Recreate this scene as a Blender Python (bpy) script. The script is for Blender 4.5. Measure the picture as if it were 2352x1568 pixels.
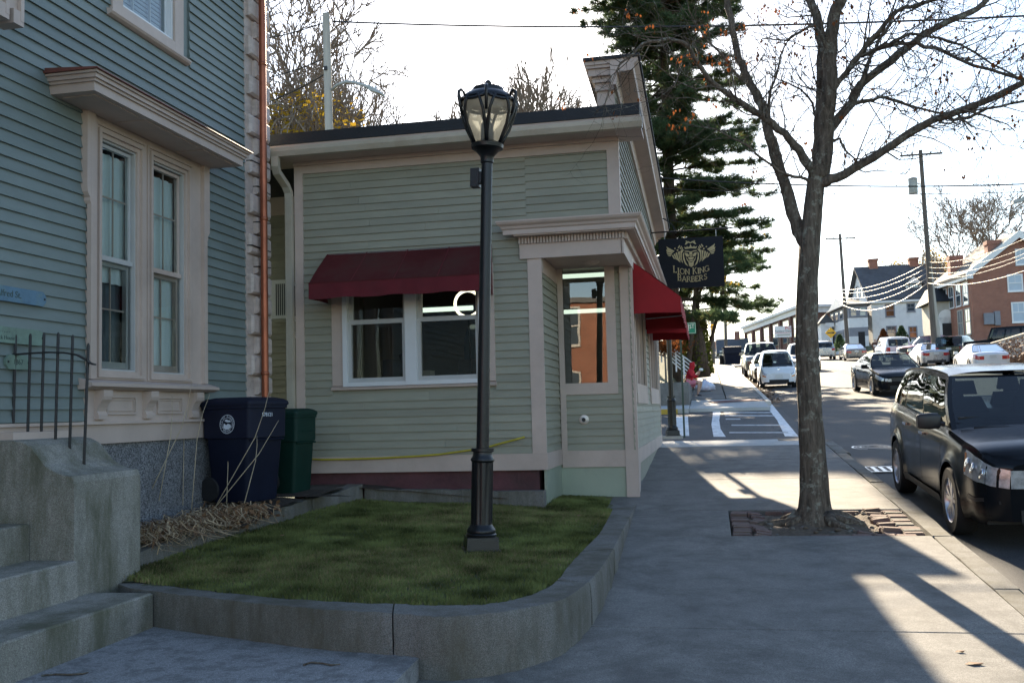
import bpy, math, random
import numpy as np
from mathutils import Vector, Matrix
R = random.Random(7)
PI = math.pi
scene = bpy.context.scene
for o in list(bpy.data.objects): bpy.data.objects.remove(o)
# ------------------------------------------------------------------ camera
CZ = 1.92
YAW, PIT, ROL = math.radians(11.37), math.radians(4.12), math.radians(1.54)
FW = Vector((-math.sin(YAW)*math.cos(PIT), math.cos(YAW)*math.cos(PIT), math.sin(PIT)))
r0 = Vector((math.cos(YAW), math.sin(YAW), 0)); u0 = r0.cross(FW)
RT = r0*math.cos(ROL)-u0*math.sin(ROL); UP = u0*math.cos(ROL)+r0*math.sin(ROL)
cam = bpy.data.objects.new('camera', bpy.data.cameras.new('camera'))
scene.collection.objects.link(cam)
cam.data.sensor_width = 36; cam.data.lens = 36*2850/3000
cam.data.clip_end = 3000; cam.data.clip_start = .05
cam.matrix_world = Matrix(((RT.x, UP.x, -FW.x, 0), (RT.y, UP.y, -FW.y, 0), (RT.z, UP.z, -FW.z, CZ), (0, 0, 0, 1)))
scene.camera = cam
# ------------------------------------------------------------------ sky and sun
SUN_AZ = math.radians(-9.2)      # left of +Y
SUN_EL = math.radians(24.5)
w = bpy.data.worlds.new('World'); scene.world = w; w.use_nodes = True
nt = w.node_tree; bg = nt.nodes['Background']
sky = nt.nodes.new('ShaderNodeTexSky'); sky.sky_type = 'NISHITA'; sky.sun_disc = False
sky.sun_elevation = SUN_EL; sky.sun_rotation = SUN_AZ
sky.air_density = 1.0; sky.dust_density = .4; sky.ozone_density = .8
nt.links.new(sky.outputs[0], bg.inputs[0]); bg.inputs[1].default_value = .075
sl = bpy.data.lights.new('sun', 'SUN'); sl.energy = 4.6; sl.angle = math.radians(.55); sl.color = (1, .84, .62)
so = bpy.data.objects.new('sun', sl); scene.collection.objects.link(so)
SUND = Vector((math.sin(SUN_AZ)*math.cos(SUN_EL), math.cos(SUN_AZ)*math.cos(SUN_EL), math.sin(SUN_EL)))
so.rotation_euler = SUND.to_track_quat('Z', 'Y').to_euler(); so.location = (0, 30, 30)
vs = scene.view_settings; vs.view_transform = 'Standard'; vs.look = 'None'; vs.gamma = 1; vs.use_curve_mapping = False
vs.exposure = 2.1
scene.render.engine = 'CYCLES'
scene.cycles.max_bounces = 6; scene.cycles.transparent_max_bounces = 12
# ------------------------------------------------------------------ pixel (2352 wide view) -> world points
FP = 2850*.784
C0 = Vector((0, 0, CZ))
def ray(x, y): return FW*FP+RT*(x-1176)+UP*(784-y)
def PY(x, y, Y): d = ray(x, y); return C0+d*(Y/d.y)
def PX(x, y, X): d = ray(x, y); return C0+d*(X/d.x)
def PZ(x, y, z): d = ray(x, y); return C0+d*((z-CZ)/d.z)
def G(x, y, off=0.): d = ray(x, y); return C0+d*((off-.05-CZ)/(d.z-.065*d.y))
def gz(Y):
    if Y < -40: return -.05-.065*40
    if Y <= 108: return .065*Y-.05
    t = min(1, (Y-108)/30.); return .065*108-.05+.065*30*(t-t*t/2)
# ------------------------------------------------------------------ materials
def nodes(name):
    m = bpy.data.materials.new(name); m.use_nodes = True
    n = m.node_tree; return m, n, n.nodes['Principled BSDF'], n.nodes.new, n.links.new
def setc(s, c): s.default_value = (c[0], c[1], c[2], 1)
def mul(c, k): return (min(1, c[0]*k), min(1, c[1]*k), min(1, c[2]*k))
MATS = {}
def mat(name, col, rough=.6, var=.12, scale=3., bump=0., bscale=60., metal=0., spec=.5, coat=0., stretch=(1, 1, 1), rnd=0., dirt=None, dscale=1.2, damt=.5, bdist=.01):
    if name in MATS: return MATS[name]
    m, n, b, new, ln = nodes(name)
    tc = new('ShaderNodeTexCoord'); mp = new('ShaderNodeMapping'); mp.inputs['Scale'].default_value = stretch
    ln(tc.outputs['Object'], mp.inputs[0])
    nz = new('ShaderNodeTexNoise'); nz.inputs['Scale'].default_value = scale; nz.inputs['Detail'].default_value = 6; nz.inputs['Roughness'].default_value = .65
    ln(mp.outputs[0], nz.inputs['Vector'])
    cr = new('ShaderNodeValToRGB'); e = cr.color_ramp.elements
    e[0].position = .3; e[1].position = .7
    setc_ = lambda el, c: setattr(el, 'color', (c[0], c[1], c[2], 1))
    setc_(e[0], mul(col, 1-var)); setc_(e[1], mul(col, 1+var))
    ln(nz.outputs['Fac'], cr.inputs[0]); out = cr.outputs[0]
    if rnd:
        oi = new('ShaderNodeObjectInfo'); mr = new('ShaderNodeMapRange'); mr.inputs[3].default_value = 1-rnd; mr.inputs[4].default_value = 1+rnd
        ln(oi.outputs['Random'], mr.inputs[0]); hs = new('ShaderNodeHueSaturation'); ln(mr.outputs[0], hs.inputs['Value']); ln(out, hs.inputs['Color']); out = hs.outputs[0]
    if dirt:
        n2 = new('ShaderNodeTexNoise'); n2.inputs['Scale'].default_value = dscale; n2.inputs['Detail'].default_value = 8; n2.inputs['Roughness'].default_value = .7
        ln(mp.outputs[0], n2.inputs['Vector'])
        mr2 = new('ShaderNodeMapRange'); mr2.inputs[1].default_value = .48; mr2.inputs[2].default_value = .72; mr2.inputs[4].default_value = damt
        ln(n2.outputs['Fac'], mr2.inputs[0]); mx = new('ShaderNodeMix'); mx.data_type = 'RGBA'
        ln(mr2.outputs[0], mx.inputs[0]); ln(out, mx.inputs[6]); setc(mx.inputs[7], dirt); out = mx.outputs[2]
    ln(out, b.inputs['Base Color'])
    b.inputs['Roughness'].default_value = rough; b.inputs['Metallic'].default_value = metal
    b.inputs['Specular IOR Level'].default_value = spec; b.inputs['Coat Weight'].default_value = coat
    if bump:
        n3 = new('ShaderNodeTexNoise'); n3.inputs['Scale'].default_value = bscale; n3.inputs['Detail'].default_value = 5
        ln(mp.outputs[0], n3.inputs['Vector']); bp = new('ShaderNodeBump'); bp.inputs['Strength'].default_value = bump; bp.inputs['Distance'].default_value = bdist
        ln(n3.outputs['Fac'], bp.inputs['Height']); ln(bp.outputs[0], b.inputs['Normal'])
    MATS[name] = m; return m
def speckle(name, c1, c2, c3, sc, rough=.85, stain=(.12, .12, .09), samt=.5, sscale=1.5, bump=.5, cracks=False, zst=1., big=None, sharp=(.42, .7), spots=False):
    """stone or concrete: fine grains of three tones plus broad weather stains"""
    m, n, b, new, ln = nodes(name)
    tc = new('ShaderNodeTexCoord')
    v = new('ShaderNodeTexVoronoi'); v.inputs['Scale'].default_value = sc; ln(tc.outputs['Object'], v.inputs['Vector'])
    cr = new('ShaderNodeValToRGB'); e = cr.color_ramp.elements; e[0].color = (*c1, 1); e[1].color = (*c3, 1); el = e.new(.5); el.color = (*c2, 1)
    sp = new('ShaderNodeSeparateColor'); ln(v.outputs['Color'], sp.inputs[0]); ln(sp.outputs[0], cr.inputs[0])
    mp = new('ShaderNodeMapping'); mp.inputs['Scale'].default_value = (1, 1, zst); ln(tc.outputs['Object'], mp.inputs[0])
    n2 = new('ShaderNodeTexNoise'); n2.inputs['Scale'].default_value = sscale; n2.inputs['Detail'].default_value = 9; n2.inputs['Roughness'].default_value = .72
    ln(mp.outputs[0], n2.inputs['Vector']); mr = new('ShaderNodeMapRange'); mr.inputs[1].default_value = sharp[0]; mr.inputs[2].default_value = sharp[1]; mr.inputs[4].default_value = samt
    ln(n2.outputs['Fac'], mr.inputs[0]); mx = new('ShaderNodeMix'); mx.data_type = 'RGBA'; ln(mr.outputs[0], mx.inputs[0]); ln(cr.outputs[0], mx.inputs[6]); setc(mx.inputs[7], stain)
    out = mx.outputs[2]
    if big:
        n4 = new('ShaderNodeTexNoise'); n4.inputs['Scale'].default_value = .35; n4.inputs['Detail'].default_value = 5; ln(tc.outputs['Object'], n4.inputs['Vector'])
        mr4 = new('ShaderNodeMapRange'); mr4.inputs[1].default_value = .4; mr4.inputs[2].default_value = .65; mr4.inputs[4].default_value = .45; ln(n4.outputs['Fac'], mr4.inputs[0])
        m4 = new('ShaderNodeMix'); m4.data_type = 'RGBA'; ln(mr4.outputs[0], m4.inputs[0]); ln(out, m4.inputs[6]); setc(m4.inputs[7], big); out = m4.outputs[2]
    if spots:
        vs2 = new('ShaderNodeTexVoronoi'); vs2.inputs['Scale'].default_value = 5.; ln(tc.outputs['Object'], vs2.inputs['Vector']); l2 = new('ShaderNodeMapRange'); l2.inputs[1].default_value = .055; l2.inputs[2].default_value = .035; l2.inputs[4].default_value = .55; ln(vs2.outputs['Distance'], l2.inputs[0])
        m5 = new('ShaderNodeMix'); m5.data_type = 'RGBA'; ln(l2.outputs[0], m5.inputs[0]); ln(out, m5.inputs[6]); setc(m5.inputs[7], mul(c1, .6)); out = m5.outputs[2]
        n6 = new('ShaderNodeTexNoise'); n6.inputs['Scale'].default_value = 1.1; n6.inputs['Detail'].default_value = 10; n6.inputs['Roughness'].default_value = .75; n6.inputs['Distortion'].default_value = 1.6; ln(tc.outputs['Object'], n6.inputs['Vector'])
        l6 = new('ShaderNodeMapRange'); l6.inputs[1].default_value = .50; l6.inputs[2].default_value = .62; l6.inputs[4].default_value = .5; ln(n6.outputs['Fac'], l6.inputs[0]); m6 = new('ShaderNodeMix'); m6.data_type = 'RGBA'; ln(l6.outputs[0], m6.inputs[0]); ln(out, m6.inputs[6]); setc(m6.inputs[7], mul(c1, .75)); out = m6.outputs[2]
    if cracks:
        vc = new('ShaderNodeTexVoronoi'); vc.feature = 'DISTANCE_TO_EDGE'; vc.inputs['Scale'].default_value = .55
        nd = new('ShaderNodeTexNoise'); nd.inputs['Scale'].default_value = 2.2; nd.inputs['Detail'].default_value = 4; ln(tc.outputs['Object'], nd.inputs['Vector'])
        av = new('ShaderNodeMixRGB'); av.inputs[0].default_value = .35; ln(tc.outputs['Object'], av.inputs[1]); ln(nd.outputs['Color'], av.inputs[2]); ln(av.outputs[0], vc.inputs['Vector'])
        lt = new('ShaderNodeMath'); lt.operation = 'LESS_THAN'; lt.inputs[1].default_value = .0035; ln(vc.outputs['Distance'], lt.inputs[0])
        m3 = new('ShaderNodeMix'); m3.data_type = 'RGBA'; ln(lt.outputs[0], m3.inputs[0]); ln(out, m3.inputs[6]); setc(m3.inputs[7], mul(c1, .5)); out = m3.outputs[2]
    ln(out, b.inputs['Base Color']); b.inputs['Roughness'].default_value = rough; b.inputs['Specular IOR Level'].default_value = .35
    if bump:
        n3 = new('ShaderNodeTexNoise'); n3.inputs['Scale'].default_value = sc*.7; n3.inputs['Detail'].default_value = 4; ln(tc.outputs['Object'], n3.inputs['Vector'])
        bp = new('ShaderNodeBump'); bp.inputs['Strength'].default_value = bump; bp.inputs['Distance'].default_value = .008; ln(n3.outputs['Fac'], bp.inputs['Height']); ln(bp.outputs[0], b.inputs['Normal'])
    MATS[name] = m; return m
def brickmat(name, c1, c2, mortar, w=.21, h=.072):
    m, n, b, new, ln = nodes(name)
    tc = new('ShaderNodeTexCoord'); s = new('ShaderNodeSeparateXYZ'); ln(tc.outputs['Object'], s.inputs[0])
    a = new('ShaderNodeMath'); ln(s.outputs[0], a.inputs[0]); ln(s.outputs[1], a.inputs[1]); c = new('ShaderNodeCombineXYZ'); ln(a.outputs[0], c.inputs[0]); ln(s.outputs[2], c.inputs[1])
    t = new('ShaderNodeTexBrick'); t.inputs['Scale'].default_value = 1; t.inputs['Brick Width'].default_value = w; t.inputs['Row Height'].default_value = h; t.inputs['Mortar Size'].default_value = .008
    setc(t.inputs['Color1'], c1); setc(t.inputs['Color2'], c2); setc(t.inputs['Mortar'], mortar); ln(c.outputs[0], t.inputs['Vector'])
    nz = new('ShaderNodeTexNoise'); nz.inputs['Scale'].default_value = 1.3; nz.inputs['Detail'].default_value = 6; ln(tc.outputs['Object'], nz.inputs['Vector'])
    mr = new('ShaderNodeMapRange'); mr.inputs[3].default_value = .7; mr.inputs[4].default_value = 1.3; ln(nz.outputs['Fac'], mr.inputs[0])
    hs = new('ShaderNodeHueSaturation'); ln(t.outputs['Color'], hs.inputs['Color']); ln(mr.outputs[0], hs.inputs['Value'])
    ln(hs.outputs[0], b.inputs['Base Color']); b.inputs['Roughness'].default_value = .9
    bp = new('ShaderNodeBump'); bp.inputs['Strength'].default_value = .5; bp.inputs['Distance'].default_value = .01; bp.invert = True; ln(t.outputs['Fac'], bp.inputs['Height']); ln(bp.outputs[0], b.inputs['Normal'])
    MATS[name] = m; return m
def glassmat(name, ior=1.6, tint=(.9, .95, .95), rough=.0, wave=.0):
    m = bpy.data.materials.new(name); m.use_nodes = True; n = m.node_tree; n.nodes.clear(); new = n.nodes.new; ln = n.links.new
    o = new('ShaderNodeOutputMaterial'); mx = new('ShaderNodeMixShader'); f = new('ShaderNodeFresnel'); f.inputs[0].default_value = ior
    t = new('ShaderNodeBsdfTransparent'); t.inputs[0].default_value = (*tint, 1); g = new('ShaderNodeBsdfGlossy'); g.inputs['Roughness'].default_value = rough; g.inputs[0].default_value = (.95, .95, .95, 1)
    ln(f.outputs[0], mx.inputs[0]); ln(t.outputs[0], mx.inputs[1]); ln(g.outputs[0], mx.inputs[2]); ln(mx.outputs[0], o.inputs[0])
    if wave:
        tc = new('ShaderNodeTexCoord'); nz = new('ShaderNodeTexNoise'); nz.inputs['Scale'].default_value = 1.6; ln(tc.outputs['Object'], nz.inputs['Vector'])
        bp = new('ShaderNodeBump'); bp.inputs['Strength'].default_value = wave; bp.inputs['Distance'].default_value = .02; ln(nz.outputs['Fac'], bp.inputs['Height']); ln(bp.outputs[0], g.inputs['Normal'])
    MATS[name] = m; return m
def emit(name, col, s):
    m, n, b, new, ln = nodes(name); setc(b.inputs['Base Color'], (.8, .8, .8)); setc(b.inputs['Emission Color'], col); b.inputs['Emission Strength'].default_value = s; MATS[name] = m; return m
def paint(name, col, metal=.0, rough=.25, coat=1., spec=.5):
    m, n, b, new, ln = nodes(name)
    tc = new('ShaderNodeTexCoord'); nz = new('ShaderNodeTexNoise'); nz.inputs['Scale'].default_value = 2.5; nz.inputs['Detail'].default_value = 6; ln(tc.outputs['Object'], nz.inputs['Vector'])
    mr = new('ShaderNodeMapRange'); mr.inputs[1].default_value = .35; mr.inputs[2].default_value = .75; mr.inputs[3].default_value = rough; mr.inputs[4].default_value = rough+.12; ln(nz.outputs['Fac'], mr.inputs[0]); ln(mr.outputs[0], b.inputs['Roughness'])
    setc(b.inputs['Base Color'], col); b.inputs['Specular IOR Level'].default_value = spec; b.inputs['Metallic'].default_value = metal; b.inputs['Coat Weight'].default_value = coat; b.inputs['Coat Roughness'].default_value = .04
    MATS[name] = m; return m
# ------------------------------------------------------------------ geometry helpers
def V(*a): return Vector(a)
class MB:
    def __init__(s): s.v = []; s.f = []
    def quad(s, a, b, c, d):
        i = len(s.v); s.v += [tuple(a), tuple(b), tuple(c), tuple(d)]; s.f.append((i, i+1, i+2, i+3)); return s
    def tri(s, a, b, c):
        i = len(s.v); s.v += [tuple(a), tuple(b), tuple(c)]; s.f.append((i, i+1, i+2)); return s
    def poly(s, pts):
        i = len(s.v); s.v += [tuple(p) for p in pts]; s.f.append(tuple(range(i, i+len(pts)))); return s
    def box(s, x0, x1, y0, y1, z0, z1):
        if x0 > x1: x0, x1 = x1, x0
        if y0 > y1: y0, y1 = y1, y0
        if z0 > z1: z0, z1 = z1, z0
        return s.hexa([(x0, y0, z0), (x1, y0, z0), (x1, y1, z0), (x0, y1, z0)], [(x0, y0, z1), (x1, y0, z1), (x1, y1, z1), (x0, y1, z1)])
    def hexa(s, lo, hi):
        i = len(s.v); s.v += [tuple(p) for p in lo]+[tuple(p) for p in hi]; n = len(lo)
        s.f.append(tuple(range(i+n-1, i-1, -1))); s.f.append(tuple(range(i+n, i+2*n)))
        for k in range(n): s.f.append((i+k, i+(k+1) % n, i+n+(k+1) % n, i+n+k))
        return s
    def obox(s, c, ax, ay, az):
        c, ax, ay, az = Vector(c), Vector(ax), Vector(ay), Vector(az)
        q = [c-ax-ay, c+ax-ay, c+ax+ay, c-ax+ay]
        return s.hexa([p-az for p in q], [p+az for p in q])
    def tube(s, pts, rad, n=8, cap=True):
        pts = [Vector(p) for p in pts]; m = len(pts)
        if not hasattr(rad, '__len__'): rad = [rad]*m
        i0 = len(s.v); up = None
        for k in range(m):
            d = (pts[min(k+1, m-1)]-pts[max(k-1, 0)])
            if d.length < 1e-9: d = Vector((0, 0, 1))
            d.normalize()
            if up is None: up = d.orthogonal().normalized()
            up = (up-d*up.dot(d))
            if up.length < 1e-6: up = d.orthogonal()
            up.normalize(); sd = d.cross(up)
            for j in range(n):
                a = 2*PI*j/n; s.v.append(tuple(pts[k]+(up*math.cos(a)+sd*math.sin(a))*rad[k]))
        for k in range(m-1):
            for j in range(n):
                a = i0+k*n+j; b = i0+k*n+(j+1) % n; s.f.append((a, b, b+n, a+n))
        if cap: s.f.append(tuple(range(i0+n-1, i0-1, -1))); s.f.append(tuple(range(i0+(m-1)*n, i0+m*n)))
        return s
    def lathe(s, prof, c=(0, 0, 0), n=16, M=None, caps=True):
        i0 = len(s.v); c = Vector(c)
        for r, z in prof:
            for j in range(n):
                a = 2*PI*j/n; p = Vector((r*math.cos(a), r*math.sin(a), z)); p = (M @ p if M else p)+c; s.v.append(tuple(p))
        for k in range(len(prof)-1):
            for j in range(n):
                a = i0+k*n+j; b = i0+k*n+(j+1) % n; s.f.append((a, b, b+n, a+n))
        if caps: s.f.append(tuple(range(i0+n-1, i0-1, -1))); k = len(prof)-1; s.f.append(tuple(range(i0+k*n, i0+k*n+n)))
        return s
    def grid(s, rows, close=False):
        i0 = len(s.v); m = len(rows[0])
        for r in rows: s.v += [tuple(p) for p in r]
        for a in range(len(rows)-1):
            for b in range(m-1 if not close else m):
                c = (b+1) % m; s.f.append((i0+a*m+b, i0+a*m+c, i0+(a+1)*m+c, i0+(a+1)*m+b))
        return s
    def prism(s, pts, d):
        """polygon of 3-D points extruded by vector d"""
        d = Vector(d); return s.hexa([Vector(p) for p in pts], [Vector(p)+d for p in pts])
    def build(s, name, m, parent=None, smooth=False, angle=None, local=False):
        me = bpy.data.meshes.new(name); me.from_pydata(s.v, [], s.f); me.update()
        if m: me.materials.append(MATS[m] if isinstance(m, str) else m)
        if smooth: me.polygons.foreach_set('use_smooth', [True]*len(me.polygons))
        if angle:
            try: me.set_sharp_from_angle(angle=math.radians(angle))
            except Exception: pass
        return link(name, me, parent, local)
def link(name, me, parent=None, local=False):
    o = bpy.data.objects.new(name, me); scene.collection.objects.link(o)
    if parent:
        o.parent = parent
        if not local and parent.type == 'EMPTY' and parent.parent is None: o.matrix_parent_inverse = Matrix.Translation(-parent.location)
    return o
def tag(o, label, cat, group=None):
    o['label'] = label; o['category'] = cat
    if group: o['group'] = group
    return o
def thing(name, label, cat, loc=(0, 0, 0), rz=0, group=None):
    o = bpy.data.objects.new(name, None); scene.collection.objects.link(o); o.location = loc; o.rotation_euler = (0, 0, rz); o.empty_display_size = .2
    return tag(o, label, cat, group)
def struct(o, kind='structure'): o['kind'] = kind; return o
def copy_tree(o, parent=None):
    c = o.copy(); scene.collection.objects.link(c); c.parent = parent
    for ch in list(o.children): copy_tree(ch, c)
    return c
def textmesh(name, s, size, m, M, parent=None, ext=.002, align='CENTER', sx=1.):
    cu = bpy.data.curves.new(name, 'FONT'); cu.body = s; cu.size = size; cu.extrude = ext; cu.align_x = align; cu.align_y = 'CENTER'; cu.resolution_u = 3
    t = bpy.data.objects.new('tmp', cu); scene.collection.objects.link(t)
    me = bpy.data.meshes.new_from_object(t.evaluated_get(bpy.context.evaluated_depsgraph_get())); bpy.data.objects.remove(t); bpy.data.curves.remove(cu)
    me.transform(M @ Matrix.Diagonal((sx, 1, 1, 1))); me.materials.clear(); me.materials.append(MATS[m]); me.name = name
    return link(name, me, parent)
def axes(o, ux, uz):
    """matrix placing local x along ux, local y along uz at point o"""
    ux = Vector(ux).normalized(); uz = Vector(uz).normalized(); n = ux.cross(uz)
    return Matrix(((ux.x, uz.x, n.x, o[0]), (ux.y, uz.y, n.y, o[1]), (ux.z, uz.z, n.z, o[2]), (0, 0, 0, 1)))
# ------------------------------------------------------------------ palette
mat('teal_clapboard', (.172, .207, .196), .62, .10, 2.2, .12, 90, stretch=(1, 1, 4), rnd=.08, dirt=(.125, .165, .155), dscale=1.0, damt=.35)
mat('sage_clapboard', (.285, .278, .215), .62, .08, 2.0, .12, 90, stretch=(1, 1, 4), rnd=.08, dirt=(.205, .20, .155), dscale=.8, damt=.4)
mat('pale_sage', (.31, .35, .27), .6, .08, 2.0, .05, 60, dirt=(.16, .19, .15), dscale=1.5, damt=.4)
mat('cream_trim', (.50, .40, .345), .6, .08, 2.5, .08, 70, rnd=.03, dirt=(.34, .26, .215), dscale=1.3, damt=.4)
mat('worn_trim', (.52, .43, .385), .7, .12, 6, .5, 35, rnd=.08, dirt=(.25, .20, .17), dscale=4.5, damt=.6, stretch=(1, 1, 2.5), bdist=.012)
mat('gutter_cream', (.46, .41, .33), .45, .08, 3, .05, 50, dirt=(.28, .19, .11), dscale=1.1, damt=.55)
mat('white_vinyl', (.66, .67, .68), .4, .05, 3)
mat('grey_sash', (.44, .44, .43), .5, .06, 3)
mat('roof_black', (.012, .014, .018), .7, .2, 4, .3, 40)
mat('roof_grey', (.085, .09, .10), .9, .25, 1.5, .5, 14, rnd=.03)
mat('roof_tan', (.20, .17, .14), .9, .2, 2, .5, 14)
mat('flash_red', (.18, .06, .045), .6, .2, 3)
mat('copper', (.36, .115, .06), .42, .25, 3, metal=.7, spec=.6, dirt=(.2, .06, .04), damt=.4)
mat('black_iron', (.006, .007, .009), .30, .3, 8, .25, 120, spec=.42, dirt=(.016, .012, .010), damt=.5)
mat('rail_iron', (.012, .012, .013), .5, .3, 8, .2, 90)
mat('curtain', (.74, .82, .82), .9, .06, 1.5, .25, 8, stretch=(1, 6, .4))
mat('curtain_dark', (.12, .16, .18), .9, .1, 3)
mat('blind_blue', (.5, .58, .66), .8, .05, 2)
mat('dark_room', (.035, .033, .03), .9, .2, 2)
mat('room_wall', (.16, .145, .125), .9, .12, 1.2)
mat('maroon_base', (.095, .035, .04), .8, .3, 4, .4, 30, dirt=(.05, .04, .035), damt=.6)
mat('awning_red', (.088, .018, .019), .9, .25, 2.0, .2, 200, dirt=(.066, .036, .030), dscale=1.0, damt=1., spec=.15)
mat('awning_valance', (.115, .008, .014), .85, .2, 3, .2, 200, dirt=(.10, .018, .02), dscale=1.4, damt=.7)
mat('awning_bright', (.30, .008, .014), .8, .12, 2.5, .2, 200)
mat('yellow_hose', (.42, .34, .03), .5, .15, 6)
mat('steel', (.42, .42, .42), .35, .15, 6, metal=.8)
mat('ac_beige', (.72, .72, .70), .5, .06, 3, rnd=.02)
mat('ac_dark', (.06, .065, .07), .6, .1, 3)
mat('rust', (.30, .11, .03), .9, .4, 12)
mat('bin_blue', (.003, .006, .021), .6, .15, 3, .08, 160, spec=.3, dirt=(.012, .018, .04), damt=.5)
mat('bin_green', (.003, .028, .020), .6, .15, 3, .08, 160, spec=.3, dirt=(.01, .035, .03), damt=.5)
mat('decal_white', (.62, .68, .76), .6, .1, 10)
mat('plaque_blue', (.10, .19, .27), .6, .18, 7, .2, 60, dirt=(.17, .25, .22), dscale=6, damt=.9)
mat('plaque_green', (.17, .25, .20), .6, .2, 7, .2, 60, dirt=(.11, .15, .12), dscale=6, damt=.8)
mat('plaque_letter', (.05, .08, .07), .7, .2, 20)
mat('sign_black', (.006, .007, .012), .6, .1, 4, spec=.25)
mat('sign_gold', (.50, .385, .19), .5, .1, 5)
mat('street_green', (.0, .20, .13), .4, .08, 5)
mat('sign_white', (.80, .80, .80), .45, .04, 5)
mat('sign_yellow', (.80, .42, .02), .5, .05, 5)
mat('sign_redtext', (.6, .05, .04), .5, .05, 5)
mat('sign_dark', (.06, .06, .06), .5, .05, 5)
mat('post_green', (.03, .06, .05), .5, .2, 9)
mat('wood_pole', (.40, .375, .335), .9, .2, 5, .7, 30, stretch=(1, 1, .12))
mat('wood_dark', (.13, .11, .095), .9, .25, 5, .6, 30, stretch=(1, 1, .15))
mat('wire_black', (.02, .02, .022), .6)
mat('wire_pale', (.42, .40, .36), .5)
mat('soil', (.045, .032, .023), .95, .4, 14, .8, 60, bdist=.03)
mat('pit_dirt', (.135, .105, .076), .95, .35, 9, .9, 40, dirt=(.06, .045, .033), dscale=4, damt=.7, bdist=.03)
mat('grass_soil', (.075, .08, .035), .95, .35, 5, .6, 70)
mat('straw', (.34, .25, .15), .8, .4, 9, rnd=.2)
mat('dead_leaf', (.16, .085, .04), .8, .5, 12)
mat('stalk', (.44, .36, .25), .8, .25, 9)
mat('leaf_orange', (.33, .10, .028), .7, .5, 9)
mat('leaf_yellow', (.52, .33, .03), .7, .4, 5)
mat('leaf_litter', (.21, .115, .06), .85, .5, 6, .6, 20)
mat('grass_far', (.05, .062, .022), .95, .35, 1.8, .7, 30)
mat('grass_slope', (.10, .11, .055), .95, .35, 2, .8, 30, dirt=(.13, .10, .06), damt=.6)
mat('rubber', (.014, .014, .015), .8, .2, 20, .3, 80)
mat('rim', (.50, .50, .52), .32, .08, 5, metal=.85)
mat('rim_dark', (.06, .06, .065), .4, .1, 5, metal=.5)
mat('car_dark', (.006, .006, .007), .6)
mat('car_trim', (.016, .016, .018), .45)
mat('chrome', (.75, .75, .76), .12, .03, 3, metal=1)
mat('plate', (.62, .62, .60), .5, .1, 20)
mat('lamp_clear', (.42, .44, .48), .28, .45, 16, metal=.6, spec=.9, coat=1)
mat('lamp_amber', (.65, .20, .03), .25, .1, 6, coat=1)
mat('lamp_red', (.45, .015, .02), .2, .1, 6, coat=1)
mat('brick_pit', (.15, .095, .082), .9, .25, 9, .5, 60, rnd=.15, dirt=(.125, .098, .075), dscale=4, damt=.95)
mat('white_paint', (.72, .73, .74), .7, .08, 4, .3, 60, dirt=(.16, .16, .17), dscale=6, damt=.75)
mat('worn_paint', (.45, .46, .47), .8, .1, 4, .3, 60, dirt=(.065, .065, .07), dscale=7, damt=1.)
mat('yellow_paint', (.55, .36, .04), .8, .15, 4, dirt=(.12, .10, .07), dscale=5, damt=.8)
mat('warning_red', (.14, .055, .05), .85, .15, 6)
mat('white_siding', (.80, .80, .80), .7, .06, 1, rnd=.02, dirt=(.45, .45, .47), damt=.4)
mat('grey_trim', (.24, .25, .285), .7, .1, 2)
mat('stone_pale', (.46, .43, .38), .8, .1, 2)
mat('white_rail', (.74, .75, .77), .4, .05, 3)
mat('cloth_red', (.42, .012, .022), .9, .2, 14, .5, 40)
mat('cloth_pink', (.62, .20, .26), .9, .15, 10)
mat('cloth_brown', (.10, .045, .028), .9, .2, 10)
mat('cloth_dark', (.03, .028, .03), .9, .2, 10)
mat('skin', (.48, .29, .21), .6, .08, 10)
mat('shoe_black', (.012, .012, .013), .6)
mat('bag_plastic', (.56, .60, .70), .35, .25, 7, .6, 25, dirt=(.55, .30, .36), dscale=4, damt=.6)
mat('cap_white', (.75, .74, .7), .8)
mat('transformer', (.40, .42, .41), .5, .15, 4, dirt=(.25, .13, .07), damt=.5)
mat('lamp_dirty', (.25, .23, .17), .25, .3, 5)
speckle('granite', (.10, .096, .088), (.165, .16, .147), (.25, .243, .225), 260, stain=(.085, .078, .055), samt=.88, sscale=2.3, sharp=(.40, .62), zst=.32, bump=.6)
speckle('granite_step', (.17, .16, .14), (.27, .255, .222), (.40, .385, .345), 240, stain=(.085, .085, .05), samt=.85, sscale=2.0, sharp=(.42, .62), zst=.32, bump=.6)
speckle('granite_dark', (.05, .05, .055), (.17, .175, .185), (.30, .30, .31), 90, stain=(.07, .065, .06), samt=.5, sscale=3, bump=1.)
speckle('granite_slab', (.15, .15, .153), (.27, .27, .272), (.38, .38, .38), 220, stain=(.11, .11, .108), samt=.6, sscale=8, bump=.6, sharp=(.47, .6))
speckle('concrete', (.125, .12, .11), (.20, .195, .18), (.275, .265, .245), 190, stain=(.075, .072, .068), samt=.8, sscale=2.6, bump=.35, big=(.16, .155, .145), spots=True)
speckle('concrete_new', (.36, .36, .35), (.43, .43, .42), (.50, .50, .48), 160, stain=(.30, .30, .29), samt=.4, sscale=3, bump=.2)
speckle('asphalt', (.028, .028, .030), (.050, .050, .053), (.085, .085, .085), 130, stain=(.034, .033, .033), samt=.7, sscale=1.2, bump=.6, rough=.8)
speckle('asphalt_side', (.045, .045, .048), (.075, .075, .08), (.12, .12, .12), 110, stain=(.055, .055, .055), samt=.7, sscale=2, bump=.6, cracks=True)
brickmat('brick_red', (.36, .135, .085), (.29, .105, .07), (.34, .26, .21))
brickmat('brick_dark', (.20, .08, .058), (.16, .066, .05), (.2, .15, .12))
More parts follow.
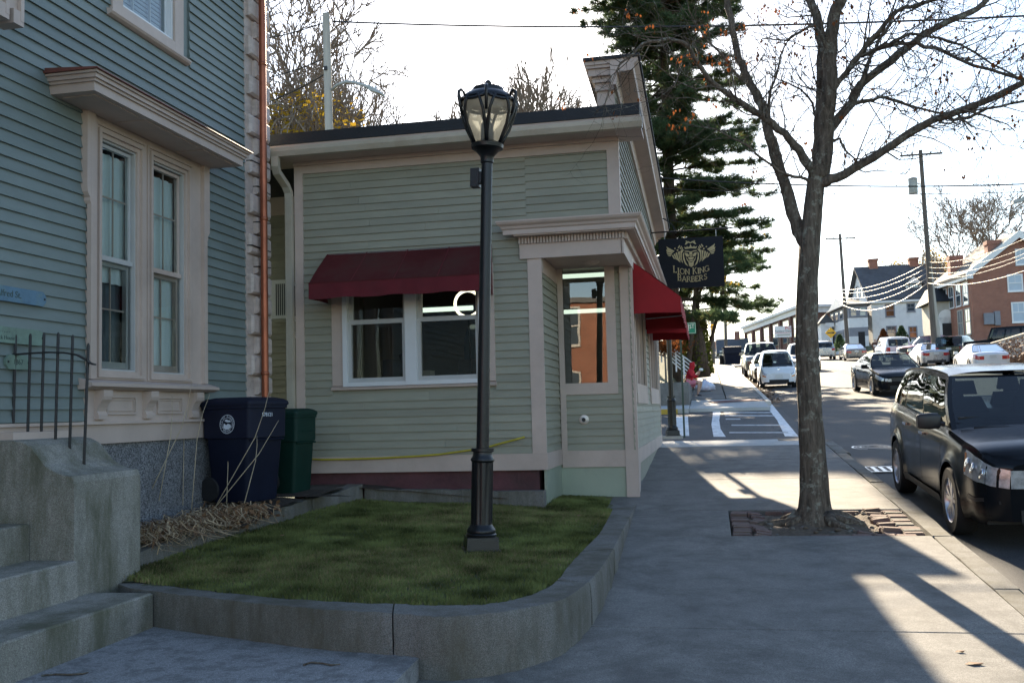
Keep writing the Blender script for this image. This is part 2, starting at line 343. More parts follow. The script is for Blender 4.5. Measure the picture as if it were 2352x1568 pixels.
brickmat('brick_orange', (.30, .10, .050), (.24, .085, .045), (.28, .19, .14))
glassmat('window_glass', 1.62, (.86, .92, .93), 0, .06)
glassmat('shop_glass', 2.1, (.80, .84, .84), 0, .03)
glassmat('auto_glass', 1.5, (.34, .40, .42), 0)
glassmat('lamp_glass', 1.5, (.60, .61, .58), .15)
n = MATS['lamp_glass'].node_tree; tl_ = n.nodes.new('ShaderNodeBsdfTranslucent'); tl_.inputs[0].default_value = (.50, .52, .52, 1); m2 = n.nodes.new('ShaderNodeMixShader'); m2.inputs[0].default_value = .68
mo = [q for q in n.nodes if q.type == 'OUTPUT_MATERIAL'][0]; fr = mo.inputs[0].links[0].from_socket; n.links.new(fr, m2.inputs[1]); n.links.new(tl_.outputs[0], m2.inputs[2]); n.links.new(m2.outputs[0], mo.inputs[0])
mat('far_glass', (.06, .08, .10), .08, .1, 3, spec=1., coat=1)
mat('car_glass', (.016, .026, .038), .03, .1, 2, spec=.6)
mat('car_glass_tan', (.022, .022, .017), .04, .4, 2, spec=.4)
emit('tube_light', (.85, 1, .80), .30)
emit('ring_light', (1, .90, .60), .9)
emit('led_blue', (.35, .45, 1), .4)
emit('headlight_on', (1, .97, .88), 2.)
paint('paint_black', (.005, .006, .008), .0, .12, .0, .22)
paint('paint_white', (.74, .75, .76), 0, .2)
paint('paint_maroon', (.05, .012, .016), .3, .18)
paint('paint_grey', (.20, .20, .20), .6, .25)
paint('paint_silver', (.48, .49, .51), .7, .25)
paint('paint_red', (.25, .02, .035), .2, .2)
paint('paint_darkgreen', (.012, .025, .02), .3, .2)
def barkmat(name, c1, c2, lich, sc=9., bump=1.):
    m, n, b, new, ln = nodes(name)
    tc = new('ShaderNodeTexCoord'); mp = new('ShaderNodeMapping'); mp.inputs['Scale'].default_value = (1, 1, .16); ln(tc.outputs['Object'], mp.inputs[0])
    nz = new('ShaderNodeTexNoise'); nz.inputs['Scale'].default_value = sc*3; nz.inputs['Detail'].default_value = 7; nz.inputs['Roughness'].default_value = .7; ln(mp.outputs[0], nz.inputs['Vector'])
    cr = new('ShaderNodeValToRGB'); e = cr.color_ramp.elements; e[0].position = .35; e[1].position = .68; e[0].color = (*c1, 1); e[1].color = (*c2, 1); ln(nz.outputs['Fac'], cr.inputs[0])
    n2 = new('ShaderNodeTexNoise'); n2.inputs['Scale'].default_value = sc*1.1; n2.inputs['Detail'].default_value = 8; n2.inputs['Roughness'].default_value = .75; ln(tc.outputs['Object'], n2.inputs['Vector'])
    mr = new('ShaderNodeMapRange'); mr.inputs[1].default_value = .54; mr.inputs[2].default_value = .62; mr.inputs[4].default_value = .75; ln(n2.outputs['Fac'], mr.inputs[0])
    mx = new('ShaderNodeMix'); mx.data_type = 'RGBA'; ln(mr.outputs[0], mx.inputs[0]); ln(cr.outputs[0], mx.inputs[6]); setc(mx.inputs[7], lich)
    ln(mx.outputs[2], b.inputs['Base Color']); b.inputs['Roughness'].default_value = .92; b.inputs['Specular IOR Level'].default_value = .2
    bp = new('ShaderNodeBump'); bp.inputs['Strength'].default_value = bump; bp.inputs['Distance'].default_value = .02; ln(nz.outputs['Fac'], bp.inputs['Height']); ln(bp.outputs[0], b.inputs['Normal'])
    MATS[name] = m
barkmat('bark', (.055, .044, .034), (.19, .155, .12), (.29, .29, .235))
barkmat('bark_far', (.17, .135, .105), (.29, .235, .19), (.26, .22, .18), 3, .4)
barkmat('bark_pine', (.04, .03, .024), (.11, .08, .06), (.10, .08, .06), 4, .6)
def leafmat(name, c, var, trans=.35, sc=2.):
    m = bpy.data.materials.new(name); m.use_nodes = True; n = m.node_tree; n.nodes.clear(); new = n.nodes.new; ln = n.links.new
    o = new('ShaderNodeOutputMaterial'); mx = new('ShaderNodeMixShader'); mx.inputs[0].default_value = trans; d = new('ShaderNodeBsdfDiffuse'); t = new('ShaderNodeBsdfTranslucent')
    tc = new('ShaderNodeTexCoord'); nz = new('ShaderNodeTexNoise'); nz.inputs['Scale'].default_value = sc; nz.inputs['Detail'].default_value = 5; ln(tc.outputs['Object'], nz.inputs['Vector'])
    cr = new('ShaderNodeValToRGB'); e = cr.color_ramp.elements; e[0].position = .32; e[1].position = .68; e[0].color = (*mul(c, 1-var), 1); e[1].color = (*mul(c, 1+var), 1); ln(nz.outputs['Fac'], cr.inputs[0])
    ln(cr.outputs[0], d.inputs[0]); ln(cr.outputs[0], t.inputs[0]); ln(d.outputs[0], mx.inputs[1]); ln(t.outputs[0], mx.inputs[2]); ln(mx.outputs[0], o.inputs[0]); MATS[name] = m
leafmat('needles', (.085, .125, .060), .5, .5, .8)
leafmat('needles_dry', (.14, .12, .045), .4, .35, .8)
leafmat('grass_blade', (.165, .185, .065), .6, .3, 3.)
leafmat('grass_dry', (.27, .22, .11), .4, .3, 3.)
leafmat('leaf_dead', (.22, .075, .026), .6, .45, 3.)
leafmat('leaf_gold', (.50, .32, .035), .45, .5, 1.)
leafmat('vine', (.12, .13, .03), .6, .35, 2.)
leafmat('cloth_awning_light', (.30, .008, .012), .12, .5, 2.)
# ================================================================== SETTING
KX0, KX1 = 2.06, 2.28          # granite street kerb
def wob(x, y): return .012*math.sin(x*2.1+y*.7)+.008*math.sin(x*5.3-y*3.1)
# ground: one sheet to the horizon
ys = [-700, -300, -120, -60]+[y for y in range(-40, 112, 6)]+[112, 118, 124, 130, 138, 160, 220, 320, 500, 900, 1500]
xs = [-1500, -600, -250, -120, -60, -35, -22, -14, -9, -5, 0, 5, 10, 15.8, 17.6, 20, 26, 40, 70, 140, 300, 700, 1500]
def terr(x, y):
    z = gz(y)-.42
    if x > 15.8: z += min(1., (x-15.8)/1.8)*1.25*min(1, max(0, (y-50)/12.)) + max(0, x-30)*.02*min(1, max(0, (y-50)/12.))
    if x < -9 and y > 34: z += min(1, (-9-x)/14.)*3.5*min(1, (y-34)/14.)
    return z
b = MB(); b.grid([[(x, y, terr(x, y)) for x in xs] for y in ys]); b.f = [t[::-1] for t in b.f]
struct(b.build('ground', 'grass_far', smooth=True))
# road
b = MB(); yy = [-60, -40]+list(range(-34, 112, 5))+[114, 120, 126, 132, 138, 170, 260]
b.grid([[(x, y, gz(y)-.15+(.06*(1-((x-9)/7)**2) if 1.8 < x < 16 else 0)) for x in (1.85, 4, 6, 9, 12, 14, 15.9)] for y in yy]); b.f = [t[::-1] for t in b.f]
road = struct(b.build('road', 'asphalt', smooth=True))
b = MB(); b.grid([[(x, y, gz(y)-.149+max(0, (x+2)*0)) for x in (-60, -30, -12, -6, -3, 0, KX1)] for y in (19.3, 22, 25, 28, 30.2)]); b.f = [t[::-1] for t in b.f]
struct(b.build('side_street', 'asphalt_side'))
rz = lambda x, y: gz(y)-.15+(.06*(1-((x-9)/7)**2) if 1.8 < x < 16 else 0)
# road markings
def mark(name, pts, m, par, dz=.005):
    b = MB(); b.poly([(p[0], p[1], rz(p[0], p[1])+dz) for p in pts]); o = b.build(name, m, par); return o
cw = struct(MB().quad((-.3, 20, gz(20)-.1445), (-.28, 20, gz(20)-.1445), (-.28, 20.02, gz(20.02)-.1445), (-.3, 20.02, gz(20.02)-.1445)).build('crosswalk', 'white_paint'))
def gq(*q): return [G(x, y, -.15) for x, y in q]
mark('painted_line', gq((1637, 936), (1656, 936), (1652, 965), (1655, 985), (1667, 1003), (1639, 1003), (1634, 975), (1637, 955)), 'white_paint', cw)
mark('painted_line', gq((1757, 929), (1773, 928), (1795, 955), (1834, 1002), (1803, 1002), (1785, 965)), 'white_paint', cw)
mark('stop_bar', gq((1545, 957), (1580, 956), (1583, 1001), (1543, 1001)), 'white_paint', cw)
for y, x0, x1 in ((940, 1660, 1752), (946, 1662, 1770), (953, 1665, 1785), (961, 1667, 1700), (975, 1680, 1790), (992, 1675, 1810)):
    mark('worn_bar', gq((x0, y), (x1, y), (x1+1, y+2.6), (x0, y+2.6)), 'worn_paint', cw)
b = MB()
for x in (7.55, 7.85):
    pr = None
    for y in range(-10, 110, 6):
        b.quad((x, y, rz(x, y)+.005), (x+.11, y, rz(x, y)+.005), (x+.11, y+6, rz(x, y+6)+.005), (x, y+6, rz(x, y+6)+.005))
struct(b.build('centre_line', 'yellow_paint'))
# sidewalk: every slab its own piece
sw = struct(MB().box(-1.15, KX0+.01, -9, -8.9, gz(-9)-.3, gz(-9)-.2).build('sidewalk', 'concrete'))
def slab(x0, x1, y0, y1, par, m='concrete', g=.006, dz=0., z0f=None):
    b = MB(); rows = []; ny = max(2, int((y1-y0)/.5)); nx = max(2, int((x1-x0)/.5)); x0 += g; x1 -= g; y0 += g; y1 -= g
    e = .006
    f = lambda x, y: gz(y)+dz
    b.hexa([(x0, y0, gz(y0)-.14), (x1, y0, gz(y0)-.14), (x1, y1, gz(y1)-.14), (x0, y1, gz(y1)-.14)], [(x0, y0, f(x0, y0)-e), (x1, y0, f(x1, y0)-e), (x1, y1, f(x1, y1)-e), (x0, y1, f(x0, y1)-e)])
    b.f.pop(1)
    i = len(b.v)-4
    a = [(x0+e, y0+e), (x1-e, y0+e), (x1-e, y1-e), (x0+e, y1-e)]
    j = len(b.v); b.v += [(x, y, f(x, y)) for x, y in a]; b.f.append((j, j+1, j+2, j+3))
    for k in range(4): b.f.append((i+k, i+(k+1) % 4, j+(k+1) % 4, j+k))
    return b.build('concrete_slab', m, par)
PITX, PY0, PY1 = .165, 10.18, 11.7
for x0, x1, y0, y1 in ((-9, KX0, -8, -5), (-9, KX0, -5, -2), (-9, KX0, -2, 1.2), (-9, KX0, 1.2, 4.1), (-9, KX0, 4.1, 6.93), (-4.1, KX0, 6.93, PY0), (-3, PITX, PY0, PY1), (-3.2, KX0, PY1, 14.3), (-1.2, KX0, 14.3, 16.6), (-1.2, KX0, 16.6, 18.75)):
    slab(x0, x1, y0, y1, sw)
slab(-1.2, KX0, 18.75, 19.5, sw, 'concrete_new', dz=.002)
b = MB(); b.quad((-9, -9, gz(-9)-.03), (KX0, -9, gz(-9)-.03), (KX0, PY0, gz(PY0)-.03), (-9, PY0, gz(PY0)-.03)); b.quad((-1.2, PY1, gz(PY1)-.03), (KX0, PY1, gz(PY1)-.03), (KX0, 19.5, gz(19.5)-.03), (-1.2, 19.5, gz(19.5)-.03))
b.build('joint_bed', 'soil', sw)
# corner ramp apron running left round the shop's far corner
slab(-8, -1.2, 19.75, 21.6, sw, 'concrete_new', dz=-.004)
slab(-1.2, 1.3, 19.5, 20.2, sw, 'concrete_new', dz=-.03)
# far sidewalk beyond the side street
fs = struct(MB().box(-.9, KX0, 119, 119.2, gz(119)-.2, gz(119)-.05).build('sidewalk', 'concrete'))
slab(-8, -.62, 29.6, 31.2, fs, 'concrete_new'); slab(-.62, 1.76, 29.9, 34.2, fs, 'concrete_new', dz=-.03)
Y = 34.2
while Y < 118:
    for x0, x1 in ((-.66, .55), (.55, 1.76)): slab(x0, x1, Y, min(Y+3.1, 119), fs, 'concrete', g=.02)
    Y += 3.1
mark('warning_strip', gq((1625, 931), (1735, 924), (1762, 928), (1640, 935)), 'warning_red', fs, .135)
# granite kerb along the road
kb = struct(MB().box(KX0, KX1, -9.2, -9, gz(-9)-.4, gz(-9)).build('kerb', 'granite'))
Y = -8.5
while Y < 19.2:
    L = R.uniform(1.3, 2.3); y1 = min(Y+L, 19.3); g = .008; d0, d1 = R.uniform(-.02, .03), R.uniform(-.02, .03)
    b = MB(); t = lambda y: gz(y)+R.uniform(-.012, .006)
    za, zb = t(Y), t(y1)
    xa = KX0+.0
    n = 6; rows = []
    for k in range(n+1):
        y = Y+g+(y1-Y-2*g)*k/n; z = za+(zb-za)*k/n; j = R.uniform(-.012, .012); j2 = R.uniform(-.010, .010)
        rows.append([(xa+.004, y, z-.4), (xa+.004+max(0, j), y, z), (KX1-.03+d0+(d1-d0)*k/n+j2, y, z+R.uniform(-.004, .004)), (KX1+d0+(d1-d0)*k/n+j2, y, z-.035), (KX1+d0+(d1-d0)*k/n+.01, y, z-.4)])
    b.grid(rows); b.f = [q[::-1] for q in b.f]; b.poly(rows[0]); b.poly(rows[-1][::-1])
    b.build('kerb_stone', 'granite', kb); Y = y1
Y = 32
while Y < 117:
    b = MB(); y1 = Y+3; b.hexa([(1.765, Y+.01, gz(Y)-.4), (1.93, Y+.01, gz(Y)-.4), (1.93, y1, gz(y1)-.4), (1.765, y1, gz(y1)-.4)], [(1.765, Y+.01, gz(Y)), (1.91, Y+.01, gz(Y)), (1.91, y1, gz(y1)), (1.765, y1, gz(y1))]); b.build('kerb_stone', 'stone_pale', kb); Y = y1
Y = 20.
while Y < 130:
    b = MB(); y1 = Y+5; b.hexa([(15.8, Y+.01, gz(Y)-.5), (16., Y+.01, gz(Y)-.5), (16., y1, gz(y1)-.5), (15.8, y1, gz(y1)-.5)], [(15.8, Y+.01, gz(Y)), (16., Y+.01, gz(Y)), (16., y1, gz(y1)), (15.8, y1, gz(y1))]); b.build('kerb_stone', 'stone_pale', kb); Y = y1
b = MB(); b.box(-8, -.95, 29.45, 29.6, gz(29.5)-.3, gz(29.5)); b.build('kerb_stone', 'yellow_paint', kb)
# leaf litter in the far gutter
def leaves(name, n, fn, m, size, par=None):
    b = MB()
    for _ in range(n):
        x, y, z = fn(); a = R.uniform(0, 6.28); s = size*R.uniform(.6, 1.3); u = V(math.cos(a), math.sin(a), R.uniform(-.4, .4))*s; v = V(-math.sin(a), math.cos(a), R.uniform(-.4, .4))*s*.7; c = V(x, y, z)
        b.quad(c-u, c-v*.9, c+u, c+v)
    return b.build(name, m, par)
def gl():
    y = R.uniform(33, 62); x = 1.95+abs(R.gauss(0, .28)); return x, y, rz(x, y)+.03
struct(leaves('leaf_litter', 900, gl, 'leaf_litter', .07), 'stuff')
# manhole and storm drain
c = G(1975, 1028, -.15); t = thing('manhole_cover', 'round worn metal manhole cover in the asphalt beyond the storm drain', 'manhole', c)
MT = Matrix.Rotation(math.atan(.065), 3, 'X'); MB().lathe([(.0, .004), (.40, .004), (.40, .012), (0, .012)], c+V(.25, 0, .0), 28, MT).build('rim_ring', 'steel', t)
b = MB()
for r in (.12, .2, .28, .34): b.lathe([(r-.022, .012), (r-.022, .019), (r+.022, .019), (r+.022, .012)], c+V(.25, 0, .0), 28, MT, caps=False)
b.build('raised_pattern', 'rail_iron', t)
c = G(1985, 1058, -.15); t = thing('storm_drain', 'rectangular metal storm drain grate beside the kerb near the van', 'drain', c)
c = V(2.72, 16.1, rz(2.7, 16.1)); sl_ = V(0, 1, .065).normalized()
b = MB(); b.obox(c+V(0, 0, .003), (.36, 0, 0), sl_*.30, (0, 0, .004)); b.build('drain_pit', 'car_dark', t)
b = MB()
for s in (-1, 1): b.obox(c+sl_*.29*s+V(0, 0, .012), (.38, 0, 0), sl_*.025, (0, 0, .007)); b.obox(c+V(.36*s, 0, .0125), (.025, 0, 0), sl_*.27, (0, 0, .007))
b.build('frame', 'steel', t)
for k in range(5): MB().obox(c+V(-.24+.12*k, 0, .012), (.03, 0, 0), sl_*.27, (0, 0, .006)).build('bar', 'steel', t)

# ------------------------------------------------------------------ tree pit
pit = struct(MB().box(PITX, PITX+.01, PY0, PY0+.01, gz(PY0)-.2, gz(PY0)-.1).build('tree_pit', 'pit_dirt'))
b = MB(); rows = []
def pitz(x, y):
    d = math.hypot(x-1.07, y-11.0); return gz(y)-.055+.07*math.exp(-(d/.45)**2)+.02*math.sin(9*x+3*y)*math.sin(7*y-4*x)+.012*math.sin(23*x+11*y)
for i in range(29):
    y = PY0+.005+(PY1-PY0-.01)*i/28; rows.append([(PITX+.005+(KX0-PITX-.01)*j/36, y, pitz(PITX+(KX0-PITX)*j/36, y)) for j in range(37)])
b.grid(rows); b.f = [t[::-1] for t in b.f]; b.build('dirt', 'pit_dirt', pit, True)
def pbrick(x, y, a, w=.10, l=.2, tilt=0., m='brick_pit', dz=0.):
    u = V(math.cos(a), math.sin(a), .065*math.sin(a)+tilt); v = V(-math.sin(a), math.cos(a), .065*math.cos(a)+R.uniform(-.06, .06)); n = u.cross(v).normalized()
    b = MB(); c = V(x, y, gz(y)-.035+dz); hu, hv = u*(l/2-.006), v*(w/2-.005)
    q = [c-hu-hv, c+hu-hv, c+hu+hv, c-hu+hv]; q2 = [c-hu*.92-hv*.86, c+hu*.92-hv*.86, c+hu*.92+hv*.86, c-hu*.92+hv*.86]
    b.hexa([p-n*.03 for p in q], [p+n*.014 for p in q]); b.hexa([p+n*.0142 for p in q2], [p+n*.024 for p in q2]); b.build('brick', m, pit)
for k in range(12):
    y = PY0+.06+.125*k
    if y < PY1-.05:
        pbrick(PITX+.11+R.uniform(-.01, .01), y, R.uniform(-.06, .06), .115, .2, dz=R.uniform(-.012, .01)); pbrick(PITX+.30+.03*math.sin(k), y+.04, R.uniform(-.1, .1), .115, .17, tilt=-.15, dz=R.uniform(-.02, .005))
for k in range(7): pbrick(PITX+.45+.205*k+R.uniform(-.01, .01), PY0+.06, R.uniform(-.05, .05), .10, .2, dz=R.uniform(-.025, .0) if k < 4 else R.uniform(-.01, .012))
for k in range(13):
    y = PY0+.18+.115*k
    if y < PY1-.05:
        pbrick(KX0-.12+R.uniform(-.01, .01), y, R.uniform(-.1, .1), .11, .2, dz=R.uniform(-.01, .015), m='granite' if k % 3 == 1 else 'brick_pit')
        if k != 5: pbrick(KX0-.33+R.uniform(-.03, .03), y+.05, R.uniform(-.25, .25), .11, .19, tilt=R.uniform(-.1, .1), dz=R.uniform(-.015, .03))
        if k % 3 == 1 and k < 9: pbrick(KX0-.54+R.uniform(-.03, .03), y, R.uniform(-.3, .3), .1, .17, tilt=R.uniform(-.2, .1), dz=R.uniform(-.03, .01))
for k in range(8): pbrick(PITX+.5+.21*k, PY1-.05, R.uniform(-.04, .04), .06, .2, dz=.0)
for k in range(60):
    x, y = R.uniform(PITX+.4, KX0-.3), R.uniform(PY0+.15, PY1-.1)
    s = R.uniform(.012, .04); M = Matrix.Diagonal((1, R.uniform(.6, 1), R.uniform(.4, .7)))
    MB().lathe([(s*.2, -s*.9), (s*.8, -s*.5), (s, 0), (s*.75, s*.6), (s*.2, s*.95)], V(x, y, pitz(x, y)+s*.2), 7, M).build('stone', 'granite' if k % 3 else 'pit_dirt', pit, True)

# ------------------------------------------------------------------ lawn, granite edging
LZ = [.70, .70, .70, .70, .70, .70, .70, .70, .70, .705, .71, .72, .73, .745]
LB = [PZ(x, y, z) for (x, y), z in zip(((250, 1332), (400, 1347), (560, 1365), (730, 1379), (905, 1386), (1000, 1389), (1105, 1387), (1180, 1376), (1240, 1357), (1280, 1332), (1305, 1300), (1345, 1256), (1380, 1220), (1408, 1167)), LZ)]
LF = [PZ(x, y, z) for (x, y), z in zip(((300, 1350), (420, 1365), (590, 1384), (750, 1399), (902, 1407), (1011, 1415), (1135, 1407), (1234, 1390), (1299, 1372), (1351, 1335), (1383, 1300), (1413, 1251), (1433, 1211), (1460, 1159)), LZ)]
lk = thing('granite_lawn_kerb', 'curved grey granite kerb of long blocks holding up the small lawn', 'kerb', V(-2, 6, gz(6)))
def kerbblock(i0, i1, sh0, sh1):
    rows = []; idx = []
    N = 8
    def at(L, t):
        k = min(int(t), len(L)-2); f = t-k
        p0, p1, p2, p3 = L[max(k-1, 0)], L[k], L[k+1], L[min(k+2, len(L)-1)]
        return .5*((2*p1)+(p2-p0)*f+(2*p0-5*p1+4*p2-p3)*f*f+(3*p1-p0-3*p2+p3)*f**3)
    n = int((i1-i0)*N)
    for k in range(n+1):
        t = i0+(i1-i0)*k/n
        if k == 0: t += sh0
        if k == n: t -= sh1
        a, f = at(LB, t), at(LF, t); d = (f-a); d.z = 0; d.normalize(); j = R.uniform(-.006, .006)
        ft = f+d*.012; ft.z -= .02
        base = f+d*(.012+j); base.z = gz(base.y)-.2; mid = f+d*(.016+j*1.5+.006*math.sin(k*1.3)); mid.z = (f.z+gz(base.y))/2
        rows.append([(a.x, a.y, a.z-.25), (a.x, a.y, a.z+R.uniform(-.004, .003)), (f.x, f.y, f.z+R.uniform(-.003, .003)), tuple(ft), tuple(mid), tuple(base)])
    b = MB(); b.grid(rows); b.poly(rows[0][::-1]); b.poly(rows[-1]); b.f = [q[::-1] for q in b.f]
    return b.build('granite_block', 'granite', lk, True, 35)
kerbblock(0, 4.0, 0, .012); kerbblock(4.0, 9.0, .012, .012); kerbblock(9.0, 10.8, .012, .012); kerbblock(10.8, 13, .012, 0)
# planting-bed edging stones
E1 = [PZ(318, 1268, .86), PZ(450, 1218, .92), PZ(600, 1178, .97), PZ(712, 1146, 1.0)]
E2 = [PZ(716, 1146, 1.0), PY(828, 1112, 11.32)]
E3 = [PY(838, 1122, 11.3), PY(1250, 1128, 11.3)]
ed = thing('bed_edging', 'row of low rough granite edging stones between lawn and planting bed', 'edging', E1[1])
def edge(P, wd, seg):
    b = MB(); rows = []
    for k in range(seg+1):
        t = k/seg*(len(P)-1); i = min(int(t), len(P)-2); p = P[i].lerp(P[i+1], t-i); d = (P[i+1]-P[i]); d.z = 0; d.normalize(); nrm = V(-d.y, d.x, 0)
        j = R.uniform(-.012, .012); jz = R.uniform(-.01, .01)
        rows.append([(p-nrm*(.03+j)+V(0, 0, -.30)), (p-nrm*(.02+j)+V(0, 0, jz)), (p+nrm*(wd+j)+V(0, 0, jz)), (p+nrm*(wd+.02)+V(0, 0, -.3))])
    b.grid(rows); b.poly(rows[0][::-1]); b.poly(rows[-1]); b.f = [q[::-1] for q in b.f]; b.build('edging_stone', 'granite', ed, False)
edge(E1[:3]+[E1[3]], .14, 26); edge(E2, .18, 8)
e3m = E3[0].lerp(E3[1], .62); edge([E3[0], e3m-V(.01, 0, 0)], .12, 10); edge([e3m+V(.01, 0, 0), E3[1]], .12, 6)
# lawn sheet
def lawnz(x, y):
    t = min(1, max(0, (y-6)/5.2)); left = min(1, max(0, (-x-1.2)/3.6))
    return .685+.02*t+(.12+.10*left)*t*left**.4+.03*t*(1-left)-.012*math.sin(x*3+y*2)*0
LP = [(p.x, p.y) for p in LB]+[(-1.25, 11.5), (-1.3, 13.5), (-2.2, 13.5), (-2.3, 11.35)]+[(p.x, p.y) for p in (E3[1], E3[0], E2[1], E1[3], E1[2], E1[1], E1[0])]
def inside(x, y, P):
    c = False; j = len(P)-1
    for i in range(len(P)):
        if (P[i][1] > y) != (P[j][1] > y) and x < (P[j][0]-P[i][0])*(y-P[i][1])/(P[j][1]-P[i][1])+P[i][0]: c = not c
        j = i
    return c
b = MB(); st = .12; x = -5.3
nx, ny = 36, 66; zz = {}
for i in range(nx+1):
    for j in range(ny+1):
        X, Yy = -5.3+i*st, 5.7+j*st; b.v.append((X, Yy, lawnz(X, Yy)-.012))
P2 = [(px+(-.0), py) for px, py in LP]
for i in range(nx):
    for j in range(ny):
        cx, cy = -5.3+(i+.5)*st, 5.7+(j+.5)*st
        if inside(cx, cy, P2): a = i*(ny+1)+j; b.f.append((a, a+ny+1, a+ny+2, a+1))
lawn = struct(b.build('lawn', 'grass_soil', smooth=True))
# blades
rg = np.random.default_rng(3)
def blades(name, N, dry, par, hmin, hmax):
    xy = np.stack([rg.uniform(-4.9, -.9, N*3), rg.uniform(5.8, 13.4, N*3)], 1)
    P = np.array(LP); ins = np.zeros(len(xy), bool); j = len(P)-1
    for i in range(len(P)):
        c = ((P[i, 1] > xy[:, 1]) != (P[j, 1] > xy[:, 1])); xx = (P[j, 0]-P[i, 0])*(xy[:, 1]-P[i, 1])/(P[j, 1]-P[i, 1]+1e-12)+P[i, 0]; ins ^= c & (xy[:, 0] < xx); j = i
    xy = xy[ins]
    if dry:
        k = np.sin(xy[:, 0]*2.3+1)+np.sin(xy[:, 1]*1.9)+np.sin(xy[:, 0]*1.1-xy[:, 1]*2.7); xy = xy[k+rg.normal(0, .6, len(k)) > .35]
    xy = xy[:N]; n = len(xy)
    z = np.array([lawnz(a, c) for a, c in xy]); base = np.stack([xy[:, 0], xy[:, 1], z-.012], 1)
    a = rg.uniform(0, 2*PI, n); h = rg.uniform(hmin, hmax, n)*(1+.35*np.sin(xy[:, 0]*4)*np.sin(xy[:, 1]*3)); wd = rg.uniform(.0022, .0045, n)
    side = np.stack([np.cos(a), np.sin(a), 0*a], 1)*wd[:, None]; a2 = rg.uniform(0, 2*PI, n); ln_ = rg.uniform(.1, .9, n)*h
    tip = base+np.stack([np.cos(a2)*ln_, np.sin(a2)*ln_, h], 1); mid = base+np.stack([np.cos(a2)*ln_*.3, np.sin(a2)*ln_*.3, h*.6], 1)
    v = np.stack([base-side, base+side, mid+side*.8, mid-side*.8, tip], 1).reshape(-1, 3); k = np.arange(n)*5
    me = bpy.data.meshes.new(name); f4 = np.stack([k, k+1, k+2, k+3], 1); f3 = np.stack([k+3, k+2, k+4], 1)
    me.vertices.add(len(v)); me.vertices.foreach_set('co', v.ravel()); me.loops.add(n*7); me.polygons.add(n*2)
    me.loops.foreach_set('vertex_index', np.concatenate([f4.ravel(), f3.ravel()]).astype(np.int32))
    me.polygons.foreach_set('loop_start', np.concatenate([np.arange(n)*4, n*4+np.arange(n)*3]).astype(np.int32)); me.polygons.foreach_set('loop_total', np.concatenate([np.full(n, 4), np.full(n, 3)]).astype(np.int32))
    me.update(); me.validate(); me.materials.append(MATS['grass_dry' if dry else 'grass_blade']); return link(name, me, par)
struct(tag(blades('grass', 100000, False, None, .018, .045), 'short green grass of the small front lawn', 'grass'), 'stuff')
struct(tag(blades('dry_grass', 50000, True, None, .015, .04), 'yellowed dry grass patches in the small front lawn', 'grass'), 'stuff')
# planting bed soil
b = MB(); rows = []
BED = [(-5.32, 6.9), (-4.42, 6.9)]
for i in range(25):
    y = 6.9+i*.29; row = []
    for j in range(14):
        x = -7.0+j*.26
        if y > 10.2: x = -7.0+j*.385
        row.append((x, y, .86+.05*min(1, max(0, (y-6.9)/3))+.16*min(1, max(0, (y-8)/2.6))*min(1, max(.0, (-x-2.)/2.3))+R.uniform(-.012, .012)-.12*max(0, min(1, (x+4.6)/1.2)) *(1 if y < 9.5 else .2)))
    rows.append(row)
b.grid(rows); b.f = [t[::-1] for t in b.f]; b.f = [f for f in b.f if not inside(sum(b.v[k][0] for k in f)/4, sum(b.v[k][1] for k in f)/4, [(p[0]-.0, p[1]-.06) for p in LP])]
struct(b.build('planting_bed', 'soil', smooth=True))
# ================================================================== wall helpers
def wbox(b, W, u0, u1, n0, n1, z0, z1):
    return b.hexa([W(u0, n0, z0), W(u1, n0, z0), W(u1, n1, z0), W(u0, n1, z0)], [W(u0, n0, z1), W(u1, n0, z1), W(u1, n1, z1), W(u0, n1, z1)])
def wb(name, m, par, W, u0, u1, n0, n1, z0, z1): return wbox(MB(), W, u0, u1, n0, n1, z0, z1).build(name, m, par)
def clap(par, m, W, u0, u1, z0, z1, h, holes=(), jp=.25, th=.024):
    z = z0
    while z < z1-.004:
        zt = min(z+h, z1); zc = (z+zt)/2; segs = [(u0, u1)]
        for a, c, d, e in holes:
            if d < zc < e:
                ns = []
                for s, t in segs:
                    if c <= s or a >= t: ns.append((s, t))
                    else:
                        if a > s: ns.append((s, a))
                        if c < t: ns.append((c, t))
                segs = ns
        out = []
        for s, t in segs:
            if t-s > 1.6 and R.random() < jp*2: k = R.uniform(s+.4, t-.4); out += [(s, k-.0012), (k+.0012, t)]
            else: out.append((s, t))
        for s, t in out:
            j = R.uniform(-.0018, .0018); jz = R.uniform(-.002, .002)
            b = MB(); b.hexa([W(s, 0, z+jz), W(t, 0, z+jz), W(t, th+j, z+jz), W(s, th+j, z+jz)], [W(s, 0, zt+.01), W(t, 0, zt+.01), W(t, .0045, zt+.01), W(s, .0045, zt+.01)])
            b.build('clapboard', m, par)
        z = zt
def sheet(par, name, m, W, u0, u1, z0, z1, holes=(), n=-.004):
    us = sorted({u0, u1} | {q for h in holes for q in h[:2] if u0 < q < u1}); zs = sorted({z0, z1} | {q for h in holes for q in h[2:] if z0 < q < z1}); b = MB()
    for i in range(len(us)-1):
        for j in range(len(zs)-1):
            uc, zc = (us[i]+us[i+1])/2, (zs[j]+zs[j+1])/2
            if not any(h[0] < uc < h[1] and h[2] < zc < h[3] for h in holes): b.quad(W(us[i], n, zs[j]), W(us[i+1], n, zs[j]), W(us[i+1], n, zs[j+1]), W(us[i], n, zs[j+1]))
    return b.build(name, m, par)
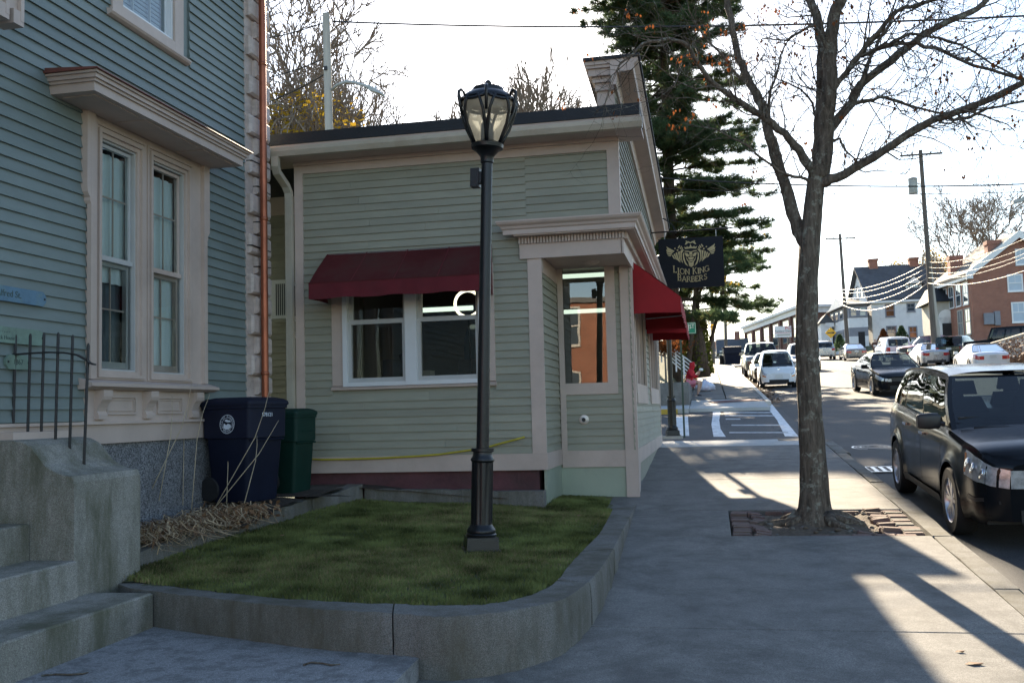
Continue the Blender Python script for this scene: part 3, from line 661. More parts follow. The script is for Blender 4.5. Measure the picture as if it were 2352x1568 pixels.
def frame(b, W, u0, u1, z0, z1, t, n0, n1, tb=None):
    tb = tb or t
    wbox(b, W, u0, u0+t, n0, n1, z0, z1); wbox(b, W, u1-t, u1, n0, n1, z0, z1); wbox(b, W, u0+t, u1-t, n0, n1-.001, z1-t, z1); wbox(b, W, u0+t, u1-t, n0, n1-.001, z0, z0+tb); return b
def wave(par, W, u0, u1, z0, z1, n, m, name='curtain', amp=.012, k=26):
    b = MB(); N = 40; b.grid([[W(u0+(u1-u0)*i/N, n+amp*math.sin(i/N*k)+amp*.5*math.sin(i/N*k*2.3+1), z) for z in (z0, (z0+z1)/2, z1)] for i in range(N+1)]); return b.build(name, m, par, True)

# ================================================================== LEFT HOUSE (teal clapboards)
HX = -5.3; HE = 11.0; HS = .4
LW = lambda u, n, z: Vector((HX+n, u, z))
house = thing('clapboard_house', 'tall teal clapboard house with cream window trim and copper downspout', 'house', V(HX, 8, .9))
W1 = [(7.72, 8.27), (8.54, 9.14)]; ZW0, ZW1, ZM = 2.385, 4.48, 3.40
UPW = (8.03, 8.93); UZ = 5.82
holes = [(W1[0][0], W1[0][1], ZW0, ZW1), (W1[1][0], W1[1][1], ZW0, ZW1), (UPW[0], UPW[1], UZ, 7.6)]
ch = [(7.52, 9.50, 1.93, 4.66), (7.86, 9.26, 5.68, 7.7)]
clap(house, 'teal_clapboard', LW, HS, 10.50, 1.935, 8.0, .1035, ch, .12, .027)
sheet(house, 'wall', 'teal_clapboard', LW, HS, HE, 1.2, 8.0, holes)
b = MB(); b.quad((HX, HE, .8), (-14, HE, .8), (-14, HE, 8), (HX, HE, 8)); b.quad((HX, HS, .3), (-14, HS, .3), (-14, HS, 8), (HX, HS, 8)); b.quad((-14, HS, .3), (-14, HE, .3), (-14, HE, 8), (-14, HS, 8)); b.build('wall', 'teal_clapboard', house)
b = MB(); b.box(-14.5, HX+.45, HS-.4, HE+.25, 8.0, 8.35); b.hexa([(-14.5, HS-.4, 8.35), (HX+.45, HS-.4, 8.35), (HX+.45, HE+.25, 8.35), (-14.5, HE+.25, 8.35)], [(-9.9, HS-.4, 9.6), (-9.7, HS-.4, 9.6), (-9.7, HE+.25, 9.6), (-9.9, HE+.25, 9.6)]); b.build('roof', 'roof_grey', house)
# water table and foundation
tr = wb('water_table', 'cream_trim', house, LW, HS, HE, .0, .055, 1.735, 1.905)
wb('water_table_cap', 'cream_trim', tr, LW, HS, HE, -.01, .085, 1.905, 1.93)
b = MB(); rows = []
for i in range(60):
    y = HS+(HE-HS)*i/59; rows.append([LW(y, .03+R.uniform(-.012, .012), z) for z in (.3, .7, .9, 1.0, 1.1, 1.2, 1.3, 1.4, 1.5, 1.6, 1.68)]+[LW(y, .02, 1.736)])
b.grid(rows); b.build('foundation', 'granite_dark', house, True)
# corner board with chamfered quoins
wb('corner_board', 'worn_trim', house, LW, 10.50, HE+.015, 0, .022, 1.93, 8.0)
z = 1.95; k = 0
while z < 7.9:
    long = k % 2 == 0; h = .235 if long else .205; u0 = 10.535 if long else 10.70; n1 = .088; b = MB(); t = .026; j = R.uniform(-.006, .006); bad = 3.6 < z < 4.9
    if bad: j += R.uniform(-.012, .012)
    lo = [LW(u0, .022, z), LW(HE+.06, .022, z), LW(HE+.06, .022, z+h), LW(u0, .022, z+h)]; m_ = [LW(u0, n1-t+j, z), LW(HE+.06, n1-t, z), LW(HE+.06, n1-t, z+h), LW(u0, n1-t+j, z+h)]
    hi = [LW(u0+t, n1+j, z+t), LW(HE+.04, n1, z+t), LW(HE+.04, n1, z+h-t), LW(u0+t, n1+j, z+h-t)]
    b.hexa(lo, m_); b.hexa([p+V(.0004, 0, 0) for p in m_], hi)
    if bad and R.random() < .8:
        zc = z+h*R.uniform(.35, .7); 
        o = b.build('quoin', 'worn_trim', house)
        a = R.uniform(-.06, .06); MB().hexa([LW(u0-.002, .02, zc-.006), LW(HE+.03, .02, zc-.008+a), LW(HE+.03, n1+.004, zc-.008+a), LW(u0-.002, n1+.004, zc-.006)], [LW(u0-.002, .02, zc+.007), LW(HE+.03, .02, zc+.003+a), LW(HE+.03, n1+.004, zc+.003+a), LW(u0-.002, n1+.004, zc+.007)]).build('crack', 'car_dark', o)
    else: b.build('quoin', 'worn_trim', house)
    z += h+.020; k += 1
# copper downspout
b = MB(); b.tube([LW(10.72, .15, 1.2), LW(10.72, .15, 8.1)], .042, 16); ds = b.build('downspout', 'copper', house, True, 60)
for z in (2.45, 4.3, 6.2): MB().lathe([(.043, z-.02), (.050, z-.015), (.050, z+.015), (.043, z+.02)], (HX+.15, 10.72, 0), 16, caps=False).build('bracket', 'copper', ds, True)
# double window
win = MB(); 
for (u0, u1) in ((7.52, 7.72), (8.27, 8.54), (9.14, 9.50)): wbox(win, LW, u0, u1, 0, .035, 2.30, 4.66)
wbox(win, LW, 7.72, 8.27, 0, .035, ZW1, 4.66); wbox(win, LW, 8.54, 9.14, 0, .035, ZW1, 4.66); wbox(win, LW, 7.72, 8.27, 0, .035, 2.30, ZW0); wbox(win, LW, 8.54, 9.14, 0, .035, 2.30, ZW0)
win = win.build('double_window', 'cream_trim', house)
b = MB()
for u0, u1 in ((7.645, 8.345), (8.465, 9.215)): frame(b, LW, u0, u1, 2.32, 4.555, .035, .035, .062, .03); frame(b, LW, u0-.04, u1+.04, 2.305, 4.60, .022, .035, .05, .01)
for u0, u1 in ((7.505, 7.57), (9.45, 9.515)): wbox(b, LW, u0, u1, .035, .075, 2.30, 4.655)
b.build('casing_moulding', 'cream_trim', win)
for s in ((7.505, -1), (9.515, 1)):    # shouldered ears at the top of the casing
    b = MB(); u, d = s; pr = [(0, 4.655), (.055, 4.655), (.055, 3.98), (.05, 3.93), (.03, 3.90), (.012, 3.885), (.018, 3.86), (.0, 3.83)]
    b.prism([LW(u+d*x if d > 0 else u-x, .004, z) for x, z in pr], (.07, 0, 0)); b.build('casing_ear', 'cream_trim', win)
for i, (u0, u1) in enumerate(W1):
    b = MB(); frame(b, LW, u0-.002, u1+.002, ZW0-.003, ZW1+.002, .020, -.09, .012); b.build('storm_frame', 'grey_sash', win)
    b = MB(); frame(b, LW, u0+.028, u1-.028, ZM, ZW1-.026, .032, -.06, -.02); wbox(b, LW, u0+.028, u1-.028, -.06, -.0, ZM-.02, ZM+.022); frame(b, LW, u0+.028, u1-.028, ZW0+.026, ZM-.021, .036, -.085, -.045, .06); b.build('sash', 'cream_trim' if i else 'grey_sash', win)
    b = MB(); um = (u0+u1)/2
    for z0, z1, n in ((ZM+.03, ZW1-.06, -.045), (ZW0+.08, ZM-.05, -.07)):
        wbox(b, LW, um-.008, um+.008, n-.006, n+.004, z0, z1); zc = z0+(z1-z0)*.55; wbox(b, LW, u0+.05, um-.008, n-.006, n+.003, zc-.008, zc+.008); wbox(b, LW, um+.008, u1-.05, n-.006, n+.003, zc-.008, zc+.008)
    b.build('muntin', 'cream_trim', win)
    MB().quad(LW(u0+.03, -.035, ZM), LW(u1-.03, -.035, ZM), LW(u1-.03, -.035, ZW1-.03), LW(u0+.03, -.035, ZW1-.03)).build('pane', 'window_glass', win)
    MB().quad(LW(u0+.03, -.02, ZW0+.03), LW(u1-.03, -.02, ZW0+.03), LW(u1-.03, -.02, ZM-.02), LW(u0+.03, -.02, ZM-.02)).build('pane' if i else 'insect_screen', 'window_glass', win)
    if i == 0:
        wave(win, LW, u0, u1-.02, ZM-.2, ZW1-.08, -.10, 'curtain'); wave(win, LW, u0, u1-.02, ZW0, ZM-.02, -.14, 'curtain_dark')
    else: wave(win, LW, u0, u1-.03, ZW0, ZW1-.10, -.10, 'curtain')
    b = MB(); b.quad(LW(u0, -.3, ZW0), LW(u1, -.3, ZW0), LW(u1, -.3, ZW1), LW(u0, -.3, ZW1))
    for u in (u0, u1): b.quad(LW(u, 0, ZW0), LW(u, -.3, ZW0), LW(u, -.3, ZW1), LW(u, 0, ZW1))
    for z in (ZW0, ZW1): b.quad(LW(u0, 0, z), LW(u1, 0, z), LW(u1, -.3, z), LW(u0, -.3, z))
    b.build('reveal', 'dark_room', win)
# sill, apron panels and scroll brackets
b = MB(); b.prism([LW(7.42, n, z) for n, z in ((0, 2.21), (.09, 2.21), (.12, 2.225), (.15, 2.235), (.15, 2.265), (.0, 2.31))], (0, 2.20, 0)); sl2 = b.build('window_sill', 'cream_trim', house)
wb('apron', 'cream_trim', house, LW, 7.50, 9.52, 0, .03, 1.93, 2.21)
for u0, u1 in ((7.78, 8.24), (8.60, 9.06)):
    b = MB(); frame(b, LW, u0, u1, 1.99, 2.16, .02, .03, .05); frame(b, LW, u0+.03, u1-.03, 2.02, 2.13, .012, .03, .042); b.build('apron_panel', 'cream_trim', house)
for u in (7.62, 8.36, 9.20):
    b = MB(); b.prism([LW(u, n, z) for n, z in ((.03, 2.205), (.125, 2.205), (.125, 2.15), (.115, 2.12), (.09, 2.09), (.07, 2.05), (.06, 2.02), (.075, 1.985), (.075, 1.95), (.03, 1.95))], (0, .13, 0)); b.build('bracket', 'cream_trim', house)
# projecting hood over the double window
HF = .47; Z0 = 4.655
b = MB()
for n, z0, z1, e in ((HF-.04, Z0, Z0+.075, .0), (HF-.02, Z0+.075, Z0+.10, .02), (HF+.0, Z0+.10, Z0+.135, .04), (HF+.02, Z0+.135, Z0+.155, .06)):
    wbox(b, LW, 7.03-e, 9.64+e, .0, n, z0, z1+.0005)
hd = b.build('window_hood', 'cream_trim', house)
b = MB(); b.hexa([LW(6.95, 0, Z0+.157), LW(9.72, 0, Z0+.157), LW(9.72, HF+.045, Z0+.157), LW(6.95, HF+.045, Z0+.157)], [LW(6.95, 0, Z0+.20), LW(9.72, 0, Z0+.20), LW(9.72, HF+.04, Z0+.168), LW(6.95, HF+.04, Z0+.168)]); b.build('hood_roof', 'flash_red', hd)
b = MB()
for u0, u1 in ((7.12, 7.75), (7.85, 8.8), (8.9, 9.55)): frame(b, LW, u0, u1, 0, 1, .02, 0, 1) if False else wbox(b, LW, u0, u1, .06, HF-.1, Z0-.008, Z0)
b.build('soffit_panel', 'cream_trim', hd)
# upper window
b = MB(); frame(b, LW, 7.86, 9.10, 5.70, 7.75, .165, 0, .04, .12); 
b.prism([LW(7.80, n, z) for n, z in ((0, 5.655), (.03, 5.655), (.06, 5.67), (.075, 5.69), (.075, 5.705), (0, 5.73))], (0, 1.40, 0))
uw = b.build('upper_window', 'cream_trim', house)
b = MB(); frame(b, LW, UPW[0]-.002, UPW[1]+.002, UZ-.002, 7.6, .035, -.09, .015); frame(b, LW, UPW[0]+.035, UPW[1]-.035, UZ+.033, 7.5, .035, -.08, -.03); b.build('sash', 'white_vinyl', uw)
b = MB()
for q in (.33, .66): u = UPW[0]+(UPW[1]-UPW[0])*q; wbox(b, LW, u-.007, u+.007, -.075, -.05, UZ+.06, 7.5)
wbox(b, LW, UPW[0]+.07, UPW[1]-.07, -.074, -.051, 6.35, 6.364); b.build('muntin', 'white_vinyl', uw)
MB().quad(LW(UPW[0], -.04, UZ), LW(UPW[1], -.04, UZ), LW(UPW[1], -.04, 7.6), LW(UPW[0], -.04, 7.6)).build('pane', 'window_glass', uw)
for k in range(34): wb('blind_slat', 'blind_blue', uw, LW, UPW[0]+.01, UPW[1]-.03, -.110, -.095, UZ+.02+k*.045, UZ+.052+k*.045)
b = MB(); b.quad(LW(UPW[0], -.3, UZ), LW(UPW[1], -.3, UZ), LW(UPW[1], -.3, 7.6), LW(UPW[0], -.3, 7.6))
for u in UPW: b.quad(LW(u, 0, UZ), LW(u, -.3, UZ), LW(u, -.3, 7.6), LW(u, 0, 7.6))
b.quad(LW(UPW[0], 0, UZ), LW(UPW[1], 0, UZ), LW(UPW[1], -.3, UZ), LW(UPW[0], -.3, UZ)); b.build('reveal', 'dark_room', uw)
# door-hood bracket that hangs into the top left corner
DX = HX+.55
c = PX(50, 62, DX); b = MB(); b.box(HX, DX, 5.2, c.y, c.z+.09, c.z+.75)
b.box(HX, DX+.06, 5.0, c.y+.07, c.z+.36, c.z+.45); b.box(HX, DX+.10, 5.0, c.y+.11, c.z+.45, c.z+.50)
dh = b.build('door_hood', 'cream_trim', house)
b = MB()
for k in range(3):
    y1 = c.y-.012-k*.15; b.prism([(DX, y1, c.z+.095), (DX, y1-.09, c.z+.095), (DX, y1-.09, c.z+.34), (DX, y1-.075, c.z+.35), (DX, y1-.015, c.z+.35), (DX, y1, c.z+.34)], (.02, 0, 0)) if k == 5 else b.box(DX+.001, DX+.03, y1-.035, y1, c.z+.02, c.z+.355)
    b.box(DX+.001, DX+.03, y1-.11, y1-.036, c.z+.29, c.z+.355); b.box(DX-.14, DX+.028, y1-.105, y1, c.z-.015, c.z+.089)
b.build('dentil', 'cream_trim', dh)

# ------------------------------------------------------------------ plaques on the teal wall
def plaque(name, label, x0, x1, y0, y1, m, pts, text=None):
    a = PX(x1, y0, HX+.03); c_ = PX(x1, y1, HX+.03); d = PX(x0, y0, HX+.03); zt = (a.z); zb = c_.z; u1 = a.y; u0 = d.y; hc = (zt-zb)
    u0 = u1-pts[1]; e = hc*.32
    b = MB(); P = [(u0, zb+e), (u0+e, zb), (u1-e, zb), (u1, zb+e*.9), (u1, zt-e*.9), (u1-e, zt), (u0+e, zt), (u0, zt-e)]
    b.prism([LW(u, .021, z) for u, z in P], (.022, 0, 0)); t = thing(name, label, 'plaque', LW((u0+u1)/2, .02, zb)); o = b.build('board', m, t)
    b = MB()
    for u in (u0+e*.7, u1-e*.5): b.lathe([(0, 0), (.009, 0), (.009, .003), (0, .003)], LW(u, .0432, (zb+zt)/2), 8, Matrix(((0, 0, 1), (1, 0, 0), (0, 1, 0))))
    b.build('screw', 'car_dark', t)
    if text:
        n = len(text)
        for i, (s, q) in enumerate(text): textmesh('lettering', s, hc*q, 'plaque_letter', axes(LW((u0+u1)/2, .0432, zb+hc*(.5 if n == 1 else (.70 if i == 0 else .32))), (0, 1, 0), (0, 0, 1)), t, .0015)
    return t
plaque('house_plaque', 'weathered blue wooden plaque reading Alfred St. on teal wall', 0, 103, 672, 705, 'plaque_blue', (0, .95), [('19 Alfred St.', .62)])
plaque('house_plaque', 'faded green plaque with two worn lines of lettering behind the iron railing', 0, 98, 760, 795, 'plaque_green', (0, .9), [('- - - - -', .34), ('Rock House', .36)])
plaque('house_plaque', 'small octagonal green date plaque lowest behind the iron railing', 8, 66, 817, 850, 'plaque_green', (0, .27), [('1867', .5)])

# ================================================================== GRANITE STEPS
stp = thing('granite_steps', 'weathered granite steps with curved cheek wall beside teal house', 'steps', V(-4.2, 5.5, .4))
ST = 'granite_step'
def gbox(name, x0, x1, y0, y1, z0, z1, m=ST, bev=.012, tilt=0):
    b = MB(); e = bev
    b.hexa([(x0, y0, z0), (x1, y0, z0), (x1, y1, z0), (x0, y1, z0)], [(x0, y0, z1-e), (x1, y0, z1-e), (x1, y1, z1-e), (x0, y1, z1-e)]); b.f.pop(1); i = len(b.v)-4; j = len(b.v)
    b.v += [(x0+e, y0+e, z1), (x1-e, y0+e, z1), (x1-e, y1-e, z1), (x0+e, y1-e, z1)]; b.f.append((j, j+1, j+2, j+3))
    for k in range(4): b.f.append((i+k, i+(k+1) % 4, j+(k+1) % 4, j+k))
    return b.build(name, m, stp)
gbox('step', -4.75, -3.97, 2.2, 6.43, .40, .695); gbox('step', -5.1, -4.42, 2.4, 6.205, .64, .955); gbox('step', -5.28, -4.80, 2.4, 6.20, .93, 1.215); gbox('step', -5.29, -5.12, 2.4, 6.195, 1.2, 1.48)
# landing slab on the pavement
LS = thing('landing_slab', 'broad flat cracked granite slab at the foot of the steps', 'slab', V(-2.9, 5.5, .4))
b = MB(); q = [(-4.0, 2.0), (-1.62, 2.0), (-1.80, 5.98), (-3.98, 6.45)]; b.hexa([(x, y, gz(y)-.12) for x, y in q], [(x, y, .45) for x, y in q]); b.build('slab', 'granite_slab', LS)
# cheek wall with an S-curved top
CY0, CY1 = 6.21, 7.03; CX = -4.45
prof = [(0, 1.50), (.02, 1.545), (.10, 1.56), (.17, 1.585), (.24, 1.63), (.30, 1.70), (.36, 1.765), (.43, 1.80), (.52, 1.812), (.86, 1.812)]
b = MB(); rows = []
for n_, z in prof: rows.append([(CX-n_, CY0+.012, z), (CX-n_, CY1-.012, z)])
b.grid(rows)
P = [(CX, .4)]+[(CX-n_, z-.006) for n_, z in prof]+[(CX-.86, .4)]
b.poly([(x, CY0, z) for x, z in P][::-1]); b.poly([(x, CY1, z) for x, z in P]); b.quad((CX, CY0, .4), (CX, CY1, .4), (CX, CY1, 1.494), (CX, CY0, 1.494))
for k in range(len(prof)-1):
    (n0, z0), (n1, z1) = prof[k], prof[k+1]
    b.quad((CX-n0, CY0, z0-.006), (CX-n1, CY0, z1-.006), (CX-n1, CY0+.012, z1), (CX-n0, CY0+.012, z0)); b.quad((CX-n0, CY1, z0-.006), (CX-n0, CY1-.012, z0), (CX-n1, CY1-.012, z1), (CX-n1, CY1, z1-.006))
b.quad((CX, CY0, 1.494), (CX, CY1, 1.494), (CX, CY1-.012, 1.50), (CX, CY0+.012, 1.50)); b.build('cheek_wall', ST, stp)
MB().box(-5.4, -4.98, 6.25, 6.9, 1.80, 1.865).build('block', 'cream_trim', stp)
# iron railing
RY = 6.62
rl = thing('iron_railing', 'dark wrought iron railing of upright bars on the granite cheek wall', 'railing', V(-4.8, RY, 1.8))
bx = [(2, 770), (36, 768), (70, 766), (101, 764), (134, 763), (167, 769), (203, 788)]
xs_ = []
for i, (x, y) in enumerate(bx):
    p = PY(x, y, RY); xb = PY(x+(-7 if i < 6 else -10), 1050, RY).x; nn = CX-xb
    zb = float(np.interp(max(nn, 0), [q[0] for q in prof], [q[1] for q in prof]))
    b = MB(); b.tube([(xb, RY, zb-.01), (p.x, RY, p.z-.02), (p.x+.001, RY, p.z)], [.011, .011, .006], 8); b.build('bar', 'rail_iron', rl, True, 40); xs_.append(p.x)
for k in range(1, 4):
    x = xs_[0]-.14*k; MB().tube([(x-.02, RY, 1.7), (x, RY, PY(2, 770, RY).z)], .011, 8).build('bar', 'rail_iron', rl, True, 40)
pts = [PY(x, y, RY-.0) for x, y in ((-140, 824), (0, 817), (60, 812), (110, 809), (150, 810), (178, 815), (200, 827), (208, 834), (218, 837))]
b = MB(); rows = [[p+V(0, -.018, -.006), p+V(0, .018, -.006), p+V(0, .018, .006), p+V(0, -.018, .006)] for p in pts]; b.grid(rows, True); b.poly(rows[-1]); b.build('handrail', 'rail_iron', rl)

# ================================================================== WHEELED BINS
def bin_(name, label, c, rz, body, sc=1., wd=.62, dp=.72, ht=1.0):
    t = thing(name, label, 'bin', c, rz, None)
    def rr(w, d, z, r=.045, n=4):
        P = []
        for cx, cy, a0 in ((w/2-r, d/2-r, 0), (-w/2+r, d/2-r, 90), (-w/2+r, -d/2+r, 180), (w/2-r, -d/2+r, 270)):
            for k in range(n+1): a = math.radians(a0+90*k/n); P.append((cx+r*math.cos(a), cy+r*math.sin(a), z))
        return P
    b = MB(); secs = [(.80, .66, 0), (.82, .70, .03), (.90, .86, .60), (.905, .87, .615), (.97, .955, .62), (.985, .975, .90), (1.02, 1.02, .905), (1.02, 1.02, .94)]
    b.grid([rr(wd*a, dp*d, ht*z) for a, d, z in secs], True); b.poly(rr(wd*.8, dp*.66, 0)[::-1]); b.f = [f for f in b.f]; b.build('body', body, t, True, 35, True)
    b = MB(); secs = [(1.05, 1.05, .935), (1.06, 1.06, .955), (1.04, 1.04, .975), (.94, .94, .995), (.7, .7, 1.015)]
    b.grid([rr(wd*a, dp*d, ht*z) for a, d, z in secs], True); b.poly(rr(wd*.7, dp*.7, ht*1.015)); b.poly(rr(wd*1.05, dp*1.05, ht*.935)[::-1]); lid = b.build('lid', body, t, True, 35, True)
    b = MB(); b.box(-wd*.42, wd*.42, dp*.5, dp*.72, ht*.955, ht*.975); b.tube([(-wd*.4, dp*.66, ht*.93), (wd*.4, dp*.66, ht*.93)], .016, 8); b.build('handle', body, t, False, None, True)
    for s in (-1, 1):
        o = MB().lathe([(.03, -.03), (.12, -.03), (.13, -.015), (.13, .015), (.12, .03), (.03, .03)], V(s*(wd*.40), dp*.38, .13), 18, Matrix.Rotation(PI/2, 3, 'Y')).build('wheel', 'rubber', t, True, 40, True)
    b = MB(); b.tube([(s*wd*.43, -dp*.455*1, ht*.60) for s in (-1, 1)], .012, 6); b.tube([(-wd*.2, -dp*.46, ht*.74), (wd*.2, -dp*.46, ht*.74)], .014, 6); b.build('grab_bar', body, t, False, None, True)
    return t
BZ = 1.06
bb = bin_('wheeled_bin', 'navy blue wheeled bin with round white city seal by teal house', V(-4.87, 9.64, BZ-.0), math.radians(76), 'bin_blue', wd=.62, dp=.66, ht=1.07)
gb = bin_('wheeled_bin', 'dark green wheeled bin beside the shop corner behind the blue bin', V(-4.80, 10.66, BZ-.0), math.radians(80), 'bin_green', wd=.44, dp=.44, ht=.95)
# seal on the blue bin: ring, lettering, landscape
def seal(t, wd, dp, ht):
    # on local face -x... the side wall of the bin that faces the camera
    M0 = axes(V(-wd*.462-.0, -dp*.06, ht*.755), (0, -1, 0), (.06, 0, 1))
    return M0
M0 = seal(bb, .62, .66, 1.07); Rr = .098
def ring(b, r0, r1, n=40):
    for k in range(n):
        a, c = 2*PI*k/n, 2*PI*(k+1)/n; b.quad(M0 @ V(r0*math.cos(a), r0*math.sin(a), .03), M0 @ V(r1*math.cos(a), r1*math.sin(a), .03), M0 @ V(r1*math.cos(c), r1*math.sin(c), .03), M0 @ V(r0*math.cos(c), r0*math.sin(c), .03))
b = MB(); ring(b, Rr*.95, Rr); ring(b, Rr*.66, Rr*.70)
b.poly([M0 @ V(Rr*x, Rr*y, .03) for x, y in ((-.52, -.38), (-.2, -.55), (.25, -.55), (.55, -.3), (.45, -.05), (.1, .05), (-.1, -.1), (-.45, .1))])
b.poly([M0 @ V(Rr*x, Rr*y, .03) for x, y in ((-.35, .32), (0, .2), (.5, .22), (.4, .4), (.1, .42), (-.05, .52), (-.3, .45))])
so_ = b.build('seal', 'decal_white', bb, False, None, True)
def arctext(s, r, a0, a1, size, par, flip=False):
    n = len(s)
    for i, ch_ in enumerate(s):
        if ch_ == ' ': continue
        a = math.radians(a0+(a1-a0)*i/(n-1)); rot = a-PI/2 if not flip else a+PI/2
        o = textmesh('letter', ch_, size, 'decal_white', M0 @ Matrix.Translation((r*math.cos(a), r*math.sin(a), .03)) @ Matrix.Rotation(rot, 4, 'Z'), par, .0)
arctext('CITY OF BIDDEFORD', Rr*.82, 205, -25, .030, so_); arctext('MAINE', Rr*.83, 238, 302, .030, so_, True)
textmesh('serial_label', '578121', .058, 'decal_white', axes(V(-.03, -.66*.492-.006, 1.07*.84), (1, 0, 0), (0, .05, 1)), None, .001)
sn = bpy.data.objects['serial_label']; sn.parent = bb
b = MB(); M1 = axes(V(-.44*.47, .05, .80), (0, -1, 0), (.06, 0, 1)); b.quad(M1 @ V(-.02, -.05, .012), M1 @ V(.02, -.05, .012), M1 @ V(.02, .05, .012), M1 @ V(-.02, .05, .012)); b.build('sticker', 'decal_white', gb, False, None, True)

# ------------------------------------------------------------------ dead perennials and dry stalks in the bed
b = MB(); b2 = MB()
def bedspot():
    t = R.random(); p = E1[0].lerp(E1[2], t*.95+.02); q = V(-5.1, p.y+.35, p.z); s = R.random()**1.1; return p.lerp(q, s*.8)+V(0, .0, .0)
for k in range(1500):
    p = bedspot()+V(0, .12, 0); p.z = .90+.05*(p.y-7)/2+R.uniform(-.03, .10); L = R.uniform(.12, .36); a = R.uniform(0, 6.28) if R.random() < .75 else R.gauss(-.8, .7); d = V(math.cos(a), math.sin(a), 0); w_ = V(-d.y, d.x, R.uniform(-.4, .4))*R.uniform(.003, .008)
    h = R.uniform(-.01, .05); pts = [p+d*L*t+V(.11*math.sin(3.3*t+k)*t, .11*math.cos(3.7*t+k*2)*t, h*4*t*(1-t)-.07*t*t+.02*math.sin(9*t+k)) for t in (0, .25, .5, .75, 1)]
    tgt = b if R.random() < .62 else b2
    tgt.grid([[q-w_*(1-.6*abs(2*i/4-1)), q+w_*(1-.6*abs(2*i/4-1))] for i, q in enumerate(pts)])
struct(tag(b.build('dead_perennials', 'straw'), 'heap of pale dead perennial leaves in the planting bed', 'dead plants'), 'stuff')
for k in range(420):
    p = E1[1].lerp(E1[2], R.gauss(.62, .22))+V(R.gauss(.0, .10)-.05, R.gauss(.02, .10)+.04, R.uniform(-.06, .10)); s = R.uniform(.015, .05); u = V(R.uniform(-1, 1), R.uniform(-1, 1), R.uniform(-1, 1)).normalized()*s; v = u.orthogonal().normalized()*s*.6
    b2.quad(p-u, p-v, p+u, p+v)
struct(tag(b2.build('dead_leaves', 'dead_leaf'), 'clump of brown withered leaves hanging over the bed edging', 'dead plants'), 'stuff')
stalks = [((318, 1105, 440, 880), .1), ((345, 1110, 395, 905), .05), ((420, 1130, 482, 905), -.05), ((470, 1130, 640, 965), .10), ((465, 1140, 620, 890), .12), ((400, 1120, 455, 880), -.08), ((540, 1120, 590, 1000), .05), ((318, 1205, 470, 1150), .04), ((500, 1130, 530, 920), .0)]
for i, ((x0, y0, x1, y1), bend) in enumerate(stalks):
    p = PY(x0+20, y0+40, 8.5+.1*i); q = PY(x1, y1, 8.7+.1*i); m = p.lerp(q, .55)+V(bend, 0, .06); pts = [p, p.lerp(m, .5)+V(0, 0, .0), m, m.lerp(q, .5)+V(bend*.2, 0, .03), q]
    o = MB().tube(pts, [.005, .0045, .004, .003, .0015], 5).build('dry_stalk', 'stalk', None, True)
    tag(o, ['leftmost tall dry plant stalk leaning right beside the cheek wall', 'thin dry stalk rising in front of the granite foundation', 'dry stalk standing upright between cheek wall and blue bin', 'longest pale dry stalk arching across the blue bin', 'pale dry stalk crossing diagonally over the bin seal', 'bent dry stalk with drooping tip before the window sill', 'short dark dry stalk low in front of the blue bin', 'pale dry stalk lying flat on the bed soil', 'slender dry stalk just left of the bin seal'][i], 'dry stalk', 'dry stalks in the planting bed')
# ================================================================== BARBER SHOP
YB = 11.6; YR = 12.8; SX = -.985; YF = 19.6; BLX = -5.02
FWL = lambda u, n, z: Vector((u, YB-n, z))            # wall facing the camera
RWL = lambda u, n, z: Vector((u, YR-n, z))            # set-back wall under the overhang
SWL = lambda u, n, z: Vector((SX+n, u, z))            # street wall
XN = -1.96
NWL = lambda u, n, z: Vector((XN+n, u, z))            # return wall of the notch
shop = thing('barber_shop', 'low sage green clapboard barber shop with cream trim and red awnings', 'shop', V(-3, 13, 1.0))
ZT0, ZT1 = 1.215, 1.415; ZF = 5.04
SAGE, CR = 'sage_clapboard', 'cream_trim'
CH = .0965
wo = [(-4.475, -3.665, 2.30, 3.62), (-3.545, -2.705, 2.30, 3.62)]
clap(shop, SAGE, FWL, BLX, -2.11, ZT1, ZF, CH, [(-4.65, -2.54, 2.22, 3.72)], .3)
clap(shop, SAGE, FWL, -2.11, -1.10, 4.15, ZF, CH, (), .3)
sheet(shop, 'wall', SAGE, FWL, BLX-.1, XN, ZT0, 5.6, wo); sheet(shop, 'wall', SAGE, FWL, XN, SX, 4.0, 5.6)
# trim boards
for nm, a in (('corner_board', (-5.135, -5.02, .0, .03, ZT1, ZF)), ('corner_board', (-2.11, XN+.022, .0, .028, ZT1, 3.79)), ('corner_board', (-1.10, SX+.02, 0, .028, 4.18, ZF)), ('frieze', (-5.135, SX+.02, 0, .03, ZF, 5.19)), ('skirt_board', (-5.135, XN+.03, -.02, .035, ZT0, ZT1-.001))): wb(nm, CR, shop, FWL, *a)
wb('frieze_moulding', CR, shop, FWL, -5.13, SX+.02, .03, .07, 5.14, 5.188)
# foundation
wb('foundation', 'maroon_base', shop, FWL, -5.2, -2.045, -.25, -.03, .6, ZT0)
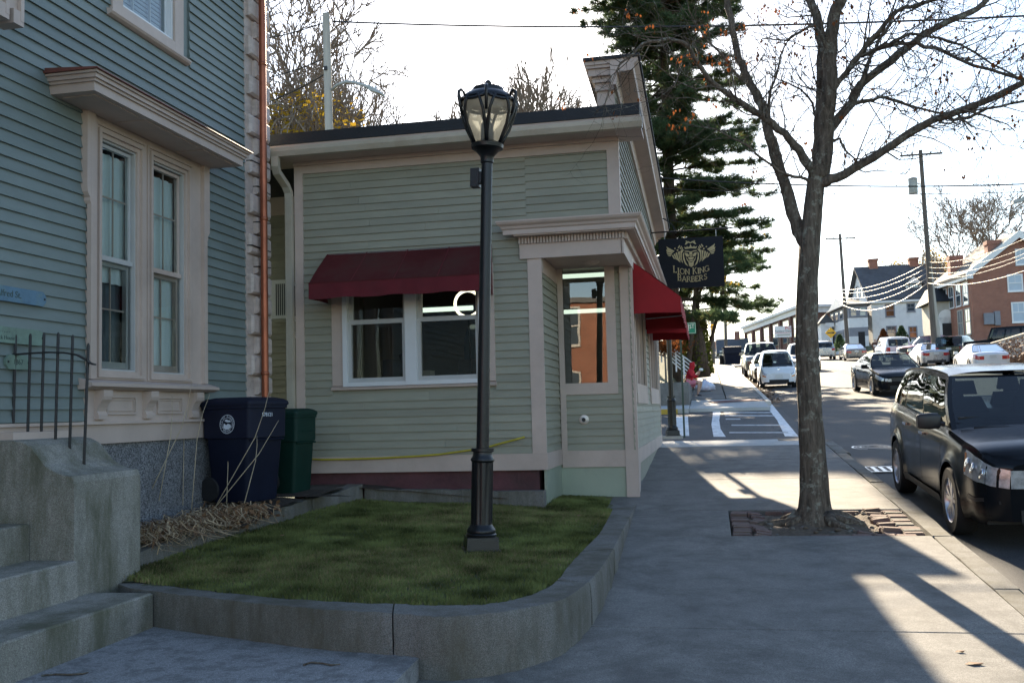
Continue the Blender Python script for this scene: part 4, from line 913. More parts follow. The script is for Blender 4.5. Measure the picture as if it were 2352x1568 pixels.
# eave, gutter, roof edge
b = MB(); b.box(-5.62, -.66, YB-.34, YB+.2, 5.185, 5.225); b.build('soffit', CR, shop)
b = MB(); b.box(-5.62, -.66, YB-.345, YB-.31, 5.205, 5.345); b.build('fascia', CR, shop)
b = MB(); gp = [(YB-.345, 5.285), (YB-.345, 5.180), (YB-.385, 5.170), (YB-.44, 5.175), (YB-.455, 5.205), (YB-.47, 5.235), (YB-.475, 5.280), (YB-.46, 5.280), (YB-.455, 5.245), (YB-.44, 5.215), (YB-.36, 5.205), (YB-.358, 5.285)]
b.prism([(-5.66, y, z) for y, z in gp], (5.02, 0, 0)); b.build('gutter', 'gutter_cream', shop)
b = MB(); b.box(-5.60, -.67, YB-.36, YB+.3, 5.347, 5.485); b.build('roof_edge', 'roof_black', shop)
b = MB(); b.hexa([(-9, YB-.33, 5.345), (-1.25, YB-.33, 5.345), (-1.25, YF, 5.1), (-9, YF, 5.1)], [(-9, YB-.33, 5.475), (-1.25, YB-.33, 5.475), (-1.25, YF, 5.25), (-9, YF, 5.25)]); b.build('roof', 'roof_black', shop)
# downspout on the left corner
b = MB()
def rtube(P, hw, hd):
    rows = [];
    for k, p in enumerate(P):
        d = (V(*P[min(k+1, len(P)-1)])-V(*P[max(k-1, 0)])).normalized(); n = V(1, 0, 0); m_ = d.cross(n).normalized(); p = V(*p); rows.append([p-n*hw-m_*hd, p+n*hw-m_*hd, p+n*hw+m_*hd, p-n*hw+m_*hd])
    b.grid(rows, True); b.poly(rows[0][::-1]); b.poly(rows[-1])
rtube([(-5.21, YB-.41, 5.19), (-5.21, YB-.41, 5.06), (-5.21, YB-.37, 4.99), (-5.19, YB-.16, 4.87), (-5.18, YB-.10, 4.79), (-5.18, YB-.09, 4.7), (-5.18, YB-.09, 1.62), (-5.15, YB-.13, 1.55), (-5.03, YB-.24, 1.50)], .045, .034)
dsp = b.build('downspout', 'gutter_cream', shop)
b = MB()
for dx in (-.03, -.01, .01, .03): b.box(-5.18+dx-.004, -5.18+dx+.004, YB-.1275, YB-.123, 1.62, 4.7)
b.build('rib', 'gutter_cream', dsp)
# front double window
b = MB(); wbox(b, FWL, -4.65, -4.50, 0, .028, 2.30, 3.75); wbox(b, FWL, -2.68, -2.54, 0, .028, 2.30, 3.75); wbox(b, FWL, -4.50, -2.68, 0, .027, 3.62, 3.75); b.prism([FWL(-4.66, n, z) for n, z in ((0, 2.24), (.05, 2.245), (.055, 2.27), (0, 2.30))], (2.13, 0, 0)); fwn = b.build('double_window', CR, shop)
b = MB(); wbox(b, FWL, -4.50, -4.44, -.06, .05, 2.285, 3.70); wbox(b, FWL, -2.74, -2.68, -.06, .05, 2.285, 3.70); wbox(b, FWL, -3.68, -3.53, -.06, .052, 2.285, 3.70); wbox(b, FWL, -4.44, -3.68, -.06, .049, 2.285, 2.335); wbox(b, FWL, -3.53, -2.74, -.06, .049, 2.285, 2.335)
b.build('vinyl_frame', 'white_vinyl', fwn)
for u0, u1 in ((-4.44, -3.68), (-3.53, -2.74)):
    b = MB(); frame(b, FWL, u0, u1, 2.335, 3.11, .045, -.05, .012, .055); frame(b, FWL, u0, u1, 3.08, 3.70, .05, -.085, -.05); b.build('sash', 'grey_sash', fwn)
    MB().quad(FWL(u0+.03, -.02, 2.37), FWL(u1-.03, -.02, 2.37), FWL(u1-.03, -.02, 3.08), FWL(u0+.03, -.02, 3.08)).build('pane', 'window_glass', fwn)
    MB().quad(FWL(u0+.03, -.07, 3.11), FWL(u1-.03, -.07, 3.11), FWL(u1-.03, -.07, 3.68), FWL(u0+.03, -.07, 3.68)).build('pane', 'window_glass', fwn)
# notch: return wall, set-back wall with plate window, ceiling, light
clap(shop, SAGE, NWL, YB, YR, ZT1, 3.72, CH, (), 0); sheet(shop, 'wall', SAGE, NWL, YB, YR, ZT0, 4.0)
wb('skirt_board', CR, shop, NWL, YB+.036, YR-.036, 0, .03, ZT0, ZT1-.001)
wb('corner_board', CR, shop, NWL, YB-.028, YB+.11, 0.023, .05, ZT1, 3.79) if False else None
wb('frieze', CR, shop, NWL, YB+.03, YR-.03, 0, .026, 3.60, 3.79)
PWX0, PWX1, PZ0, PZ1 = -1.86, -1.30, 2.27, 3.80
clap(shop, SAGE, RWL, XN+.10, -1.10, ZT1-.03, 2.12, CH*.98, (), 0); clap(shop, SAGE, RWL, -1.17, -1.10, 2.12, 3.70, CH*.98, (), 0)
sheet(shop, 'wall', SAGE, RWL, XN, SX, .6, 4.0, [(PWX0, PWX1, PZ0, PZ1)])
for nm, a in (('corner_board', (XN+.026, XN+.10, .0, .03, ZT1-.03, 3.80)), ('corner_post', (-1.10, SX+.035, -.05, .045, .62, 3.80)), ('skirt_board', (XN+.031, -1.10, 0, .035, ZT0-.045, ZT1-.031))): wb(nm, CR, shop, RWL, *a)
wb('plinth_panel', 'pale_sage', shop, RWL, XN-.0, -1.10, .0, .012, .55, ZT0-.046); wb('plinth_panel', 'pale_sage', shop, NWL, YB+.0, YR-.013, -.02, .012, .6, ZT0-.001)
b = MB(); wbox(b, RWL, PWX0-.08 if False else XN+.10, PWX0, .0, .031, 2.12, 3.8); wbox(b, RWL, PWX1, -1.17, .0, .031, 2.12, 3.8); wbox(b, RWL, PWX0, PWX1, .0, .030, 2.12, PZ0); pwn = b.build('plate_window', CR, shop)
MB().quad(RWL(PWX0, .008, PZ0), RWL(PWX1, .008, PZ0), RWL(PWX1, .008, PZ1), RWL(PWX0, .008, PZ1)).build('pane', 'shop_glass', pwn)
MB().box(XN, SX+.02, YB-.0, YR, 3.80, 3.84).build('porch_ceiling', CR, shop)
c = V(-1.42, 12.28, 3.80); MB().lathe([(.0, -.05), (.06, -.045), (.10, -.02), (.12, 0)], c, 20).build('ceiling_light', CR, shop, True, 40)
b = MB(); c = V(-1.63, YR-.035, 1.79); Mv = Matrix(((1, 0, 0), (0, 0, -1), (0, 1, 0)))
for r, z0, z1 in ((.062, 0, .012), (.052, .012, .03), (.040, .03, .05)): b.lathe([(0, z0), (r, z0), (r, z1), (r-.012, z1+.002), (.0, z1-.012)], c+V(0, .02, 0), 22, Mv)
vt = b.build('dryer_vent', 'steel', shop, True, 30); MB().lathe([(0, .05), (.026, .05), (.026, .0515), (0, .0515)], c+V(0, .02, 0), 16, Mv).build('vent_hole', 'car_dark', vt)
# porch entablature with dentils: architrave, dentil course, cornice
AX0 = -2.20
ent = MB(); ent.box(AX0, SX+.03, YB-.05, YB-.001 if False else YB-.03, 3.77, 3.94); ent.box(SX+.021, SX+.055, YB-.05, YF, 3.77, 3.94)
ent.box(AX0+.01, SX+.02, YB-.03, YB, 3.77, 4.10)
ent = ent.build('entablature', CR, shop)
b = MB(); prf = [(.0, 4.045), (.17, 4.045), (.17, 4.10), (.19, 4.115), (.20, 4.14), (.235, 4.165), (.25, 4.19), (.25, 4.205), (0, 4.235)]
# front run (mitred to the street run)
x0, x1 = -2.44, SX+.02
A = [];  Bq = []; Cq = []
for n_, z in prf:
    A.append((x0+.23-n_*.92, YB-.03-n_-.02, z)); Bq.append((x1+n_+.02, YB-.03-n_-.02, z)); Cq.append((x1+n_+.02, YF+.1, z))
b.grid([A, Bq, Cq]); b.poly(A); b.poly(Cq[::-1]); b.build('cornice', CR, ent)
b = MB(); b.box(x0+.2, x1+.01, YB-.20, YB-.029, 4.03, 4.046); b.box(x1+.0, x1+.17, YB-.20, YF, 4.03, 4.046); b.build('soffit', CR, ent)
nd = 34
for k in range(nd):
    x = AX0+.0+(SX+.06-AX0)*k/(nd-.5); wbox(MB(), FWL, x, x+.022, .051, .09, 3.95, 4.028).build('dentil', CR, ent)
wb('dentil_band', CR, ent, FWL, AX0-.0, SX+.05, .03, .052, 3.935, 4.03)
wb('dentil_band', CR, ent, SWL, YB+.0, YF, .03, .056, 3.941, 4.03)
for k in range(58):
    y = YB-.03+k*.058; wbox(MB(), SWL, y, y+.03, .0565, .10, 3.95, 4.028).build('dentil', CR, ent)
# street wall
hs = [(13.35, 15.35, 2.15, 3.55), (16.55, 18.9, 2.15, 3.55)]
clap(shop, SAGE, SWL, YR-.05, YF-.1, ZT1-.03, 3.76, CH, [(13.2, 15.55, 2.02, 3.7), (16.4, 19.05, 2.02, 3.7)], .1); zz_ = 4.23
while zz_ < 5.76:
    clap(shop, SAGE, SWL, YB+.02, min(YF-.1, YB+.3+(5.84-zz_)/.58*8.2), zz_, min(zz_+CH, 5.79), CH, (), .3); zz_ += CH
sheet(shop, 'wall', SAGE, SWL, YR, YF, .9, 4.0, hs); MB().quad(SWL(YB, -.004, 4), SWL(YF, -.004, 4), SWL(YF, -.004, 5.3), SWL(YB, -.004, 5.9)).build('wall', SAGE, shop)
wb('corner_board', CR, shop, SWL, YB-.028, YB+.09, .0205, .03, 4.24, 5.6); wb('corner_board', CR, shop, SWL, YR-.046, YR+.06, .036, .05, .66, 3.78); wb('corner_board', CR, shop, SWL, YF-.1, YF, 0, .03, 1.3, 5.1)
wb('skirt_board', CR, shop, SWL, YR+.06, YF, 0, .035, ZT0-.03, ZT1-.031)
b = MB(); rows = []
for k in range(30):
    y = YR+.35+(YF-YR-.4)*k/29; rows.append([SWL(y, -.01+R.uniform(-.008, .008), z) for z in (gz(y)-.15, gz(y), (gz(y)+ZT0)/2, ZT0-.03)])
b.grid(rows); b.build('foundation', 'granite_dark', shop)
MB().hexa([SWL(YR+.06, .0, .6), SWL(YR+.4, .0, .6), SWL(YR+.4, .03, .6), SWL(YR+.06, .03, .6)], [SWL(YR+.06, .0, ZT0-.031), SWL(YR+.62, .0, ZT0-.031), SWL(YR+.62, .03, ZT0-.031), SWL(YR+.06, .03, ZT0-.031)]).build('skirt_board', CR, shop)
for i, (y0, y1, z0, z1) in enumerate(hs):
    b = MB(); frame(b, SWL, y0-.12, y1+.15, z0-.02, z1+.12, .13, 0, .035); wbox(b, SWL, y0-.12, y1+.15, .0, .04, z0-.16, z0-.021); wn = b.build('shop_window', CR, shop)
    n = 3
    for k in range(1, n): u = y0+(y1-y0)*k/n; wb('mullion', CR, wn, SWL, u-.03, u+.03, -.04, .03, z0+.1, z1)
    for k in range(n): a, c_ = y0+(y1-y0)*k/n, y0+(y1-y0)*(k+1)/n; MB().quad(SWL(a, -.02, z0), SWL(c_, -.02, z0), SWL(c_, -.02, z1), SWL(a, -.02, z1)).build('pane', 'shop_glass', wn)
    b = MB()
    for k in range(30): wbox(b, SWL, y0+.32, y0+.345, -.06, -.04, z0+.05+k*.044, z0+.07+k*.044)
    b.build('led_strip', 'led_blue', wn)
# false-front parapet with its cornice
PT = 6.10
def slp(y): return -.58*max(0, y-11.4)/8.2
b = MB(); q_ = [(-1.20, YB+.02), (SX-.006, YB+.02), (SX-.006, YF), (-1.20, YF)]; b.hexa([(x, y, 4.9) for x, y in q_], [(x, y, PT+slp(y)) for x, y in q_]); par = b.build('parapet', CR, shop)
b = MB(); prf2 = [(.0, 5.78), (.03, 5.78), (.05, 5.925), (.22, 5.94), (.24, 5.945), (.25, 6.01), (.28, 6.04), (.30, 6.06), (.30, 6.09)]
rows = [[(SX+.01+n_, y, z+slp(y)) for n_, z in prf2] for y in (YB-.20, YF+.1)]; b.grid(rows); b.poly(rows[0]+[(SX-.02, YB-.20, 6.09), (SX-.02, YB-.20, 5.78)]); b.poly(rows[1][::-1]); b.build('cornice', CR, par)
b = MB()
for n_, z0, z1 in ((.02, 5.77, 5.86), (.05, 5.86, 5.925), (.09, 5.925, 6.01), (.115, 6.01, 6.045), (.13, 6.045, 6.09)): b.box(-1.19-n_, SX-.021 if z1 > 5.93 else SX+.012, YB-.02-n_*1.3-.001, YB+.1, z0, z1)
b.box(-1.19, SX+.002, YB-.015, YB+.02, 5.2, 5.77); b.build('end_cornice', CR, par)
q_ = [(-1.33, YB-.22), (SX+.335, YB-.22), (SX+.335, YF+.12), (-1.33, YF+.12)]; MB().hexa([(x, y, 6.092+slp(y)) for x, y in q_], [(x, y, 6.13+slp(y)) for x, y in q_]).build('coping', 'roof_black', par)
b = MB(); b.box(-5.2, SX-.01, YF-.02, YF, .9, 5.45); b.box(-5.3, -5.2, 13.7, YF, .9, 5.5); b.build('wall', SAGE, shop)
# alley wing behind the left corner
AY = 13.7; AWL = lambda u, n, z: Vector((u, AY-n, z))
clap(shop, SAGE, AWL, -8.2, -5.1, 1.5, 5.0, .1, (), .3); sheet(shop, 'wall', SAGE, AWL, -8.2, -5.0, .8, 5.5)
wb('frieze', CR, shop, AWL, -8.2, -5.0, 0, .03, 5.0, 5.3); wb('eave', CR, shop, AWL, -8.3, -5.0, 0, .25, 5.34, 5.46)
MB().quad((-5.1, YB, 1.0), (-5.1, AY, 1.0), (-5.1, AY, 5.6), (-5.1, YB, 5.6)).build('wall', SAGE, shop)
# interior: room, ceiling tubes, ring light, mirrors, chairs
b = MB(); b.quad((-5.05, YB+.05, 1.5), (XN-.03, YB+.05, 1.5), (XN-.03, YF-.1, 1.5), (-5.05, YF-.1, 1.5)); b.quad((XN-.03, YR+.05, 1.5), (SX-.05, YR+.05, 1.5), (SX-.05, YF-.1, 1.5), (XN-.03, YF-.1, 1.5)); b.quad((-5.05, 16.6, 1.5), (SX, 16.6, 1.5), (SX, 16.6, 4.05), (-5.05, 16.6, 4.05)); b.quad((-5.05, YB+.05, 1.5), (-5.05, 16.6, 1.5), (-5.05, 16.6, 4.05), (-5.05, YB+.05, 4.05)); b.quad((-5.05, YB+.05, 4.05), (SX, YB+.05, 4.05), (SX, YF, 4.05), (-5.05, YF, 4.05)); b.build('interior', 'room_wall', shop)
for i, (x0, x1, y, z) in enumerate(((PY(966, 710, 13.6).x, PY(1086, 710, 13.6).x, 13.6, PY(1020, 710, 13.6).z), (-2.6, -1.3, 14.6, 3.95), (-2.5, -1.25, 15.7, 3.52))):
    MB().tube([(x0, y, z), (x1, y, z)], .035, 10).build('ceiling_tube', 'tube_light', shop, True, 60)
rlt = MB(); cc = PY(1074, 697, 12.3); n = 28; rows = []
for k in range(n+1): a = 2*PI*k/n; ce = cc+V(.17*math.cos(a), 0, .17*math.sin(a)); rows.append([ce+V(math.cos(a)*.018*math.cos(q), .018*math.sin(q), math.sin(a)*.018*math.cos(q)) for q in (0, PI/3, 2*PI/3, PI, 4*PI/3, 5*PI/3)])
rlt.grid(rows, True); t = thing('ring_light', 'glowing ring light hanging inside the right front shop window', 'ring light', cc-V(0, 0, .17)); rlt.build('ring', 'ring_light', t, True); MB().tube([cc+V(.0, .02, -.17), cc+V(.02, .1, -1.4)], .012, 6).build('stand', 'black_iron', t)
for i, (x, lab) in enumerate(((-3.1, 'tall dark barber mirror behind right window'),)):
    t = thing('barber_station', 'dark barber station with arched mirror and counter inside shop', 'barber station', V(x, 15, 1.5)); MB().box(x-.9, x+.9, 14.8, 15.2, 1.5, 2.35).build('counter', 'dark_room', t)
    for k in range(3):
        b = MB(); xx = x-.55+.5*k; b.poly([(xx-.17, 15.1, 2.4), (xx+.17, 15.1, 2.4), (xx+.17, 15.1, 3.1), (xx+.1, 15.1, 3.3), (xx, 15.1, 3.36), (xx-.1, 15.1, 3.3), (xx-.17, 15.1, 3.1)]); b.build('mirror', 'far_glass', t)
for i, (x, y, lab) in enumerate(((-4.15, 12.5, 'dark barber chair with raised headrest inside left front window'), (-3.2, 13.0, 'dark barber chair inside the right front window'))):
    t = thing('barber_chair', lab, 'barber chair', V(x, y, 1.5)); MB().lathe([(.28, 0), (.28, .04), (.05, .07), (.05, .4)], (x, y, 1.5), 14).build('pedestal', 'steel', t, True, 30); MB().box(x-.26, x+.26, y-.26, y+.26, 1.92, 2.08).build('seat', 'dark_room', t); MB().obox((x, y+.28, 2.38), (.25, 0, 0), (0, .05, .0), (0, .08, .30)).build('backrest', 'dark_room', t); MB().obox((x+.12, y+.36, 2.74), (.13, 0, .05), (0, .04, 0), (-.02, .02, .05)).build('headrest', 'cloth_dark', t)
    for s in (-1, 1): MB().box(x+s*.29-.03, x+s*.29+.03, y-.22, y+.24, 2.22, 2.27).build('armrest', 'steel', t)
t = thing('interior_shelf', 'pale box on a low shelf inside left front window', 'shelf', V(-4.3, 13.6, 1.5)); MB().box(-4.9, -3.8, 13.5, 13.9, 2.34, 2.38).build('shelf_board', 'stone_pale', t); MB().box(-4.15, -3.95, 13.55, 13.8, 2.381, 2.55).build('carton', 'stone_pale', t)

# ------------------------------------------------------------------ awnings
def awning(name, label, W, u0, u1, zt, zb, pr, val, m, nf=.0, bulge=.02, sag=.03, ribs=2, vm='awning_bright'):
    t = thing(name, label, 'awning', W((u0+u1)/2, 0, zb))
    N = 24
    rows = []
    prof_ = [(.02, zt), (pr*.45, zt-(zt-zb)*.40-.01), (pr, zb)]
    for n_, z in ((.02, zt), (pr*.33, zt-(zt-zb)*.29), (pr*.66, zt-(zt-zb)*.62), (pr, zb)):
        rows.append([W(u0+(u1-u0)*k/N, n_, z-sag*math.sin(PI*n_/pr)*math.sin(PI*k/N)) for k in range(N+1)])
    b = MB(); b.grid(rows); b.build('canopy', m, t, True)
    b = MB(); rr = [W(u0+(u1-u0)*k/N, pr+.003, zb) for k in range(N+1)]; r2 = [W(u0+(u1-u0)*k/N, pr+.004+.012*math.sin(k*1.7), zb-val-.008*math.sin(k*.9)) for k in range(N+1)]; b.grid([rr, r2]); b.build('valance', vm, t, True)
    for u, s in ((u0, 1), (u1, -1)):
        b = MB(); b.poly([W(u, .02, zt), W(u, pr, zb), W(u, pr+.002, zb-val), W(u, pr*.5, zb-val+.012), W(u, .02, zb-val+.01)]); b.build('side_panel', vm, t)
    for q in range(1, 4):
        u = u0+(u1-u0)*q/4; MB().grid([[W(u-.006, n_+.002, z+.004-sag*math.sin(PI*n_/pr)*math.sin(PI*q/4)), W(u+.006, n_+.002, z+.004-sag*math.sin(PI*n_/pr)*math.sin(PI*q/4))] for n_, z in ((.02, zt), (pr*.33, zt-(zt-zb)*.29), (pr*.66, zt-(zt-zb)*.62), (pr, zb))]).build('seam', vm, t)
    MB().grid([[W(u0+(u1-u0)*k/N, pr+.006, zb+.006), W(u0+(u1-u0)*k/N, pr+.007, zb-.006)] for k in range(N+1)]).build('hem', m, t)
    b = MB(); b.tube([W(u0+.02, .03, zt-.02), W(u1-.02, .03, zt-.02)], .012, 6); b.tube([W(u0+.02, pr-.02, zb-.0), W(u1-.02, pr-.02, zb-.0)], .012, 6); b.tube([W(u0+.02, .03, zb-.03), W(u0+.02, pr-.02, zb-.0)], .01, 6); b.tube([W(u1-.02, .03, zb-.03), W(u1-.02, pr-.02, zb-.0)], .01, 6); b.build('frame', 'steel', t)
    return t
awning('awning', 'faded red canvas awning with brown stains over the front double window', FWL, -4.70, -2.55, 3.98, 3.53, .62, .19, 'awning_red', vm='awning_valance')
awning('awning', 'bright red awning on the street side, nearest the dentilled corner', SWL, 13.02, 15.75, 3.90, 3.38, .66, .21, 'awning_bright')
awning('awning', 'far red awning on the street side glowing in backlight', SWL, 16.0, 17.7, 3.82, 3.32, .66, .20, 'cloth_awning_light')

# ------------------------------------------------------------------ hanging sign with lion emblem
SY = 18.4; sx0, sx1 = -.83, .36; z1_, z0_ = 5.08, 4.14
sg = thing('hanging_sign', 'black hanging barber sign with gold lion head and lettering', 'sign', V((sx0+sx1)/2, SY, z0_))
MB().box(sx0, sx1, SY-.02, SY+.02, z0_, z1_).build('board', 'sign_black', sg)
b = MB(); b.tube([(SX+.02, SY, 5.22), (.50, SY, 5.22)], .014, 8); b.tube([(.50, SY, 5.22), (.56, SY, 5.22)], [.024, .004], 8); b.tube([(SX+.02, SY, 5.6), (SX+.02, SY, 5.1)], .012, 6)
pts = [(SX+.02+.45*math.sin(a), SY, 5.22+.30*math.cos(a)) for a in (0, .3, .6, .9, 1.2, PI/2)]; b.tube(pts, .008, 6); b.tube([(SX+.02, SY, 5.55), (.1, SY, 5.24)], .006, 6); b.build('bracket', 'black_iron', sg)
for x in (sx0+.12, sx1-.12): MB().tube([(x, SY, 5.21), (x, SY, 5.075)], .006, 6).build('hanger', 'steel', sg)
SCL = (sx1-sx0)/850.; scx = (sx0+sx1)/2; 
def S2(x, y, d=.0225): return V(scx+x*SCL, SY-d, z1_-(y-222)*SCL)
def gold(polys, name='emblem', mirror=True, d=.0225):
    for P in polys:
        MB().poly([S2(x-775, y, d) for x, y in P]).build(name, 'sign_gold', sg); MB().poly([S2(775-x, y, d) for x, y in P][::-1]).build(name, 'sign_gold', sg)
# wings: five feathers outwards, seven mane plumes below
gold([[(455, 320), (480, 340), (560, 388), (548, 404), (470, 372)], [(450, 362), (540, 405), (530, 420), (460, 398)], [(452, 403), (525, 425), (518, 440), (468, 428)], [(464, 436), (515, 444), (510, 456), (482, 455)], [(556, 352), (570, 346), (580, 360), (566, 366)], [(588, 378), (604, 368), (616, 382), (600, 394)],
      [(605, 350), (628, 314), (640, 322), (618, 358)], [(630, 362), (655, 326), (664, 336), (642, 372)], [(650, 378), (668, 346), (676, 356), (662, 384)]], 'wing')
gold([[(524, 448), (540, 440), (552, 470), (572, 505), (545, 490)], [(548, 432), (566, 425), (580, 470), (606, 525), (574, 500)], [(574, 418), (594, 408), (604, 470), (636, 552), (600, 520)], [(606, 404), (634, 396), (626, 460), (640, 520), (650, 545), (622, 505)],
      [(640, 392), (690, 374), (655, 430), (652, 490), (668, 560), (690, 588), (655, 545), (636, 470)], [(668, 440), (690, 410), (684, 470), (700, 540), (726, 590), (735, 608), (696, 575), (672, 510)], [(706, 470), (720, 520), (740, 550), (746, 600), (775, 620), (775, 560), (752, 545), (728, 510)]], 'mane')
gold([[(690, 395), (745, 398), (758, 415), (735, 412), (700, 408)], [(745, 402), (775, 408), (775, 455), (752, 455), (758, 425)], [(696, 420), (735, 432), (752, 462), (742, 480), (712, 470), (700, 445)], [(752, 460), (775, 466), (775, 478), (760, 474)], [(742, 488), (770, 482), (775, 500), (775, 520), (752, 512), (735, 500)], [(745, 520), (775, 528), (775, 548), (755, 540)],
      [(690, 340), (702, 372), (775, 366), (775, 306), (762, 342), (740, 350), (728, 330), (720, 352)], [(700, 312), (720, 275), (750, 270), (775, 285), (775, 300), (745, 288), (718, 312)], [(712, 262), (735, 262), (730, 270), (714, 270)]], 'lion_face')
# serif lettering drawn as strokes: (polyline, width factor)
GL = {'L': [[(0, 0), (0, 1)], [(0, .05), (.5, .05), (.5, .22)]], 'I': [[(.1, 0), (.1, 1)]], 'O': [[(.42*math.cos(a)+.42, .5+.5*math.sin(a)) for a in [k*PI/8 for k in range(17)]]], 'N': [[(0, 0), (0, 1)], [(0, 1), (.7, 0)], [(.7, 0), (.7, 1)]], 'K': [[(0, 0), (0, 1)], [(.6, 1), (.02, .45)], [(.2, .58), (.65, 0)]],
      'G': [[(.42+.42*math.cos(a), .5+.5*math.sin(a)) for a in [PI/5+k*PI/9 for k in range(15)]], [(.82, .05), (.82, .42), (.55, .42)]], 'B': [[(0, 0), (0, 1)], [(0, .97), (.35, .97), (.48, .86), (.48, .66), (.35, .54), (0, .54)], [(.3, .54), (.5, .45), (.55, .28), (.48, .1), (.35, .03), (0, .03)]], 'A': [[(0, 0), (.38, 1)], [(.38, 1), (.76, 0)], [(.15, .33), (.6, .33)]],
      'R': [[(0, 0), (0, 1)], [(0, .97), (.35, .97), (.5, .85), (.5, .64), (.35, .52), (0, .52)], [(.25, .52), (.65, 0)]], 'E': [[(0, 0), (0, 1)], [(0, .97), (.5, .97), (.5, .82)], [(0, .52), (.38, .52)], [(0, .03), (.52, .03), (.52, .2)]], 'S': [[(.5, .82), (.42, .95), (.25, .99), (.08, .92), (.03, .76), (.12, .6), (.4, .46), (.52, .3), (.48, .12), (.3, .01), (.1, .05), (.01, .2)]]}
WD = {'L': .55, 'I': .2, 'O': .84, 'N': .7, 'K': .66, 'G': .86, 'B': .55, 'A': .76, 'R': .65, 'E': .54, 'S': .54, ' ': .35}
def serif(word, xc, yc, hgt, curve, par, first=1.22):
    tot = sum(WD[c]+.24 for c in word)*hgt*.92-.24*hgt*.92; x = xc-tot/2
    for i, c in enumerate(word):
        if c == ' ': x += (WD[c]+.24)*hgt*.92; continue
        h = hgt*(first if (i == 0 or word[i-1] == ' ') else 1); w_ = WD[c]*hgt*.92; b = MB(); xm = x+w_/2; dy = -curve*((xm-xc)/(tot/2))**2; slope = -curve*2*(xm-xc)/(tot/2)**2
        def T(px_, py_): X = x+px_*hgt*.92; Y_ = yc+hgt/2-py_*h+dy+(X-xm)*slope; return S2(X-775, Y_, .0226)
        for st in GL[c]:
            th = hgt*(.085 if (abs(st[0][0]-st[-1][0]) < .05 and len(st) == 2) else .06)*SCL
            for k in range(len(st)-1):
                p, q = T(*st[k]), T(*st[k+1]); d = (q-p); n_ = V(-d.z, 0, d.x).normalized()*th; e = d.normalized()*th*.35; b.poly([p-n_-e, p+n_-e, q+n_+e, q-n_+e]) if False else b.poly([p+n_-e, p-n_-e, q-n_+e, q+n_+e])
            if len(st) == 2 and abs(st[0][1]-st[1][1]) > .7:
                for u_, v_ in st: p = T(u_, v_); b.poly([p+V(-hgt*.17*SCL, -.0002, .016*SCL*hgt), p+V(-hgt*.17*SCL, -.0002, -.05*SCL*hgt), p+V(hgt*.17*SCL, -.0002, -.05*SCL*hgt), p+V(hgt*.17*SCL, -.0002, .016*SCL*hgt)])
        b.build('letter', 'sign_gold', par); x += (WD[c]+.24)*hgt*.92
serif('LION KING', 775, 680, 72, 40, sg); serif('BARBERS', 785, 780, 72, 28, sg)
# ------------------------------------------------------------------ window air conditioner, hose
t = thing('air_conditioner', 'beige window air conditioner jutting from the alley wall', 'air conditioner', V(-5.75, AY-.3, 3.4))
p = PY(622, 645, AY-.45); q = PY(666, 730, AY-.35); ax0, ax1, az0, az1 = p.x-.12, q.x+.02, q.z-.02, p.z
MB().box(ax0, ax1, AY-.50, AY-.02, az0, az1).build('case', 'ac_beige', t)
for k in range(5): MB().box(ax1-.17+.032*k, ax1-.155+.032*k, AY-.505, AY-.5, az0+.05, az1-.06).build('louvre', 'ac_dark', t)
MB().box(ax1, ax1+.004, AY-.42, AY-.12, az0+.06, az1-.06).build('side_grille', 'ac_dark', t); b = MB(); b.tube([(ax1-.05, AY-.35, az0), (ax1-.05, AY-.02, az0-.28)], .018, 6); b.build('bracket', 'ac_beige', t)
hp = [PY(x, y, YB-.07) for x, y in ((690, 1053), (740, 1055), (800, 1054), (870, 1052), (960, 1047), (1010, 1043), (1060, 1036), (1110, 1029), (1150, 1018), (1180, 1010), (1205, 1003))]
b = MB(); b.tube(hp, .0125, 8); tag(b.build('hose', 'yellow_hose', None, True), 'yellow hose strung along the shop skirting board, rising at its right end', 'hose')
